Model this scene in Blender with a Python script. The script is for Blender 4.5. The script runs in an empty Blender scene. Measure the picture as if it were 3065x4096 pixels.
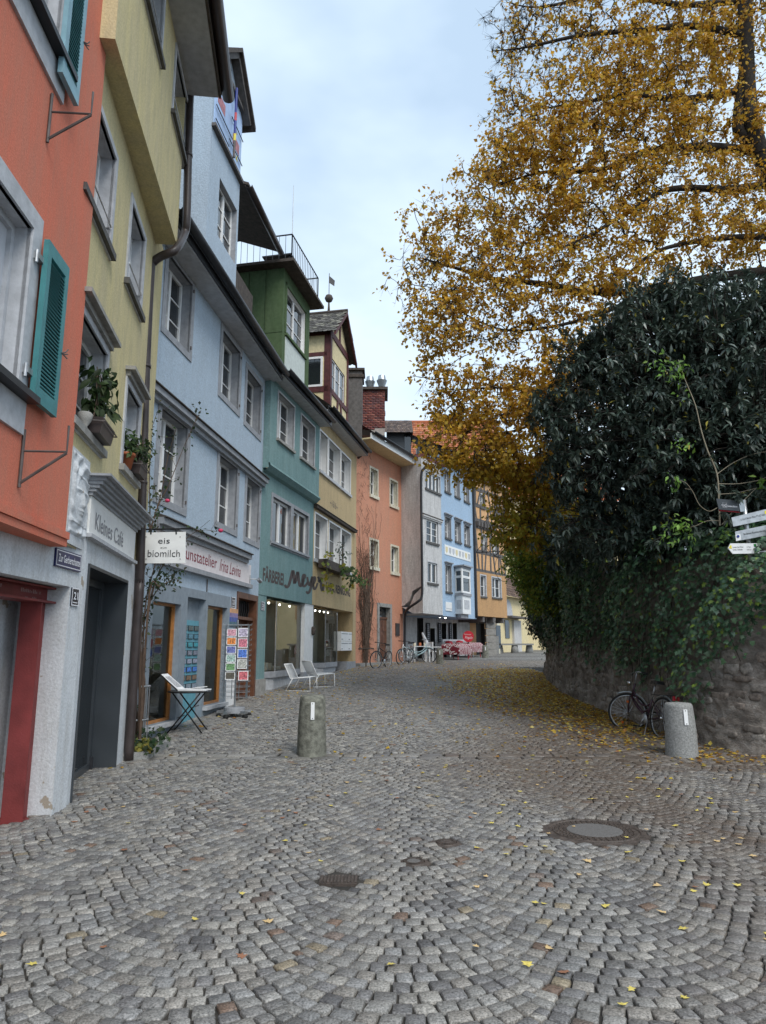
import bpy, math, random
import numpy as np
from mathutils import Vector, Matrix, noise as mnoise
random.seed(7); rng = np.random.default_rng(11)
R = math.radians
# ------------------------------------------------------------------ camera
FPX = 2837.0; CX, CY = 1532.5, 2048.0; EYE = 1.6
TH = math.atan((2587 - 2048) / FPX)
scn = bpy.context.scene
cam_d = bpy.data.cameras.new('camera'); cam = bpy.data.objects.new('camera', cam_d)
scn.collection.objects.link(cam); scn.camera = cam
cam.location = (0, 0, EYE); cam.rotation_euler = (math.pi / 2 + TH, 0, 0)
cam_d.sensor_fit = 'VERTICAL'; cam_d.sensor_height = 36.0; cam_d.lens = FPX / 4096 * 36.0
cam_d.clip_start = 0.05; cam_d.clip_end = 2000
# ------------------------------------------------------------------ world
SUN_EL, SUN_AZ = R(48), R(152)        # azimuth from +Y towards +X
world = bpy.data.worlds.new('World'); scn.world = world; world.use_nodes = True
wn, wl = world.node_tree.nodes, world.node_tree.links
wn.clear()
w_out = wn.new('ShaderNodeOutputWorld'); w_bg = wn.new('ShaderNodeBackground')
w_sky = wn.new('ShaderNodeTexSky'); w_sky.sky_type = 'NISHITA'; w_sky.sun_disc = False
w_sky.sun_elevation = SUN_EL; w_sky.sun_rotation = SUN_AZ; w_sky.air_density = 1.0; w_sky.dust_density = 2.0
w_tc = wn.new('ShaderNodeTexCoord'); w_map = wn.new('ShaderNodeMapping'); w_map.inputs['Scale'].default_value = (1.0, 1.0, 2.2)
w_n = wn.new('ShaderNodeTexNoise'); w_n.inputs['Scale'].default_value = 1.7; w_n.inputs['Detail'].default_value = 5; w_n.inputs['Roughness'].default_value = 0.5
w_r = wn.new('ShaderNodeValToRGB')
w_r.color_ramp.elements[0].position = 0.40; w_r.color_ramp.elements[0].color = (4.4, 5.7, 7.2, 1)
w_r.color_ramp.elements[1].position = 0.58; w_r.color_ramp.elements[1].color = (6.7, 8.0, 9.2, 1)
w_mix = wn.new('ShaderNodeMix'); w_mix.data_type = 'RGBA'; w_mix.inputs['Factor'].default_value = 0.86
wl.new(w_tc.outputs['Generated'], w_map.inputs['Vector']); wl.new(w_map.outputs['Vector'], w_n.inputs['Vector'])
wl.new(w_n.outputs['Fac'], w_r.inputs['Fac'])
wl.new(w_sky.outputs['Color'], w_mix.inputs['A']); wl.new(w_r.outputs['Color'], w_mix.inputs['B'])
wl.new(w_mix.outputs['Result'], w_bg.inputs['Color']); w_bg.inputs['Strength'].default_value = 0.088
wl.new(w_bg.outputs['Background'], w_out.inputs['Surface'])
sun_d = bpy.data.lights.new('sun', 'SUN'); sun_d.energy = 1.45; sun_d.angle = R(28); sun_d.color = (1.0, 0.97, 0.92)
sun = bpy.data.objects.new('sun', sun_d); scn.collection.objects.link(sun)
sd = Vector((math.sin(SUN_AZ) * math.cos(SUN_EL), math.cos(SUN_AZ) * math.cos(SUN_EL), math.sin(SUN_EL)))
sun.rotation_euler = (-sd).to_track_quat('-Z', 'Y').to_euler(); sun.location = (10, -10, 30)
vs = scn.view_settings; vs.view_transform = 'Standard'; vs.look = 'None'; vs.exposure = 0.75; vs.gamma = 1.0; vs.use_curve_mapping = False
scn.cycles.max_bounces = 8; scn.cycles.transparent_max_bounces = 16; scn.cycles.use_denoising = True
# ------------------------------------------------------------------ measuring from the photograph
ZR = {0: (0, 0, 1.852), 1: (0, 0, .6647), 2: (0, 1000, .6647), 3: (0, 2000, .6647), 4: (900, 700, .5424), 5: (950, 1800, .4746),
      6: (1400, 1550, .5424), 7: (2000, 1800, .6435), 8: (0, 2300, .4975), 9: (550, 2300, .3323), 10: (1400, 2350, .4834),
      11: (2000, 2900, .6435), 12: (2300, 2600, .3625), 13: (2780, 1960, .1722), 14: (1650, 1600, .4747), 15: (800, 50, .2938),
      16: (1000, 2950, .6042), 17: (200, 0, .4972), 18: (1000, 2300, .3021), 19: (0, 1000, .5877), 20: (0, 2900, .9668), 21: (1500, 2900, .9456), 22: (1500, 0, .9456)}
def ray(k, x, y):
    ox, oy, s = ZR[k]; a = (ox + s * x - CX) / FPX; b = (CY - oy - s * y) / FPX
    c, n = math.cos(TH), math.sin(TH)
    return Vector((a, c - b * n, n + b * c))
EYEV = Vector((0, 0, EYE))
def at(k, x, y, Y):
    d = ray(k, x, y); return EYEV + d * (Y / d.y)
def atz(k, x, y, z):
    d = ray(k, x, y); return EYEV + d * ((z - EYE) / d.z)
GPY = [-60, 8.5, 10.5, 13.4, 15.6, 18, 20, 24, 28, 31, 34, 38, 45, 60, 1000]
GPZ = [0, 0, .03, .18, .3, .39, .48, .66, .79, .87, .94, 1.03, 1.2, 1.4, 1.4]
def g(Y): return float(np.interp(Y, GPY, GPZ))
def gnd(k, x, y):
    d = ray(k, x, y); lo, hi = .5, 90.0
    for t in np.linspace(1, 90, 1500):
        p = EYEV + d * t
        if p.z <= g(p.y): return p
    return p
# ------------------------------------------------------------------ objects
COL = scn.collection; WM = {}
I4 = Matrix.Identity(4)
def tag(o, label=None, cat=None, group=None, kind=None):
    if label: o['label'] = label
    if cat: o['category'] = cat
    if group: o['group'] = group
    if kind: o['kind'] = kind
    return o
def thing(name, label, cat, loc=(0, 0, 0), rz=0.0, group=None, rot=None):
    o = bpy.data.objects.new(name, None); COL.objects.link(o); o.empty_display_size = .2
    o.location = loc; o.rotation_euler = rot if rot else (0, 0, rz)
    WM[o.name] = Matrix.Translation(Vector(loc)) @ (o.rotation_euler.to_matrix().to_4x4())
    return tag(o, label, cat, group)
class MB:
    def __init__(s): s.v = []; s.f = []
    def add(s, vs, fs):
        n = len(s.v); s.v += [tuple(p) for p in vs]; s.f += [tuple(i + n for i in f) for f in fs]; return s
    def quad(s, a, b, c, d): return s.add((a, b, c, d), ((0, 1, 2, 3),))
    def poly(s, pts): return s.add(pts, (tuple(range(len(pts))),))
    def hexa(s, p): return s.add(p, ((3, 2, 1, 0), (4, 5, 6, 7), (0, 1, 5, 4), (1, 2, 6, 5), (2, 3, 7, 6), (3, 0, 4, 7)))
    def box(s, x0, x1, y0, y1, z0, z1):
        return s.hexa(((x0, y0, z0), (x1, y0, z0), (x1, y1, z0), (x0, y1, z0), (x0, y0, z1), (x1, y0, z1), (x1, y1, z1), (x0, y1, z1)))
    def prism(s, pts, vec):
        n = len(pts); pts = [Vector(p) for p in pts]; vec = Vector(vec)
        return s.add(pts + [p + vec for p in pts], [tuple(range(n))[::-1], tuple(range(n, 2 * n))] + [(i, (i + 1) % n, n + (i + 1) % n, n + i) for i in range(n)])
    def tube(s, pts, r, n=8, cap=True, closed=False):
        pts = [Vector(p) for p in pts]; m = len(pts); rs = r if isinstance(r, (list, tuple)) else [r] * m
        base = len(s.v); prev = None
        for i, p in enumerate(pts):
            if closed: t = (pts[(i + 1) % m] - pts[i - 1])
            else: t = pts[min(i + 1, m - 1)] - pts[max(i - 1, 0)]
            if t.length < 1e-9: t = Vector((0, 0, 1))
            t.normalize()
            if prev is None:
                ref = Vector((0, 0, 1)) if abs(t.z) < .9 else Vector((1, 0, 0)); a = t.cross(ref).normalized()
            else:
                a = prev - t * prev.dot(t)
                a = a.normalized() if a.length > 1e-6 else t.orthogonal().normalized()
            prev = a; b = t.cross(a)
            for j in range(n):
                w = 2 * math.pi * j / n; s.v.append(tuple(p + a * (math.cos(w) * rs[i]) + b * (math.sin(w) * rs[i])))
        for i in range(m if closed else m - 1):
            q = (i + 1) % m
            for j in range(n):
                s.f.append((base + i * n + j, base + i * n + (j + 1) % n, base + q * n + (j + 1) % n, base + q * n + j))
        if cap and not closed:
            s.f.append(tuple(base + j for j in range(n))[::-1]); s.f.append(tuple(base + (m - 1) * n + j for j in range(n)))
        return s
    def lathe(s, prof, n=24, c=(0, 0, 0)):
        base = len(s.v)
        for r, z in prof:
            for j in range(n):
                w = 2 * math.pi * j / n; s.v.append((c[0] + r * math.cos(w), c[1] + r * math.sin(w), c[2] + z))
        for i in range(len(prof) - 1):
            for j in range(n):
                s.f.append((base + i * n + j, base + i * n + (j + 1) % n, base + (i + 1) * n + (j + 1) % n, base + (i + 1) * n + j))
        s.f.append(tuple(base + j for j in range(n))[::-1]); e = base + (len(prof) - 1) * n
        s.f.append(tuple(e + j for j in range(n))); return s
def obj(name, mb, mat, parent=None, smooth=False, local=False, label=None):
    me = bpy.data.meshes.new(name); me.from_pydata(mb.v, [], mb.f)
    return link(name, me, mat, parent, smooth, local, label)
def link(name, me, mat, parent=None, smooth=False, local=False, label=None):
    if mat is not None:
        me.materials.clear(); me.materials.append(mat)
    if smooth and len(me.polygons): me.polygons.foreach_set('use_smooth', [True] * len(me.polygons))
    o = bpy.data.objects.new(name, me); COL.objects.link(o)
    if parent is not None:
        o.parent = parent
        if local: WM[o.name] = WM[parent.name]
        else: o.matrix_parent_inverse = WM[parent.name].inverted(); WM[o.name] = I4
    else: WM[o.name] = I4
    if label: o['label'] = label
    return o
def struct(name, mb, mat, smooth=False):
    return tag(obj(name, mb, mat, None, smooth), kind='structure')
def dup(o, parent=None):
    c = o.copy(); COL.objects.link(c); c.parent = parent
    WM[c.name] = WM[o.name]
    for ch in list(o.children): dup(ch, c)
    return c
def nmesh(name, V, Fq, mat, parent=None, attr=None, smooth=False, kind=None, local=False):
    """big mesh from numpy: V (n,3), Fq (m,k) faces of k corners; attr: per-vertex rgb"""
    V = np.asarray(V, dtype=np.float32); Fq = np.asarray(Fq, dtype=np.int32); k = Fq.shape[1]
    me = bpy.data.meshes.new(name); me.vertices.add(len(V)); me.vertices.foreach_set('co', V.ravel())
    me.loops.add(Fq.size); me.loops.foreach_set('vertex_index', Fq.ravel())
    me.polygons.add(len(Fq)); me.polygons.foreach_set('loop_start', np.arange(0, Fq.size, k, dtype=np.int32))
    me.polygons.foreach_set('loop_total', np.full(len(Fq), k, dtype=np.int32))
    if smooth: me.polygons.foreach_set('use_smooth', np.ones(len(Fq), dtype=bool))
    me.update(calc_edges=True)
    if attr is not None:
        a = me.attributes.new('tint', 'FLOAT_COLOR', 'POINT')
        c = np.ones((len(V), 4), dtype=np.float32); c[:, :3] = attr; a.data.foreach_set('color', c.ravel())
    o = link(name, me, mat, parent, local=local)
    if kind: o['kind'] = kind
    return o
# ------------------------------------------------------------------ materials
def mat(name):
    m = bpy.data.materials.new(name); m.use_nodes = True; nt = m.node_tree
    return m, nt.nodes, nt.links, nt.nodes['Principled BSDF']
def rgb(c): return (c[0], c[1], c[2], 1)
def S2L(r, gg, b):
    f = lambda v: ((v / 255 + .055) / 1.055) ** 2.4 if v > 10 else v / 255 / 12.92
    return (f(r), f(gg), f(b))
def plain(name, col, rough=.6, metal=0.0, var=.12, scale=9.0, bump=.0, bscale=60.0, spec=.4):
    m, n, l, b = mat(name)
    tc = n.new('ShaderNodeTexCoord'); no = n.new('ShaderNodeTexNoise'); no.inputs['Scale'].default_value = scale; no.inputs['Detail'].default_value = 6
    l.new(tc.outputs['Object'], no.inputs['Vector'])
    mr = n.new('ShaderNodeMapRange'); mr.inputs['From Min'].default_value = .3; mr.inputs['From Max'].default_value = .7
    mr.inputs['To Min'].default_value = 1 - var; mr.inputs['To Max'].default_value = 1 + var
    l.new(no.outputs['Fac'], mr.inputs['Value'])
    mx = n.new('ShaderNodeMix'); mx.data_type = 'RGBA'; mx.blend_type = 'MULTIPLY'; mx.inputs['Factor'].default_value = 1
    mx.inputs['A'].default_value = rgb(col); l.new(mr.outputs['Result'], mx.inputs['B'])
    l.new(mx.outputs['Result'], b.inputs['Base Color'])
    b.inputs['Roughness'].default_value = rough; b.inputs['Metallic'].default_value = metal; b.inputs['Specular IOR Level'].default_value = spec
    if bump:
        n2 = n.new('ShaderNodeTexNoise'); n2.inputs['Scale'].default_value = bscale; n2.inputs['Detail'].default_value = 4
        l.new(tc.outputs['Object'], n2.inputs['Vector'])
        bp = n.new('ShaderNodeBump'); bp.inputs['Strength'].default_value = bump; bp.inputs['Distance'].default_value = .02
        l.new(n2.outputs['Fac'], bp.inputs['Height']); l.new(bp.outputs['Normal'], b.inputs['Normal'])
    return m
def plaster(name, col, col2=None, stain=(.25, .23, .2), stain_amt=.35, bump=.35, grain=55, streak=True, patch=.5, peel=None):
    """weathered lime plaster: two hues, rain streaks, grey soiling, grainy relief"""
    m, n, l, b = mat(name); tc = n.new('ShaderNodeTexCoord'); co = tc.outputs['Object']
    col2 = col2 or tuple(c * .8 for c in col)
    def noise(sc, det, vec=None, rough=.6):
        x = n.new('ShaderNodeTexNoise'); x.inputs['Scale'].default_value = sc; x.inputs['Detail'].default_value = det; x.inputs['Roughness'].default_value = rough
        l.new(vec or co, x.inputs['Vector']); return x.outputs['Fac']
    def ramp(v, a, c_, t0=0.0, t1=1.0):
        x = n.new('ShaderNodeMapRange'); x.inputs['From Min'].default_value = a; x.inputs['From Max'].default_value = c_
        x.inputs['To Min'].default_value = t0; x.inputs['To Max'].default_value = t1; l.new(v, x.inputs['Value']); return x.outputs['Result']
    mp = n.new('ShaderNodeMapping'); mp.inputs['Scale'].default_value = (2.2, 2.2, .45); l.new(co, mp.inputs['Vector'])
    mx = n.new('ShaderNodeMix'); mx.data_type = 'RGBA'; mx.inputs['A'].default_value = rgb(col); mx.inputs['B'].default_value = rgb(col2)
    l.new(ramp(noise(1.3, 7, mp.outputs['Vector'] if streak else None, .7), .35, .75), mx.inputs['Factor'])
    mx2 = n.new('ShaderNodeMix'); mx2.data_type = 'RGBA'; mx2.inputs['B'].default_value = rgb(stain)
    l.new(mx.outputs['Result'], mx2.inputs['A']); l.new(ramp(noise(3.1, 9, mp.outputs['Vector'], .75), .46, .78, 0, stain_amt), mx2.inputs['Factor'])
    mx3 = n.new('ShaderNodeMix'); mx3.data_type = 'RGBA'; mx3.blend_type = 'MULTIPLY'; mx3.inputs['Factor'].default_value = 1
    l.new(mx2.outputs['Result'], mx3.inputs['A']); l.new(ramp(noise(grain, 3), .25, .75, 1 - .18 * patch * 2, 1 + .14 * patch * 2), mx3.inputs['B'])
    if peel:
        mx4 = n.new('ShaderNodeMix'); mx4.data_type = 'RGBA'; mx4.inputs['B'].default_value = rgb(peel); l.new(mx3.outputs['Result'], mx4.inputs['A']); l.new(ramp(noise(2.6, 6, None, .55), .645, .66), mx4.inputs['Factor']); mx3 = mx4
    l.new(mx3.outputs['Result'], b.inputs['Base Color']); b.inputs['Roughness'].default_value = .92; b.inputs['Specular IOR Level'].default_value = .2
    bp = n.new('ShaderNodeBump'); bp.inputs['Strength'].default_value = bump; bp.inputs['Distance'].default_value = .015
    ad = n.new('ShaderNodeMath'); ad.operation = 'ADD'; l.new(noise(grain, 5), ad.inputs[0]); l.new(noise(4, 3), ad.inputs[1])
    l.new(ad.outputs['Value'], bp.inputs['Height']); l.new(bp.outputs['Normal'], b.inputs['Normal'])
    return m
def tinted(name, rough=.7, spec=.3, grain=0.0, gscale=120, bump=.0, transl=0.0, var=.0):
    """colour from the pieces' own tint attribute"""
    m, n, l, b = mat(name); at_ = n.new('ShaderNodeAttribute'); at_.attribute_name = 'tint'; col = at_.outputs['Color']
    tc = n.new('ShaderNodeTexCoord')
    if grain:
        no = n.new('ShaderNodeTexNoise'); no.inputs['Scale'].default_value = gscale; no.inputs['Detail'].default_value = 4; no.inputs['Roughness'].default_value = .7
        l.new(tc.outputs['Object'], no.inputs['Vector'])
        mr = n.new('ShaderNodeMapRange'); mr.inputs['From Min'].default_value = .3; mr.inputs['From Max'].default_value = .7
        mr.inputs['To Min'].default_value = 1 - grain; mr.inputs['To Max'].default_value = 1 + grain; l.new(no.outputs['Fac'], mr.inputs['Value'])
        mx = n.new('ShaderNodeMix'); mx.data_type = 'RGBA'; mx.blend_type = 'MULTIPLY'; mx.inputs['Factor'].default_value = 1
        l.new(col, mx.inputs['A']); l.new(mr.outputs['Result'], mx.inputs['B']); col = mx.outputs['Result']
        if bump:
            bp = n.new('ShaderNodeBump'); bp.inputs['Strength'].default_value = bump; bp.inputs['Distance'].default_value = .006
            n3 = n.new('ShaderNodeTexNoise'); n3.inputs['Scale'].default_value = gscale * .45; n3.inputs['Detail'].default_value = 5
            l.new(tc.outputs['Object'], n3.inputs['Vector']); l.new(n3.outputs['Fac'], bp.inputs['Height']); l.new(bp.outputs['Normal'], b.inputs['Normal'])
    l.new(col, b.inputs['Base Color']); b.inputs['Roughness'].default_value = rough; b.inputs['Specular IOR Level'].default_value = spec
    if transl:
        tr = n.new('ShaderNodeBsdfTranslucent'); l.new(col, tr.inputs['Color']); ms = n.new('ShaderNodeMixShader'); ms.inputs['Fac'].default_value = transl
        out = n['Material Output']; l.new(b.outputs['BSDF'], ms.inputs[1]); l.new(tr.outputs['BSDF'], ms.inputs[2]); l.new(ms.outputs['Shader'], out.inputs['Surface'])
    return m
def glass_dark(name, col=(.018, .022, .025), rough=.03):
    m, n, l, b = mat(name); b.inputs['Base Color'].default_value = rgb(col); b.inputs['Roughness'].default_value = rough
    b.inputs['IOR'].default_value = 1.6; b.inputs['Specular IOR Level'].default_value = .75
    tc = n.new('ShaderNodeTexCoord'); no = n.new('ShaderNodeTexNoise'); no.inputs['Scale'].default_value = 2.5; l.new(tc.outputs['Object'], no.inputs['Vector'])
    bp = n.new('ShaderNodeBump'); bp.inputs['Strength'].default_value = .08; bp.inputs['Distance'].default_value = .03
    l.new(no.outputs['Fac'], bp.inputs['Height']); l.new(bp.outputs['Normal'], b.inputs['Normal']); return m
def glass_clear(name, base=.1):
    m, n, l, b = mat(name); n.remove(b)
    gl = n.new('ShaderNodeBsdfGlossy'); gl.inputs['Roughness'].default_value = .01; gl.inputs['Color'].default_value = (.9, .95, .95, 1)
    tr = n.new('ShaderNodeBsdfTransparent'); tr.inputs['Color'].default_value = (.82, .87, .85, 1)
    fr = n.new('ShaderNodeFresnel'); fr.inputs['IOR'].default_value = 1.5
    ms = n.new('ShaderNodeMixShader'); l.new(fr.outputs['Fac'], ms.inputs['Fac']); l.new(tr.outputs['BSDF'], ms.inputs[1]); l.new(gl.outputs['BSDF'], ms.inputs[2])
    l.new(ms.outputs['Shader'], n['Material Output'].inputs['Surface']); return m
def emit(name, col, st):
    m, n, l, b = mat(name); b.inputs['Emission Color'].default_value = rgb(col); b.inputs['Emission Strength'].default_value = st; b.inputs['Base Color'].default_value = rgb(col); return m
M = {}
M['coral'] = plaster('coral_plaster', (.66, .185, .115), (.56, .215, .145), stain=(.42, .22, .16), stain_amt=.5, grain=70, bump=.25)
M['yellow'] = plaster('yellow_plaster', (.64, .545, .29), (.55, .475, .30), stain=(.37, .33, .22), stain_amt=.75, grain=45, bump=.35)
M['white'] = plaster('white_plaster', (.66, .68, .70), (.56, .58, .60), stain=(.34, .32, .28), stain_amt=.6, grain=40, bump=.35, peel=(.36, .31, .25))
M['blue'] = plaster('blue_plaster', (.44, .53, .62), (.40, .48, .56), stain=(.32, .35, .38), stain_amt=.35, grain=28, bump=.6)
M['teal'] = plaster('teal_plaster', (.185, .295, .295), (.145, .24, .24), stain=(.30, .38, .37), stain_amt=.55, grain=25, bump=.35)
M['ochre'] = plaster('ochre_plaster', (.54, .41, .235), (.47, .36, .21), stain=(.30, .24, .15), stain_amt=.5, grain=25, bump=.35)
M['salmon'] = plaster('salmon_plaster', (.60, .275, .175), (.52, .25, .17), stain=(.42, .30, .22), stain_amt=.5, grain=18, bump=.7)
M['greyplaster'] = plaster('grey_rough_plaster', (.62, .61, .60), (.48, .47, .46), stain=(.22, .21, .20), stain_amt=.7, grain=14, bump=.8)
M['skyblue'] = plaster('sky_blue_plaster', (.37, .50, .65), (.33, .45, .58), stain=(.45, .52, .6), stain_amt=.4, grain=14, bump=.4)
M['orange'] = plaster('orange_plaster', (.70, .42, .22), (.60, .35, .17), stain=(.4, .26, .15), stain_amt=.4, grain=12, bump=.3)
M['brownorange'] = plaster('brown_orange_plaster', (.52, .31, .15), (.45, .27, .14), stain=(.3, .2, .12), stain_amt=.4, grain=12, bump=.3)
M['cream'] = plaster('cream_plaster', (.74, .63, .38), (.66, .56, .34), stain=(.4, .33, .22), stain_amt=.4, grain=12, bump=.3)
M['grey'] = plain('grey_paint', (.30, .31, .33), .7, var=.15, bump=.15, bscale=40)
M['greylight'] = plain('light_grey_paint', (.46, .47, .49), .7, var=.15, bump=.15, bscale=40)
M['greyblue'] = plain('grey_blue_paint', (.23, .27, .31), .55, var=.12, bump=.1)
M['panel'] = plain('pale_blind', (.50, .51, .54), .6, var=.06)
M['wframe'] = plain('white_window_paint', (.78, .78, .77), .45, var=.06)
M['cream_frame'] = plain('cream_window_stone', (.62, .58, .46), .7, var=.15, bump=.2)
M['tealwood'] = plain('teal_shutter_paint', (.055, .215, .225), .5, var=.14, scale=6, bump=.1)
M['tealwood2'] = plain('pale_teal_shutter_paint', (.22, .38, .44), .5, var=.14, scale=6, bump=.1)
M['dark'] = plain('dark_metal', (.025, .026, .03), .45, var=.2)
M['black'] = plain('black_paint', (.012, .012, .013), .4, var=.2)
M['antr'] = plain('anthracite_metal', (.046, .053, .060), .35, var=.1, scale=3)
M['brownmetal'] = plain('brown_metal_pipe', (.045, .034, .032), .4, var=.3, scale=5)
M['iron'] = plain('grey_iron', (.10, .085, .08), .6, var=.3)
M['redsteel'] = plain('red_oxide_steel', (.20, .035, .033), .55, var=.25, scale=4, bump=.15)
M['stone'] = plain('sill_stone', (.30, .29, .27), .85, var=.2, bump=.3)
M['darkstone'] = plain('dark_sill', (.09, .085, .08), .7, var=.3, bump=.2)
M['granite'] = plain('granite', (.26, .26, .25), .85, var=.35, scale=45, bump=.4, bscale=70)
M['mossy'] = plain('mossy_granite', (.17, .17, .14), .9, var=.5, scale=14, bump=.5, bscale=50)
M['glass'] = glass_dark('window_glass'); M['shopglass'] = glass_clear('shop_glass')
M['wood'] = plain('brown_door_wood', (.13, .055, .03), .5, var=.3, scale=7, bump=.15)
M['woodlight'] = plain('orange_wood', (.40, .17, .05), .45, var=.2)
M['woodgrey'] = plain('weathered_wood', (.075, .06, .05), .85, var=.35, scale=10, bump=.3)
M['oxred'] = plain('oxblood_timber', (.085, .022, .022), .65, var=.3, scale=8, bump=.2)
M['timber'] = plain('grey_timber', (.115, .105, .10), .8, var=.25, bump=.2)
M['greenmetal'] = plaster('green_sheet_metal', (.085, .13, .062), (.065, .105, .05), stain=(.16, .2, .12), stain_amt=.4, grain=10, bump=.08)
M['palegreen'] = plain('white_green_panel', (.55, .60, .57), .8, var=.1)
M['tile_dark'] = tinted('dark_roof_tile', .9, .2, .3, 20, .5)
M['tile_red'] = tinted('red_roof_tile', .85, .2, .25, 20, .4)
M['brick'] = tinted('chimney_brick', .9, .2, .25, 25, .4)
M['mortar'] = plain('mortar', (.35, .31, .28), .95, var=.15)
M['zinc'] = plain('zinc_sheet', (.35, .38, .40), .35, metal=.7, var=.15)
M['steel'] = plain('galvanised_steel', (.42, .43, .44), .38, metal=.75, var=.2, scale=14)
M['chrome'] = plain('chrome', (.6, .6, .6), .18, metal=1, var=.05)
M['whitemetal'] = plain('white_wire_paint', (.80, .80, .79), .4, var=.05)
M['paper'] = plain('white_paper', (.80, .80, .80), .7, var=.04)
M['signwhite'] = plain('white_sign', (.80, .80, .78), .5, var=.05)
M['signpink'] = plain('pale_pink_sign', (.72, .66, .66), .55, var=.06)
M['enamel'] = plain('blue_enamel', (.012, .016, .09), .3, var=.2)
M['enamelblack'] = plain('black_enamel', (.014, .015, .03), .35, var=.1)
M['ink'] = plain('dark_grey_ink', (.03, .03, .035), .6, var=.05)
M['inkgrey'] = plain('grey_lettering', (.27, .27, .29), .6, var=.06)
M['inkred'] = plain('dark_red_lettering', (.24, .02, .04), .6, var=.06)
M['inkbrown'] = plain('brown_lettering', (.075, .055, .05), .7, var=.12)
M['inkwhite'] = plain('white_lettering', (.75, .75, .78), .6, var=.06)
M['turq'] = plain('turquoise_panel', (.13, .34, .42), .6, var=.1)
M['rubber'] = plain('tyre_rubber', (.014, .014, .014), .8, var=.2)
M['red'] = plain('red_paint', (.50, .02, .035), .45, var=.1)
M['blackbike'] = plain('black_bike_paint', (.012, .012, .014), .25, var=.1)
M['whitebike'] = plain('white_bike_paint', (.72, .73, .72), .3, var=.05)
M['bluebike'] = plain('pale_blue_bike_paint', (.36, .50, .53), .3, var=.05)
M['plumbike'] = plain('plum_bike_paint', (.045, .018, .03), .25, var=.15)
M['leather'] = plain('black_saddle', (.015, .014, .014), .5, var=.2)
M['orangeplast'] = plain('orange_reflector', (.75, .16, .015), .3, var=.05)
M['lampglow'] = emit('lamp_glow', (1.0, .72, .36), 5.0); M['spot'] = emit('spot_glow', (1, .95, .85), 5.0)
M['interior'] = plain('shop_interior_wall', (.50, .44, .36), .8, var=.2, scale=1.5)
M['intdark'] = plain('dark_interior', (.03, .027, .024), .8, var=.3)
M['terracotta'] = plain('terracotta', (.40, .12, .05), .8, var=.15)
M['soil'] = plain('soil', (.045, .032, .022), .95, var=.4, scale=30, bump=.6)
M['bark'] = plain('dark_bark', (.035, .028, .022), .9, var=.35, scale=16, bump=.6, bscale=30)
M['twig'] = plain('brown_twig', (.10, .065, .045), .85, var=.3)
M['twigpale'] = plain('pale_twig', (.28, .24, .17), .8, var=.2)
M['castiron'] = plain('cast_iron', (.075, .058, .048), .55, metal=.0, var=.4, scale=25, bump=.3)
M['concrete'] = plain('manhole_concrete', (.13, .122, .115), .9, var=.2, scale=60, bump=.3)
M['leaf'] = tinted('leaf', .55, .35, .12, 30, 0, .45); M['leafdark'] = tinted('dark_leaf', .36, .6, .15, 30, 0, .15)
M['petal'] = plain('pink_petal', (.62, .05, .13), .5, var=.1)
M['stonepiece'] = tinted('granite_setts', .46, .5, .8, 95, .8)
M['yellowpaint'] = plain('yellow_marker', (.75, .62, .05), .5, var=.05)
M['bluemark'] = plain('blue_marker', (.01, .03, .22), .5, var=.05)
M['greenmark'] = plain('green_marker', (.03, .2, .05), .5, var=.05)
M['sailblue'] = plain('painted_light_blue', (.42, .56, .80), .8, var=.2, scale=3)
# ------------------------------------------------------------------ lettering
def text_mesh(txt, size=1.0, bold=0.0, shear=0.0, sx=1.0):
    cu = bpy.data.curves.new('lettering', 'FONT'); cu.body = txt; cu.size = size; cu.shear = shear; cu.offset = bold; cu.resolution_u = 3
    o = bpy.data.objects.new('lettering', cu); COL.objects.link(o)
    dg = bpy.context.evaluated_depsgraph_get(); me = bpy.data.meshes.new_from_object(o.evaluated_get(dg))
    bpy.data.objects.remove(o); bpy.data.curves.remove(cu)
    V = np.array([v.co[:2] for v in me.vertices]); F_ = [tuple(p.vertices) for p in me.polygons]; bpy.data.meshes.remove(me)
    return V, F_
def letters(txt, P0, P1, height, normal, m, parent=None, name='lettering', bold=0.0, shear=0.0, off=.004, local=False):
    """print txt between P0 and P1 (baseline ends) with cap height, lying on a surface"""
    V, F_ = text_mesh(txt, 1.0, bold, shear)
    if not len(V): return None
    x0, x1 = V[:, 0].min(), V[:, 0].max(); cap = .69
    P0, P1, nn = Vector(P0), Vector(P1), Vector(normal).normalized(); U = P1 - P0; up = nn.cross(U).normalized()
    mb = MB()
    mb.v = [tuple(P0 + U * ((p[0] - x0) / (x1 - x0)) + up * (p[1] / cap * height) + nn * off) for p in V]; mb.f = F_
    return obj(name, mb, m, parent, local=local)
def ribbon(mb, pts, widths, up=None):
    """flat brush stroke in 2D: pts [(x,y)], widths"""
    n = len(pts); base = len(mb.v)
    for i in range(n):
        a, b = pts[max(i - 1, 0)], pts[min(i + 1, n - 1)]; dx, dy = b[0] - a[0], b[1] - a[1]; L = math.hypot(dx, dy) or 1
        w = widths[i] / 2; mb.v.append((pts[i][0] - dy / L * w, pts[i][1] + dx / L * w)); mb.v.append((pts[i][0] + dy / L * w, pts[i][1] - dx / L * w))
    for i in range(n - 1): mb.f.append((base + 2 * i, base + 2 * i + 1, base + 2 * i + 3, base + 2 * i + 2))
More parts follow.
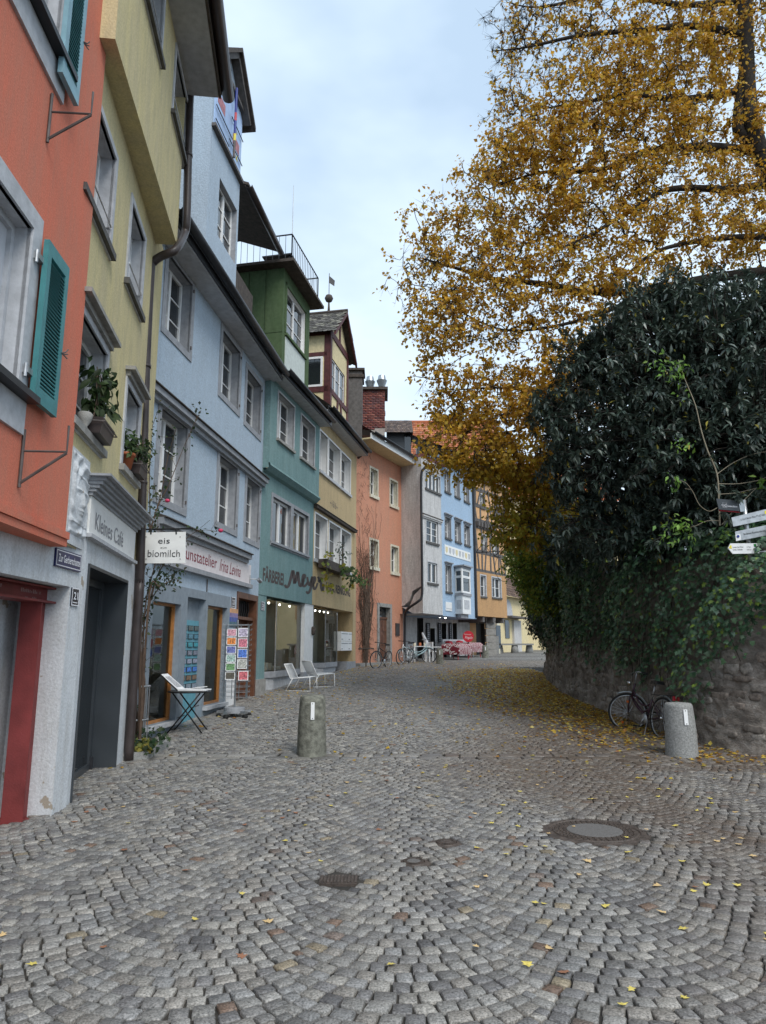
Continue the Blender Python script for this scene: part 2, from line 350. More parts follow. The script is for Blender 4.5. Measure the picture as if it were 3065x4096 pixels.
def smooth_path(pts, k=6):
    P = np.array(pts, dtype=float); n = len(P); out = []
    for i in range(n - 1):
        p0, p1, p2, p3 = P[max(i - 1, 0)], P[i], P[i + 1], P[min(i + 2, n - 1)]
        for j in range(k):
            t = j / k; out.append(.5 * ((2 * p1) + (-p0 + p2) * t + (2 * p0 - 5 * p1 + 4 * p2 - p3) * t * t + (-p0 + 3 * p1 - 3 * p2 + p3) * t ** 3))
    out.append(P[-1]); return [tuple(p) for p in out]
# ------------------------------------------------------------------ facades
class Fac:
    """a vertical wall plane: A,B plan points seen left to right; d is the distance out towards the street"""
    def __init__(s, A, B):
        s.A = Vector((A[0], A[1], 0)); s.B = Vector((B[0], B[1], 0)); s.U = (s.B - s.A).normalized(); s.L = (s.B - s.A).length
        s.N = Vector((s.U.y, -s.U.x, 0))
    def p(s, u, v, d=0.0): return s.A + s.U * u + s.N * d + Vector((0, 0, v))
    def uv(s, k, x, y, d=0.0):
        r = ray(k, x, y); o = s.A + s.N * d; t = (o - EYEV).dot(s.N) / r.dot(s.N); q = EYEV + r * t
        return (q - s.A).dot(s.U), q.z
    def box(s, mb, u0, u1, v0, v1, d0, d1):
        return mb.hexa([s.p(u0, v0, d1), s.p(u1, v0, d1), s.p(u1, v0, d0), s.p(u0, v0, d0), s.p(u0, v1, d1), s.p(u1, v1, d1), s.p(u1, v1, d0), s.p(u0, v1, d0)])
    def rect(s, k, x0, y0, x1, y1, d=0.0):
        a, b = s.uv(k, x0, y0, d), s.uv(k, x1, y1, d); return a[0], b[0], b[1], a[1]     # u0,u1,v0,v1
    def off(s, d):
        return Fac((s.A + s.N * d)[:2], (s.B + s.N * d)[:2])
def wall_mesh(mb, F, u0, u1, v0, v1, holes=(), d=0.0):
    us = sorted({u0, u1, *[min(max(h[0], u0), u1) for h in holes], *[min(max(h[1], u0), u1) for h in holes]})
    vs_ = sorted({v0, v1, *[min(max(h[2], v0), v1) for h in holes], *[min(max(h[3], v0), v1) for h in holes]})
    for i in range(len(us) - 1):
        for j in range(len(vs_) - 1):
            cu, cv = (us[i] + us[i + 1]) / 2, (vs_[j] + vs_[j + 1]) / 2
            if us[i + 1] - us[i] < 1e-6 or vs_[j + 1] - vs_[j] < 1e-6: continue
            if any(h[0] < cu < h[1] and h[2] < cv < h[3] for h in holes): continue
            mb.quad(F.p(us[i], vs_[j], d), F.p(us[i + 1], vs_[j], d), F.p(us[i + 1], vs_[j + 1], d), F.p(us[i], vs_[j + 1], d))
def window(F, root, h, d=0.0, reveal=.18, rmat=None, sur=0.0, surmat=None, smat=None, sill=.05, sillw=.06, cols=2, rows=3, fmat=None, gmat=None, cornice=0.0, fw=.055, rail=False, hinges=True, name='window', cmat=None):
    """window let into the hole h=(u0,u1,v0,v1): reveal, surround, casement frame, panes, sill"""
    u0, u1, v0, v1 = h; rmat = rmat or M['grey']; surmat = surmat or rmat; smat = smat or M['stone']; fmat = fmat or M['wframe']; gmat = gmat or M['glass']
    mb = MB(); r = -reveal
    mb.quad(F.p(u0, v0, d), F.p(u0, v1, d), F.p(u0, v1, d + r), F.p(u0, v0, d + r)); mb.quad(F.p(u1, v0, d), F.p(u1, v0, d + r), F.p(u1, v1, d + r), F.p(u1, v1, d))
    mb.quad(F.p(u0, v1, d), F.p(u1, v1, d), F.p(u1, v1, d + r), F.p(u0, v1, d + r)); mb.quad(F.p(u0, v0, d), F.p(u0, v0, d + r), F.p(u1, v0, d + r), F.p(u1, v0, d))
    if sur:
        e = .022; i = .004
        for a in ((u0 - sur, u0 - i + i, v0 - sur, v1 + sur), (u1, u1 + sur, v0 - sur, v1 + sur), (u0, u1, v1, v1 + sur), (u0, u1, v0 - sur, v0)):
            F.box(mb, *a, d - .03, d + e)
    w = obj(name, mb, rmat, root); 
    fr = MB(); zf = d + r
    for a in ((u0, u0 + fw, v0, v1), (u1 - fw, u1, v0, v1), (u0 + fw, u1 - fw, v1 - fw, v1), (u0 + fw, u1 - fw, v0, v0 + fw)): F.box(fr, *a, zf - .03, zf + .035)
    for i in range(1, cols):
        c = u0 + (u1 - u0) * i / cols; F.box(fr, c - fw * .75, c + fw * .75, v0 + fw, v1 - fw, zf - .02, zf + .045)
    cw = (u1 - u0) / cols; e = fw * .8; pmb = []
    for i in range(cols):
        a, b = u0 + cw * i + e, u0 + cw * (i + 1) - e
        for j in range(rows):
            q0 = v0 + fw + (v1 - v0 - 2 * fw) * j / rows; q1 = v0 + fw + (v1 - v0 - 2 * fw) * (j + 1) / rows
            if j: F.box(fr, a, b, q0 - .012, q0 + .012, zf - .01, zf + .02)
            pm = MB(); tl = random.uniform(-.006, .006); t2 = random.uniform(-.006, .006)
            pm.quad(F.p(a, q0, zf + tl), F.p(b, q0, zf + t2), F.p(b, q1, zf + t2), F.p(a, q1, zf + tl)); pmb.append(pm)
    obj('frame', fr, fmat, w)
    for pm in pmb: obj('pane', pm, gmat, w)
    if sill:
        sm = MB(); F.box(sm, u0 - sillw, u1 + sillw, v0 - sill, v0 + .012, d + r + .04, d + .07); obj('sill', sm, smat, w)
    if cornice:
        sm = MB(); t = v1 + max(sur, .02)
        F.box(sm, u0 - cornice, u1 + cornice, t + .002, t + .07, d - .02, d + .06); F.box(sm, u0 - cornice - .05, u1 + cornice + .05, t + .07, t + .12, d - .02, d + .13)
        obj('cornice', sm, cmat or surmat, w)
    if rail:
        sm = MB(); zz = d - .02
        for vv in (v0 + .08, v0 + .28): sm.tube([F.p(u0, vv, d - .06), F.p(u0 + .02, vv, d + .02), F.p(u1 - .02, vv, d + .02), F.p(u1, vv, d - .06)], .008, 5)
        obj('rail', sm, M['steel'], w)
    return w
def gutter(name, P0, P1, r, root, m=None, thick=8):
    mb = MB(); P0, P1 = Vector(P0), Vector(P1); t = (P1 - P0).normalized(); s_ = t.cross(Vector((0, 0, 1))).normalized(); pr = []
    for j in range(thick + 1):
        a = math.pi * j / thick; pr.append(s_ * (math.cos(a) * r) - Vector((0, 0, math.sin(a) * r)))
    for j in range(thick + 1):
        a = math.pi * (thick - j) / thick; pr.append(s_ * (math.cos(a) * (r - .008)) - Vector((0, 0, math.sin(a) * (r - .008))))
    mb.prism([P0 + q for q in pr], P1 - P0); return obj(name, mb, m or M['dark'], root, True)
def pipe(name, pts, r, root, m=None, n=10):
    mb = MB(); mb.tube(smooth_path([tuple(p) for p in pts], 5), r, n); o = obj(name, mb, m or M['brownmetal'], root, True); return o
def beam(mb, P0, P1, w, dvec):
    """timber between two points on a wall: w wide, standing out by dvec"""
    P0, P1, dvec = Vector(P0), Vector(P1), Vector(dvec); t = (P1 - P0).normalized(); s_ = t.cross(dvec.normalized()) * (w / 2)
    mb.hexa([P0 - s_, P0 + s_, P0 + s_ + dvec, P0 - s_ + dvec, P1 - s_, P1 + s_, P1 + s_ + dvec, P1 - s_ + dvec])
def tiles(O, U, V, nu, nv, m, root, cols, wave=False, limit=300):
    """overlapping roof tiles on the slope O + U*s + V*t (V up the slope); the nearest are pieces of their own"""
    O, U, V = Vector(O), Vector(U), Vector(V); N = U.cross(V).normalized()
    if N.z < 0: N = -N
    du, dv = U / nu, V / nv; allv, allf, allc = [], [], []; k = 0
    sub = obj('roof_underlay', MB().quad(O, O + U, O + U + V, O + V), M['woodgrey'], root)
    for j in range(nv):
        for i in range(nu):
            o = O + du * (i + (.5 if j % 2 and not wave else 0) + random.uniform(-.03, .03)) + dv * (j + random.uniform(-.04, .04)) + N * (.022 + random.uniform(0, .008))
            if i == nu - 1 and j % 2 and not wave: continue
            h = dv * 1.25; w = du * .96; pts = []
            if wave:
                for q in range(5):
                    a = q / 4; z = N * (.03 * math.sin(a * math.pi)); pts.append(o + w * a + z)
                for q in range(5):
                    a = 1 - q / 4; z = N * (.03 * math.sin(a * math.pi)); pts.append(o + w * a + h + z - N * .03)
            else:
                for q in range(5):
                    a = q / 4; pts.append(o + w * a - dv * (.22 * math.sin(a * math.pi)))
                pts += [o + w + h - N * .025, o + h - N * .025]
            n = len(pts); vs_ = pts + [p - N * .014 for p in pts]
            if wave: fs = [(q, q + 1, 8 - q, 9 - q) for q in range(4)] + [(q + n, q, q + 1, q + 1 + n)[::-1] for q in range(4)]
            else: fs = [tuple(range(n))] + [(q, (q + 1) % n, (q + 1) % n + n, q + n)[::-1] for q in range(n)]
            c = random.choice(cols); f = random.uniform(.8, 1.15); c = tuple(x * f for x in c)
            if k < limit:
                mb = MB().add(vs_, fs); me = bpy.data.meshes.new('roof_tile'); me.from_pydata(mb.v, [], mb.f)
                a_ = me.attributes.new('tint', 'FLOAT_COLOR', 'POINT'); a_.data.foreach_set('color', list((*c, 1)) * len(mb.v)); link('roof_tile', me, m, root)
            else:
                b0 = len(allv); allv += [tuple(v) for v in vs_]; allf += [tuple(q + b0 for q in f_) for f_ in fs]; allc += [(*c, 1)] * len(vs_)
            k += 1
    if allv:
        me = bpy.data.meshes.new('roof_tiles'); me.from_pydata(allv, [], allf); a_ = me.attributes.new('tint', 'FLOAT_COLOR', 'POINT')
        a_.data.foreach_set('color', np.array(allc, dtype=np.float32).ravel()); o = link('roof_tiles', me, m, root); o['kind'] = 'stuff'
def flower_box(F, u0, u1, v, d): pass
# ------------------------------------------------------------------ leaves
SHAPES = {'oval': (np.array([(0, 0, 0), (.5, .42, .10), (0, 1, -.06), (-.5, .42, .10)], float), [(0, 1, 2), (0, 2, 3)]),
          'lance': (np.array([(0, 0, 0), (.42, .25, .05), (.5, .5, .04), (0, 1, -.18), (-.5, .5, .04), (-.42, .25, .05), (0, .45, -.02)], float),
                    [(6, 0, 1), (6, 1, 2), (6, 2, 3), (6, 3, 4), (6, 4, 5), (6, 5, 0)]),
          'ivy': (np.array([(0, .38, .05), (0, .02, 0), (.5, .05, -.04), (.27, .36, .02), (.52, .55, -.05), (.2, .62, .02), (0, 1, -.08), (-.2, .62, .02), (-.52, .55, -.05), (-.27, .36, .02), (-.5, .05, -.04)], float),
                  [(0, i, i + 1) for i in range(1, 10)] + [(0, 10, 1)]),
          'maple': (np.array([(0, .35, .05), (.06, 0, 0), (.35, .12, .1), (.28, .34, 0), (.55, .5, .12), (.22, .62, .02), (0, 1, .15), (-.22, .62, .02), (-.55, .5, .08), (-.28, .34, 0), (-.35, .12, .14), (-.06, 0, 0)], float),
                    [(0, i, i + 1) for i in range(1, 11)] + [(0, 11, 1)])}
def unit(a): return a / np.maximum(np.linalg.norm(a, axis=1, keepdims=True), 1e-9)
def in_frame(P, pad=0.05):
    y = P[:, 1] * math.cos(TH) + (P[:, 2] - EYE) * math.sin(TH); up = -P[:, 1] * math.sin(TH) + (P[:, 2] - EYE) * math.cos(TH)
    return (y > .3) & (np.abs(P[:, 0] / y) < .54 + pad) & (np.abs(up / y) < .722 + pad), y
def leaves(name, P, D, N, L, W, C, shape, m, parent, nind=300, piece='leaf', kind='stuff'):
    P, D, N, C = np.asarray(P), unit(np.asarray(D)), np.asarray(N), np.asarray(C); tv, tf = SHAPES[shape]; tf = np.array(tf); n = len(P)
    X = unit(np.cross(D, N)); Z = np.cross(X, D); L = np.broadcast_to(L, n); W = np.broadcast_to(W, n)
    V = P[:, None, :] + X[:, None, :] * (tv[None, :, 0:1] * W[:, None, None]) + D[:, None, :] * (tv[None, :, 1:2] * L[:, None, None]) + Z[:, None, :] * (tv[None, :, 2:3] * L[:, None, None])
    ok, dep = in_frame(P, 0); score = np.where(ok, L / dep, 0); order = np.argsort(-score); ind = order[:nind]; ind = ind[score[ind] > 0]
    keep = np.ones(n, bool); keep[ind] = False; rest = np.nonzero(keep)[0]; kv = len(tv)
    if len(rest):
        Vr = V[rest].reshape(-1, 3); Fr = (tf[None] + (np.arange(len(rest)) * kv)[:, None, None]).reshape(-1, 3)
        nmesh(name, Vr, Fr, m, parent, np.repeat(C[rest], kv, axis=0), kind=kind)
    for i in ind: nmesh(piece, V[i], tf, m, parent, np.repeat(C[i:i + 1], kv, axis=0))
def rnd_dirs(n): return unit(rng.normal(size=(n, 3)))
def jitter(base, n, amt=.2, pal=None):
    pal = np.array(base if isinstance(base[0], (tuple, list)) else [base]); c = pal[rng.integers(0, len(pal), n)]
    return c * rng.uniform(1 - amt, 1 + amt, (n, 1)) * rng.uniform(1 - amt * .3, 1 + amt * .3, (n, 3))
# ------------------------------------------------------------------ the street
YS = sorted(set([-40, -10, 0, 2, 4, 6, 8, 8.5, 9.5, 10.5, 11.5, 12.5, 13.4, 14.5, 15.6, 17, 18, 19, 20, 22, 24, 26, 28, 29.5, 31, 32.5, 34, 36, 38, 41, 45, 52, 60, 90, 200, 600]))
XS = [-400, -60, -20, -12, -8, -5, -3, -1, 1, 3, 5, 7, 9, 14, 20, 60, 400]
def street_mat():
    m, n, l, b = mat('joint_filling'); tc = n.new('ShaderNodeTexCoord')
    no = n.new('ShaderNodeTexNoise'); no.inputs['Scale'].default_value = 6; no.inputs['Detail'].default_value = 8; l.new(tc.outputs['Object'], no.inputs['Vector'])
    r = n.new('ShaderNodeValToRGB'); r.color_ramp.elements[0].position = .35; r.color_ramp.elements[0].color = (.020, .018, .015, 1); r.color_ramp.elements[1].position = .7; r.color_ramp.elements[1].color = (.055, .048, .04, 1)
    l.new(no.outputs['Fac'], r.inputs['Fac']); vo = n.new('ShaderNodeTexVoronoi'); vo.inputs['Scale'].default_value = 9; vo.inputs['Randomness'].default_value = .5; l.new(tc.outputs['Object'], vo.inputs['Vector'])
    # beyond the built setts the paving is only a texture
    sx = n.new('ShaderNodeSeparateXYZ'); l.new(tc.outputs['Object'], sx.inputs['Vector'])
    gt = n.new('ShaderNodeMath'); gt.operation = 'GREATER_THAN'; gt.inputs[1].default_value = 33.5; l.new(sx.outputs['Y'], gt.inputs[0])
    r2 = n.new('ShaderNodeValToRGB'); r2.color_ramp.elements[0].position = .25; r2.color_ramp.elements[0].color = (.27, .265, .25, 1); r2.color_ramp.elements[1].position = .62; r2.color_ramp.elements[1].color = (.09, .085, .08, 1)
    l.new(vo.outputs['Distance'], r2.inputs['Fac']); mx = n.new('ShaderNodeMix'); mx.data_type = 'RGBA'; l.new(gt.outputs['Value'], mx.inputs['Factor'])
    l.new(r.outputs['Color'], mx.inputs['A']); l.new(r2.outputs['Color'], mx.inputs['B']); l.new(mx.outputs['Result'], b.inputs['Base Color'])
    b.inputs['Roughness'].default_value = .95
    bp = n.new('ShaderNodeBump'); bp.inputs['Strength'].default_value = .6; bp.inputs['Distance'].default_value = .01; l.new(no.outputs['Fac'], bp.inputs['Height']); l.new(bp.outputs['Normal'], b.inputs['Normal'])
    return m
mb = MB()
for i, y in enumerate(YS):
    for x in XS: mb.v.append((x, y, g(y) + (.010 if y < 33.6 else .03)))
nx = len(XS)
for i in range(len(YS) - 1):
    for j in range(nx - 1): mb.f.append((i * nx + j, i * nx + j + 1, (i + 1) * nx + j + 1, (i + 1) * nx + j))
street = struct('street', mb, street_mat())
WALLX = [(9.5, 8.6), (7.6, 9.4), (6.4, 10.0), (5.55, 10.55), (5.0, 11.5), (4.78, 13.0), (4.6, 15.0), (4.55, 16.6), (4.62, 18.6), (4.95, 21.5), (5.5, 24.6)]
KERB = [(3.42, 9.9), (3.3, 12.0), (3.2, 14.0), (3.05, 17.0), (3.2, 21.0), (3.7, 24.5), (4.6, 28)]
def kerbx(y): return np.interp(y, [p[1] for p in KERB], [p[0] for p in KERB])
def wallx(y): return np.interp(y, [p[1] for p in WALLX], [p[0] for p in WALLX])
HOUSEX = [(-60, -3.4), (6.8, -3.35), (7.4, -3.2), (7.5, -3.95), (10.2, -4.2), (11, -3.95), (17.9, -3.2), (18, -3.3), (28, -1.2), (28.2, -1.5), (33, .8), (33.2, 1.2), (38, 3.3), (41, 5)]
def housex(y): return np.interp(y, [p[0] for p in HOUSEX], [p[1] for p in HOUSEX])
MANHOLE = atz(0, 1285, 1800, 0.0); GRATE = atz(16, 585, 970, 0.0); CAPA = atz(16, 1300, 712, 0.0); CAPB = atz(16, 1085, 842, 0.0)
HOLES = [(MANHOLE, .44), (GRATE, .15), (CAPA, .11), (CAPB, .10)]
STN = []   # centre x,y, tangent angle, half length, half width
CW, RR = 1.12, 1.12 / 2 / math.sin(R(45))
def free(x, y, big=0):
    for c, r in HOLES:
        if (x - c.x) ** 2 + (y - c.y) ** 2 < (r + .035) ** 2: return False
    return True
row = .100
for kcol in range(-6, 9):
    xc = .12 + kcol * CW
    for j in range(int((34 - 1.7) / row)):
        y0 = 1.7 + j * row + (kcol % 2) * .05
        nst = 12; offs = (j % 2) * .5 + random.uniform(-.12, .12); ph = [-45 + 90 * (i + offs) / nst for i in range(-1, nst + 2)]
        ph = [p + random.uniform(-1.0, 1.0) for p in ph]; ph = [max(-46, min(46, p)) for p in ph]
        for a, b_ in zip(ph[:-1], ph[1:]):
            if b_ - a < 3: continue
            f = R((a + b_) / 2); x = xc + RR * math.sin(f); y = y0 + RR * (1 - math.cos(f))
            if y < 2.2: continue
            if abs(y - 10.62) < .21 and x < kerbx(10.6): continue
            if 9.95 < y < 28 and x > kerbx(y) - .17: continue
            if x < housex(y) - .05 or (x > wallx(y) + .1 and 8.6 < y < 25): continue
            if abs(x) > .60 * y + .5: continue
            if not free(x, y): continue
            STN.append((x, y, f, RR * R(b_ - a) / 2 - .0055, row * math.cos(f) / 2 - .0045))
for r_ in range(2):      # straight band of larger slabs across the street by the bollards
    x = -3.4 + random.uniform(0, .1)
    while x < 3.45:
        w = random.uniform(.22, .46); STN.append((x + w / 2, 10.51 + r_ * .2, random.uniform(-.01, .01), w / 2 - .008, .090)); x += w
def path_rows(off, w_, lmin, lmax):
    P = np.array(smooth_path([(p[0], p[1]) for p in KERB], 12)); s = 0
    seg = np.r_[0, np.cumsum(np.linalg.norm(np.diff(P, axis=0), axis=1))]
    while s < seg[-1] - .4:
        L = random.uniform(lmin, lmax); m_ = s + L / 2; x, y = np.interp(m_, seg, P[:, 0]), np.interp(m_, seg, P[:, 1])
        x2, y2 = np.interp(m_ + .05, seg, P[:, 0]), np.interp(m_ + .05, seg, P[:, 1]); an = math.atan2(y2 - y, x2 - x)
        ox, oy = math.sin(an) * off, -math.cos(an) * off
        if x + ox < wallx(y + oy) + .05 and y < 29: STN.append((x + ox, y + oy, an, L / 2 - .008, w_ / 2 - .007))
        s += L
path_rows(-.085, .15, .18, .3); path_rows(.075, .16, .25, .4)
for i in range(1, 14): path_rows(.075 + .145 * i, .145, .11, .22)
STN = [s for s in STN if free(s[0], s[1])]
print('setts', len(STN))
PAL = np.array([(.24, .24, .235), (.28, .28, .275), (.20, .20, .20), (.26, .25, .235), (.30, .295, .28), (.17, .17, .175), (.23, .235, .24)])
ODD = np.array([(.19, .135, .105), (.26, .225, .165), (.10, .10, .105), (.17, .14, .125)])
def sett_geo(x, y, an, hl, hw, near):
    z = g(y); top = z + .028 + random.uniform(-.003, .004); c, s = math.cos(an), math.sin(an)
    tx, ty = random.uniform(-.03, .03), random.uniform(-.03, .03); hl = max(hl, .02); hw = max(hw, .02); P = []
    k = random.uniform(.08, .2) * min(hl, hw); sk = random.uniform(-.16, .16)
    out = [(-hl, -hw + k), (-hl + k, -hw), (hl - k, -hw), (hl, -hw + k), (hl, hw - k), (hl - k, hw), (-hl + k, hw), (-hl, hw - k)] if near else [(-hl, -hw), (hl, -hw), (hl, hw), (-hl, hw)]
    out = [(a * random.uniform(.92, 1.06) + b * sk, b * random.uniform(.92, 1.06)) for a, b in out]; n = len(out)
    slope = (g(y + .3) - g(y - .3)) / .6
    def put(a, b, h):
        X, Y = x + a * c - b * s, y + a * s + b * c; P.append((X, Y, h + (Y - y) * slope + a * tx + b * ty))
    for a, b in out: put(a, b, z - .012)
    for a, b in out: put(a * .985, b * .985, top - .0055)
    for a, b in out: put(a * .90, b * .89, top)
    F_ = []
    for r_ in (0, n):
        for i in range(n): F_.append((r_ + i, r_ + (i + 1) % n, r_ + n + (i + 1) % n, r_ + n + i))
    if n == 8:
        P.append((x, y, top + .002))
        for i in range(0, 8, 2): F_.append((16 + i, 16 + i + 1, 16 + (i + 2) % 8, 24))
    else: F_.append((8, 9, 10, 11))
    return P, F_
def sett_tint(x, y):
    c = (ODD[random.randrange(4)] if random.random() < .035 else PAL[random.randrange(7)]) * random.uniform(.64, .98) * np.array((1.05, 1.0, .94))
    # damp leaf mould has browned the paving under the trees
    w = max(0, min(1, (x - .6 - .10 * max(0, 9 - y) + 1.1 * math.sin(y * .8) * .5) / 1.6)) * (.85 if y < 19 else .45) * random.uniform(.5, 1)
    if x > 3.2 and y < 9.5: w *= .45
    return c * (1 - w) + np.array((.105, .072, .050)) * w
ok, dep = in_frame(np.array([(s[0], s[1], 0) for s in STN])); score = np.where(ok, np.array([s[3] * s[4] for s in STN]) / dep ** 2, 0)
big = set(np.argsort(-score)[:300].tolist()); groups = {True: ([], [], []), False: ([], [], [])}
for i, s in enumerate(STN):
    near = s[1] < 15; P, F_ = sett_geo(*s, near); t = sett_tint(s[0], s[1])
    if i in big: nmesh('cobblestone', P, F_, M['stonepiece'], street, np.repeat(t[None], len(P), 0)); continue
    V_, Q_, C_ = groups[near]; b0 = len(V_); V_ += P; Q_ += [tuple(a + b0 for a in f) for f in F_]; C_ += [t] * len(P)
for near, (V_, Q_, C_) in groups.items(): nmesh('cobblestones', V_, Q_, M['stonepiece'], street, np.array(C_), kind='stuff')
# covers in the paving
def cover_round(name, c, r, label, m1, m2, cat='manhole cover'):
    root = thing(name, label, cat, (c.x, c.y, g(c.y)))
    mb = MB(); prof = [(r + .035, -.03), (r + .035, .014), (r, .018), (r * .96, .024), (r * .90, .024), (r * .88, .014), (r * .85, .014), (r * .83, .024)]; mb.lathe(prof + [(r * .02, .024)], 40)
    obj('frame_ring', mb, m1, root, local=True); mb = MB(); mb.lathe([(r * .55, .0), (r * .55, .028), (r * .5, .030), (.01, .030)], 36); obj('centre_disc', mb, m2, root, local=True)
    mb = MB()
    for q in range(3):
        rr = r * (.6 + .085 * q); k = int(30 + 6 * q)
        for i in range(k):
            a = 2 * math.pi * (i + q * .5) / k; w = min(.011, r * .03); mb.box(rr * math.cos(a) - w, rr * math.cos(a) + w, rr * math.sin(a) - w, rr * math.sin(a) + w, .02, .031)
    obj('stud_ring', mb, m1, root, local=True)['kind'] = 'stuff'; return root
cover_round('manhole_cover', MANHOLE, .43, 'large round cast iron manhole cover with concrete centre', M['castiron'], M['concrete'])
cover_round('valve_cover', CAPA, .10, 'small round dark valve cover with white mark in the cobbles', M['castiron'], M['castiron'], 'valve cover')
cover_round('valve_cover', CAPB, .095, 'small round valve cover with two yellow leaves beside it', M['castiron'], M['concrete'], 'valve cover')
root = thing('drain_cover', 'small rectangular ribbed iron cover set in the cobbles', 'drain cover', (GRATE.x, GRATE.y, 0))
mb = MB(); mb.box(-.13, .13, -.085, .085, -.02, .028); obj('plate', mb, M['castiron'], root, local=True); mb = MB()
for i in range(11): mb.box(-.12 + i * .0235, -.106 + i * .0235, -.075, .075, .028, .038)
obj('rib', mb, M['castiron'], root, local=True)
# ------------------------------------------------------------------ stone retaining wall on the right
WP = smooth_path([(p[0], p[1]) for p in WALLX], 8) + [(6.2, 25.6), (8, 26.6), (12, 27)]
def wall_top(s, y): return (3.05 if y < 14 else 3.05 + (y - 14) * .03) + g(y) * .35
WH = 3.1
def rubble():
    m, n, l, b = mat('rubble_wall'); tc = n.new('ShaderNodeTexCoord'); mp = n.new('ShaderNodeMapping'); mp.inputs['Scale'].default_value = (1, 1, 1.6); l.new(tc.outputs['Object'], mp.inputs['Vector'])
    no = n.new('ShaderNodeTexNoise'); no.inputs['Scale'].default_value = 2.2; no.inputs['Detail'].default_value = 10; no.inputs['Roughness'].default_value = .7; l.new(mp.outputs['Vector'], no.inputs['Vector'])
    r = n.new('ShaderNodeValToRGB'); e = r.color_ramp.elements; e[0].position = .3; e[0].color = (.07, .058, .048, 1); e[1].position = .70; e[1].color = (.50, .46, .42, 1)
    x = e.new(.5); x.color = (.25, .215, .185, 1); l.new(no.outputs['Fac'], r.inputs['Fac']); l.new(r.outputs['Color'], b.inputs['Base Color']); b.inputs['Roughness'].default_value = .95
    n2 = n.new('ShaderNodeTexNoise'); n2.inputs['Scale'].default_value = 22; n2.inputs['Detail'].default_value = 8; n2.inputs['Roughness'].default_value = .7; l.new(mp.outputs['Vector'], n2.inputs['Vector'])
    bp = n.new('ShaderNodeBump'); bp.inputs['Strength'].default_value = .9; bp.inputs['Distance'].default_value = .05; l.new(n2.outputs['Fac'], bp.inputs['Height']); l.new(bp.outputs['Normal'], b.inputs['Normal']); return m
M['rubble'] = rubble()
stone_wall = thing('retaining_wall', 'tall curved rubble stone retaining wall draped in ivy', 'wall', (5, 14, 0))
P2 = np.array(WP); seg = np.r_[0, np.cumsum(np.linalg.norm(np.diff(P2, axis=0), axis=1))]; SL = seg[-1]
def wall_pt(s, h, out=0.0):
    x, y = np.interp(s, seg, P2[:, 0]), np.interp(s, seg, P2[:, 1]); x2, y2 = np.interp(s + .1, seg, P2[:, 0]), np.interp(s + .1, seg, P2[:, 1])
    tx, ty = x2 - x, y2 - y; L = math.hypot(tx, ty) or 1; nx_, ny_ = -ty / L, tx / L
    o = out - h * .07; return Vector((x + nx_ * o, y + ny_ * o, g(y) + h)), Vector((nx_, ny_, 0))
ns, nh = 620, 84; V_ = []
for i in range(ns + 1):
    s = SL * i / ns * .999
    for j in range(nh + 1):
        h = -.15 + (WH + .15) * j / nh; q = Vector((s, h * 1.25, 0))
        b_ = .07 * mnoise.noise(q * .9) + .045 * mnoise.noise(q * 3.1 + Vector((9, 3, 1))) + .03 * mnoise.noise(q * 8.3) + .014 * mnoise.noise(q * 19)
        b_ += max(0, .5 - h) * .12; V_.append(wall_pt(s, h, b_)[0][:])
F_ = [(i * (nh + 1) + j, (i + 1) * (nh + 1) + j, (i + 1) * (nh + 1) + j + 1, i * (nh + 1) + j + 1) for i in range(ns) for j in range(nh)]
nmesh('masonry', V_, F_, M['rubble'], stone_wall, smooth=True)
# stones that show in the rough face
STV = []
for q in range(10):
    vs_ = []; fs_ = []
    for r_, (k, z) in enumerate(((1.0, -.5), (.96, .25), (.62, .5))):
        for a in range(8):
            w_ = 2 * math.pi * a / 8; cx, cy = math.cos(w_), math.sin(w_); e = 1 / max(abs(cx), abs(cy)) ** .75; jx = random.uniform(.7, 1.15) if r_ == 0 else 1
            if r_ == 0: vs_.append([cx * e * jx, cy * e * random.uniform(.65, 1.15), z])
            else: vs_.append([vs_[a][0] * k, vs_[a][1] * k, z + random.uniform(-.12, .12)])
    for r_ in (0, 8): fs_ += [(r_ + a, r_ + (a + 1) % 8, r_ + 8 + (a + 1) % 8, r_ + 8 + a) for a in range(8)]
    fs_ += [(16, 17, 18, 19), (16, 19, 20, 23), (20, 21, 22, 23)]; STV.append((vs_, fs_))
WS = []; h = .06
while h < 2.6:
    ch_ = random.uniform(.11, .2); s = random.uniform(0, .2)
    while s < SL * .93:
        ln = random.uniform(.14, .42); p, nn = wall_pt(s + ln / 2, h + ch_ / 2, 0); lo = np.interp(p.y, [8.6, 9.6, 10.3, 10.9, 11.6, 12.6, 13.5, 15, 17, 19, 22, 24.6, 26], [2.5, 2.3, 1.9, 1.5, .95, 1.05, 1.15, 1.3, 1.45, 1.5, 1.35, 1.25, 1.2])
        if h < lo + .25 and random.random() < (.3 if p.y < 11.8 else .6): WS.append((s + ln / 2, h + ch_ / 2 + random.uniform(-.03, .03), ln / 2 * .93, ch_ / 2 * .95))
        s += ln
    h += ch_
sc_ = []
for w_ in WS: p, nn = wall_pt(w_[0], w_[1], 0); ok_, dp_ = in_frame(np.array([p[:]])); sc_.append(w_[2] * w_[3] / dp_[0] ** 2 if ok_[0] else 0)
bigs = set(np.argsort(-np.array(sc_))[:300].tolist()); RV, RF, RC = [], [], []; M['wallstone'] = tinted('rubble_stone', .95, .15, .55, 16, 1.0)
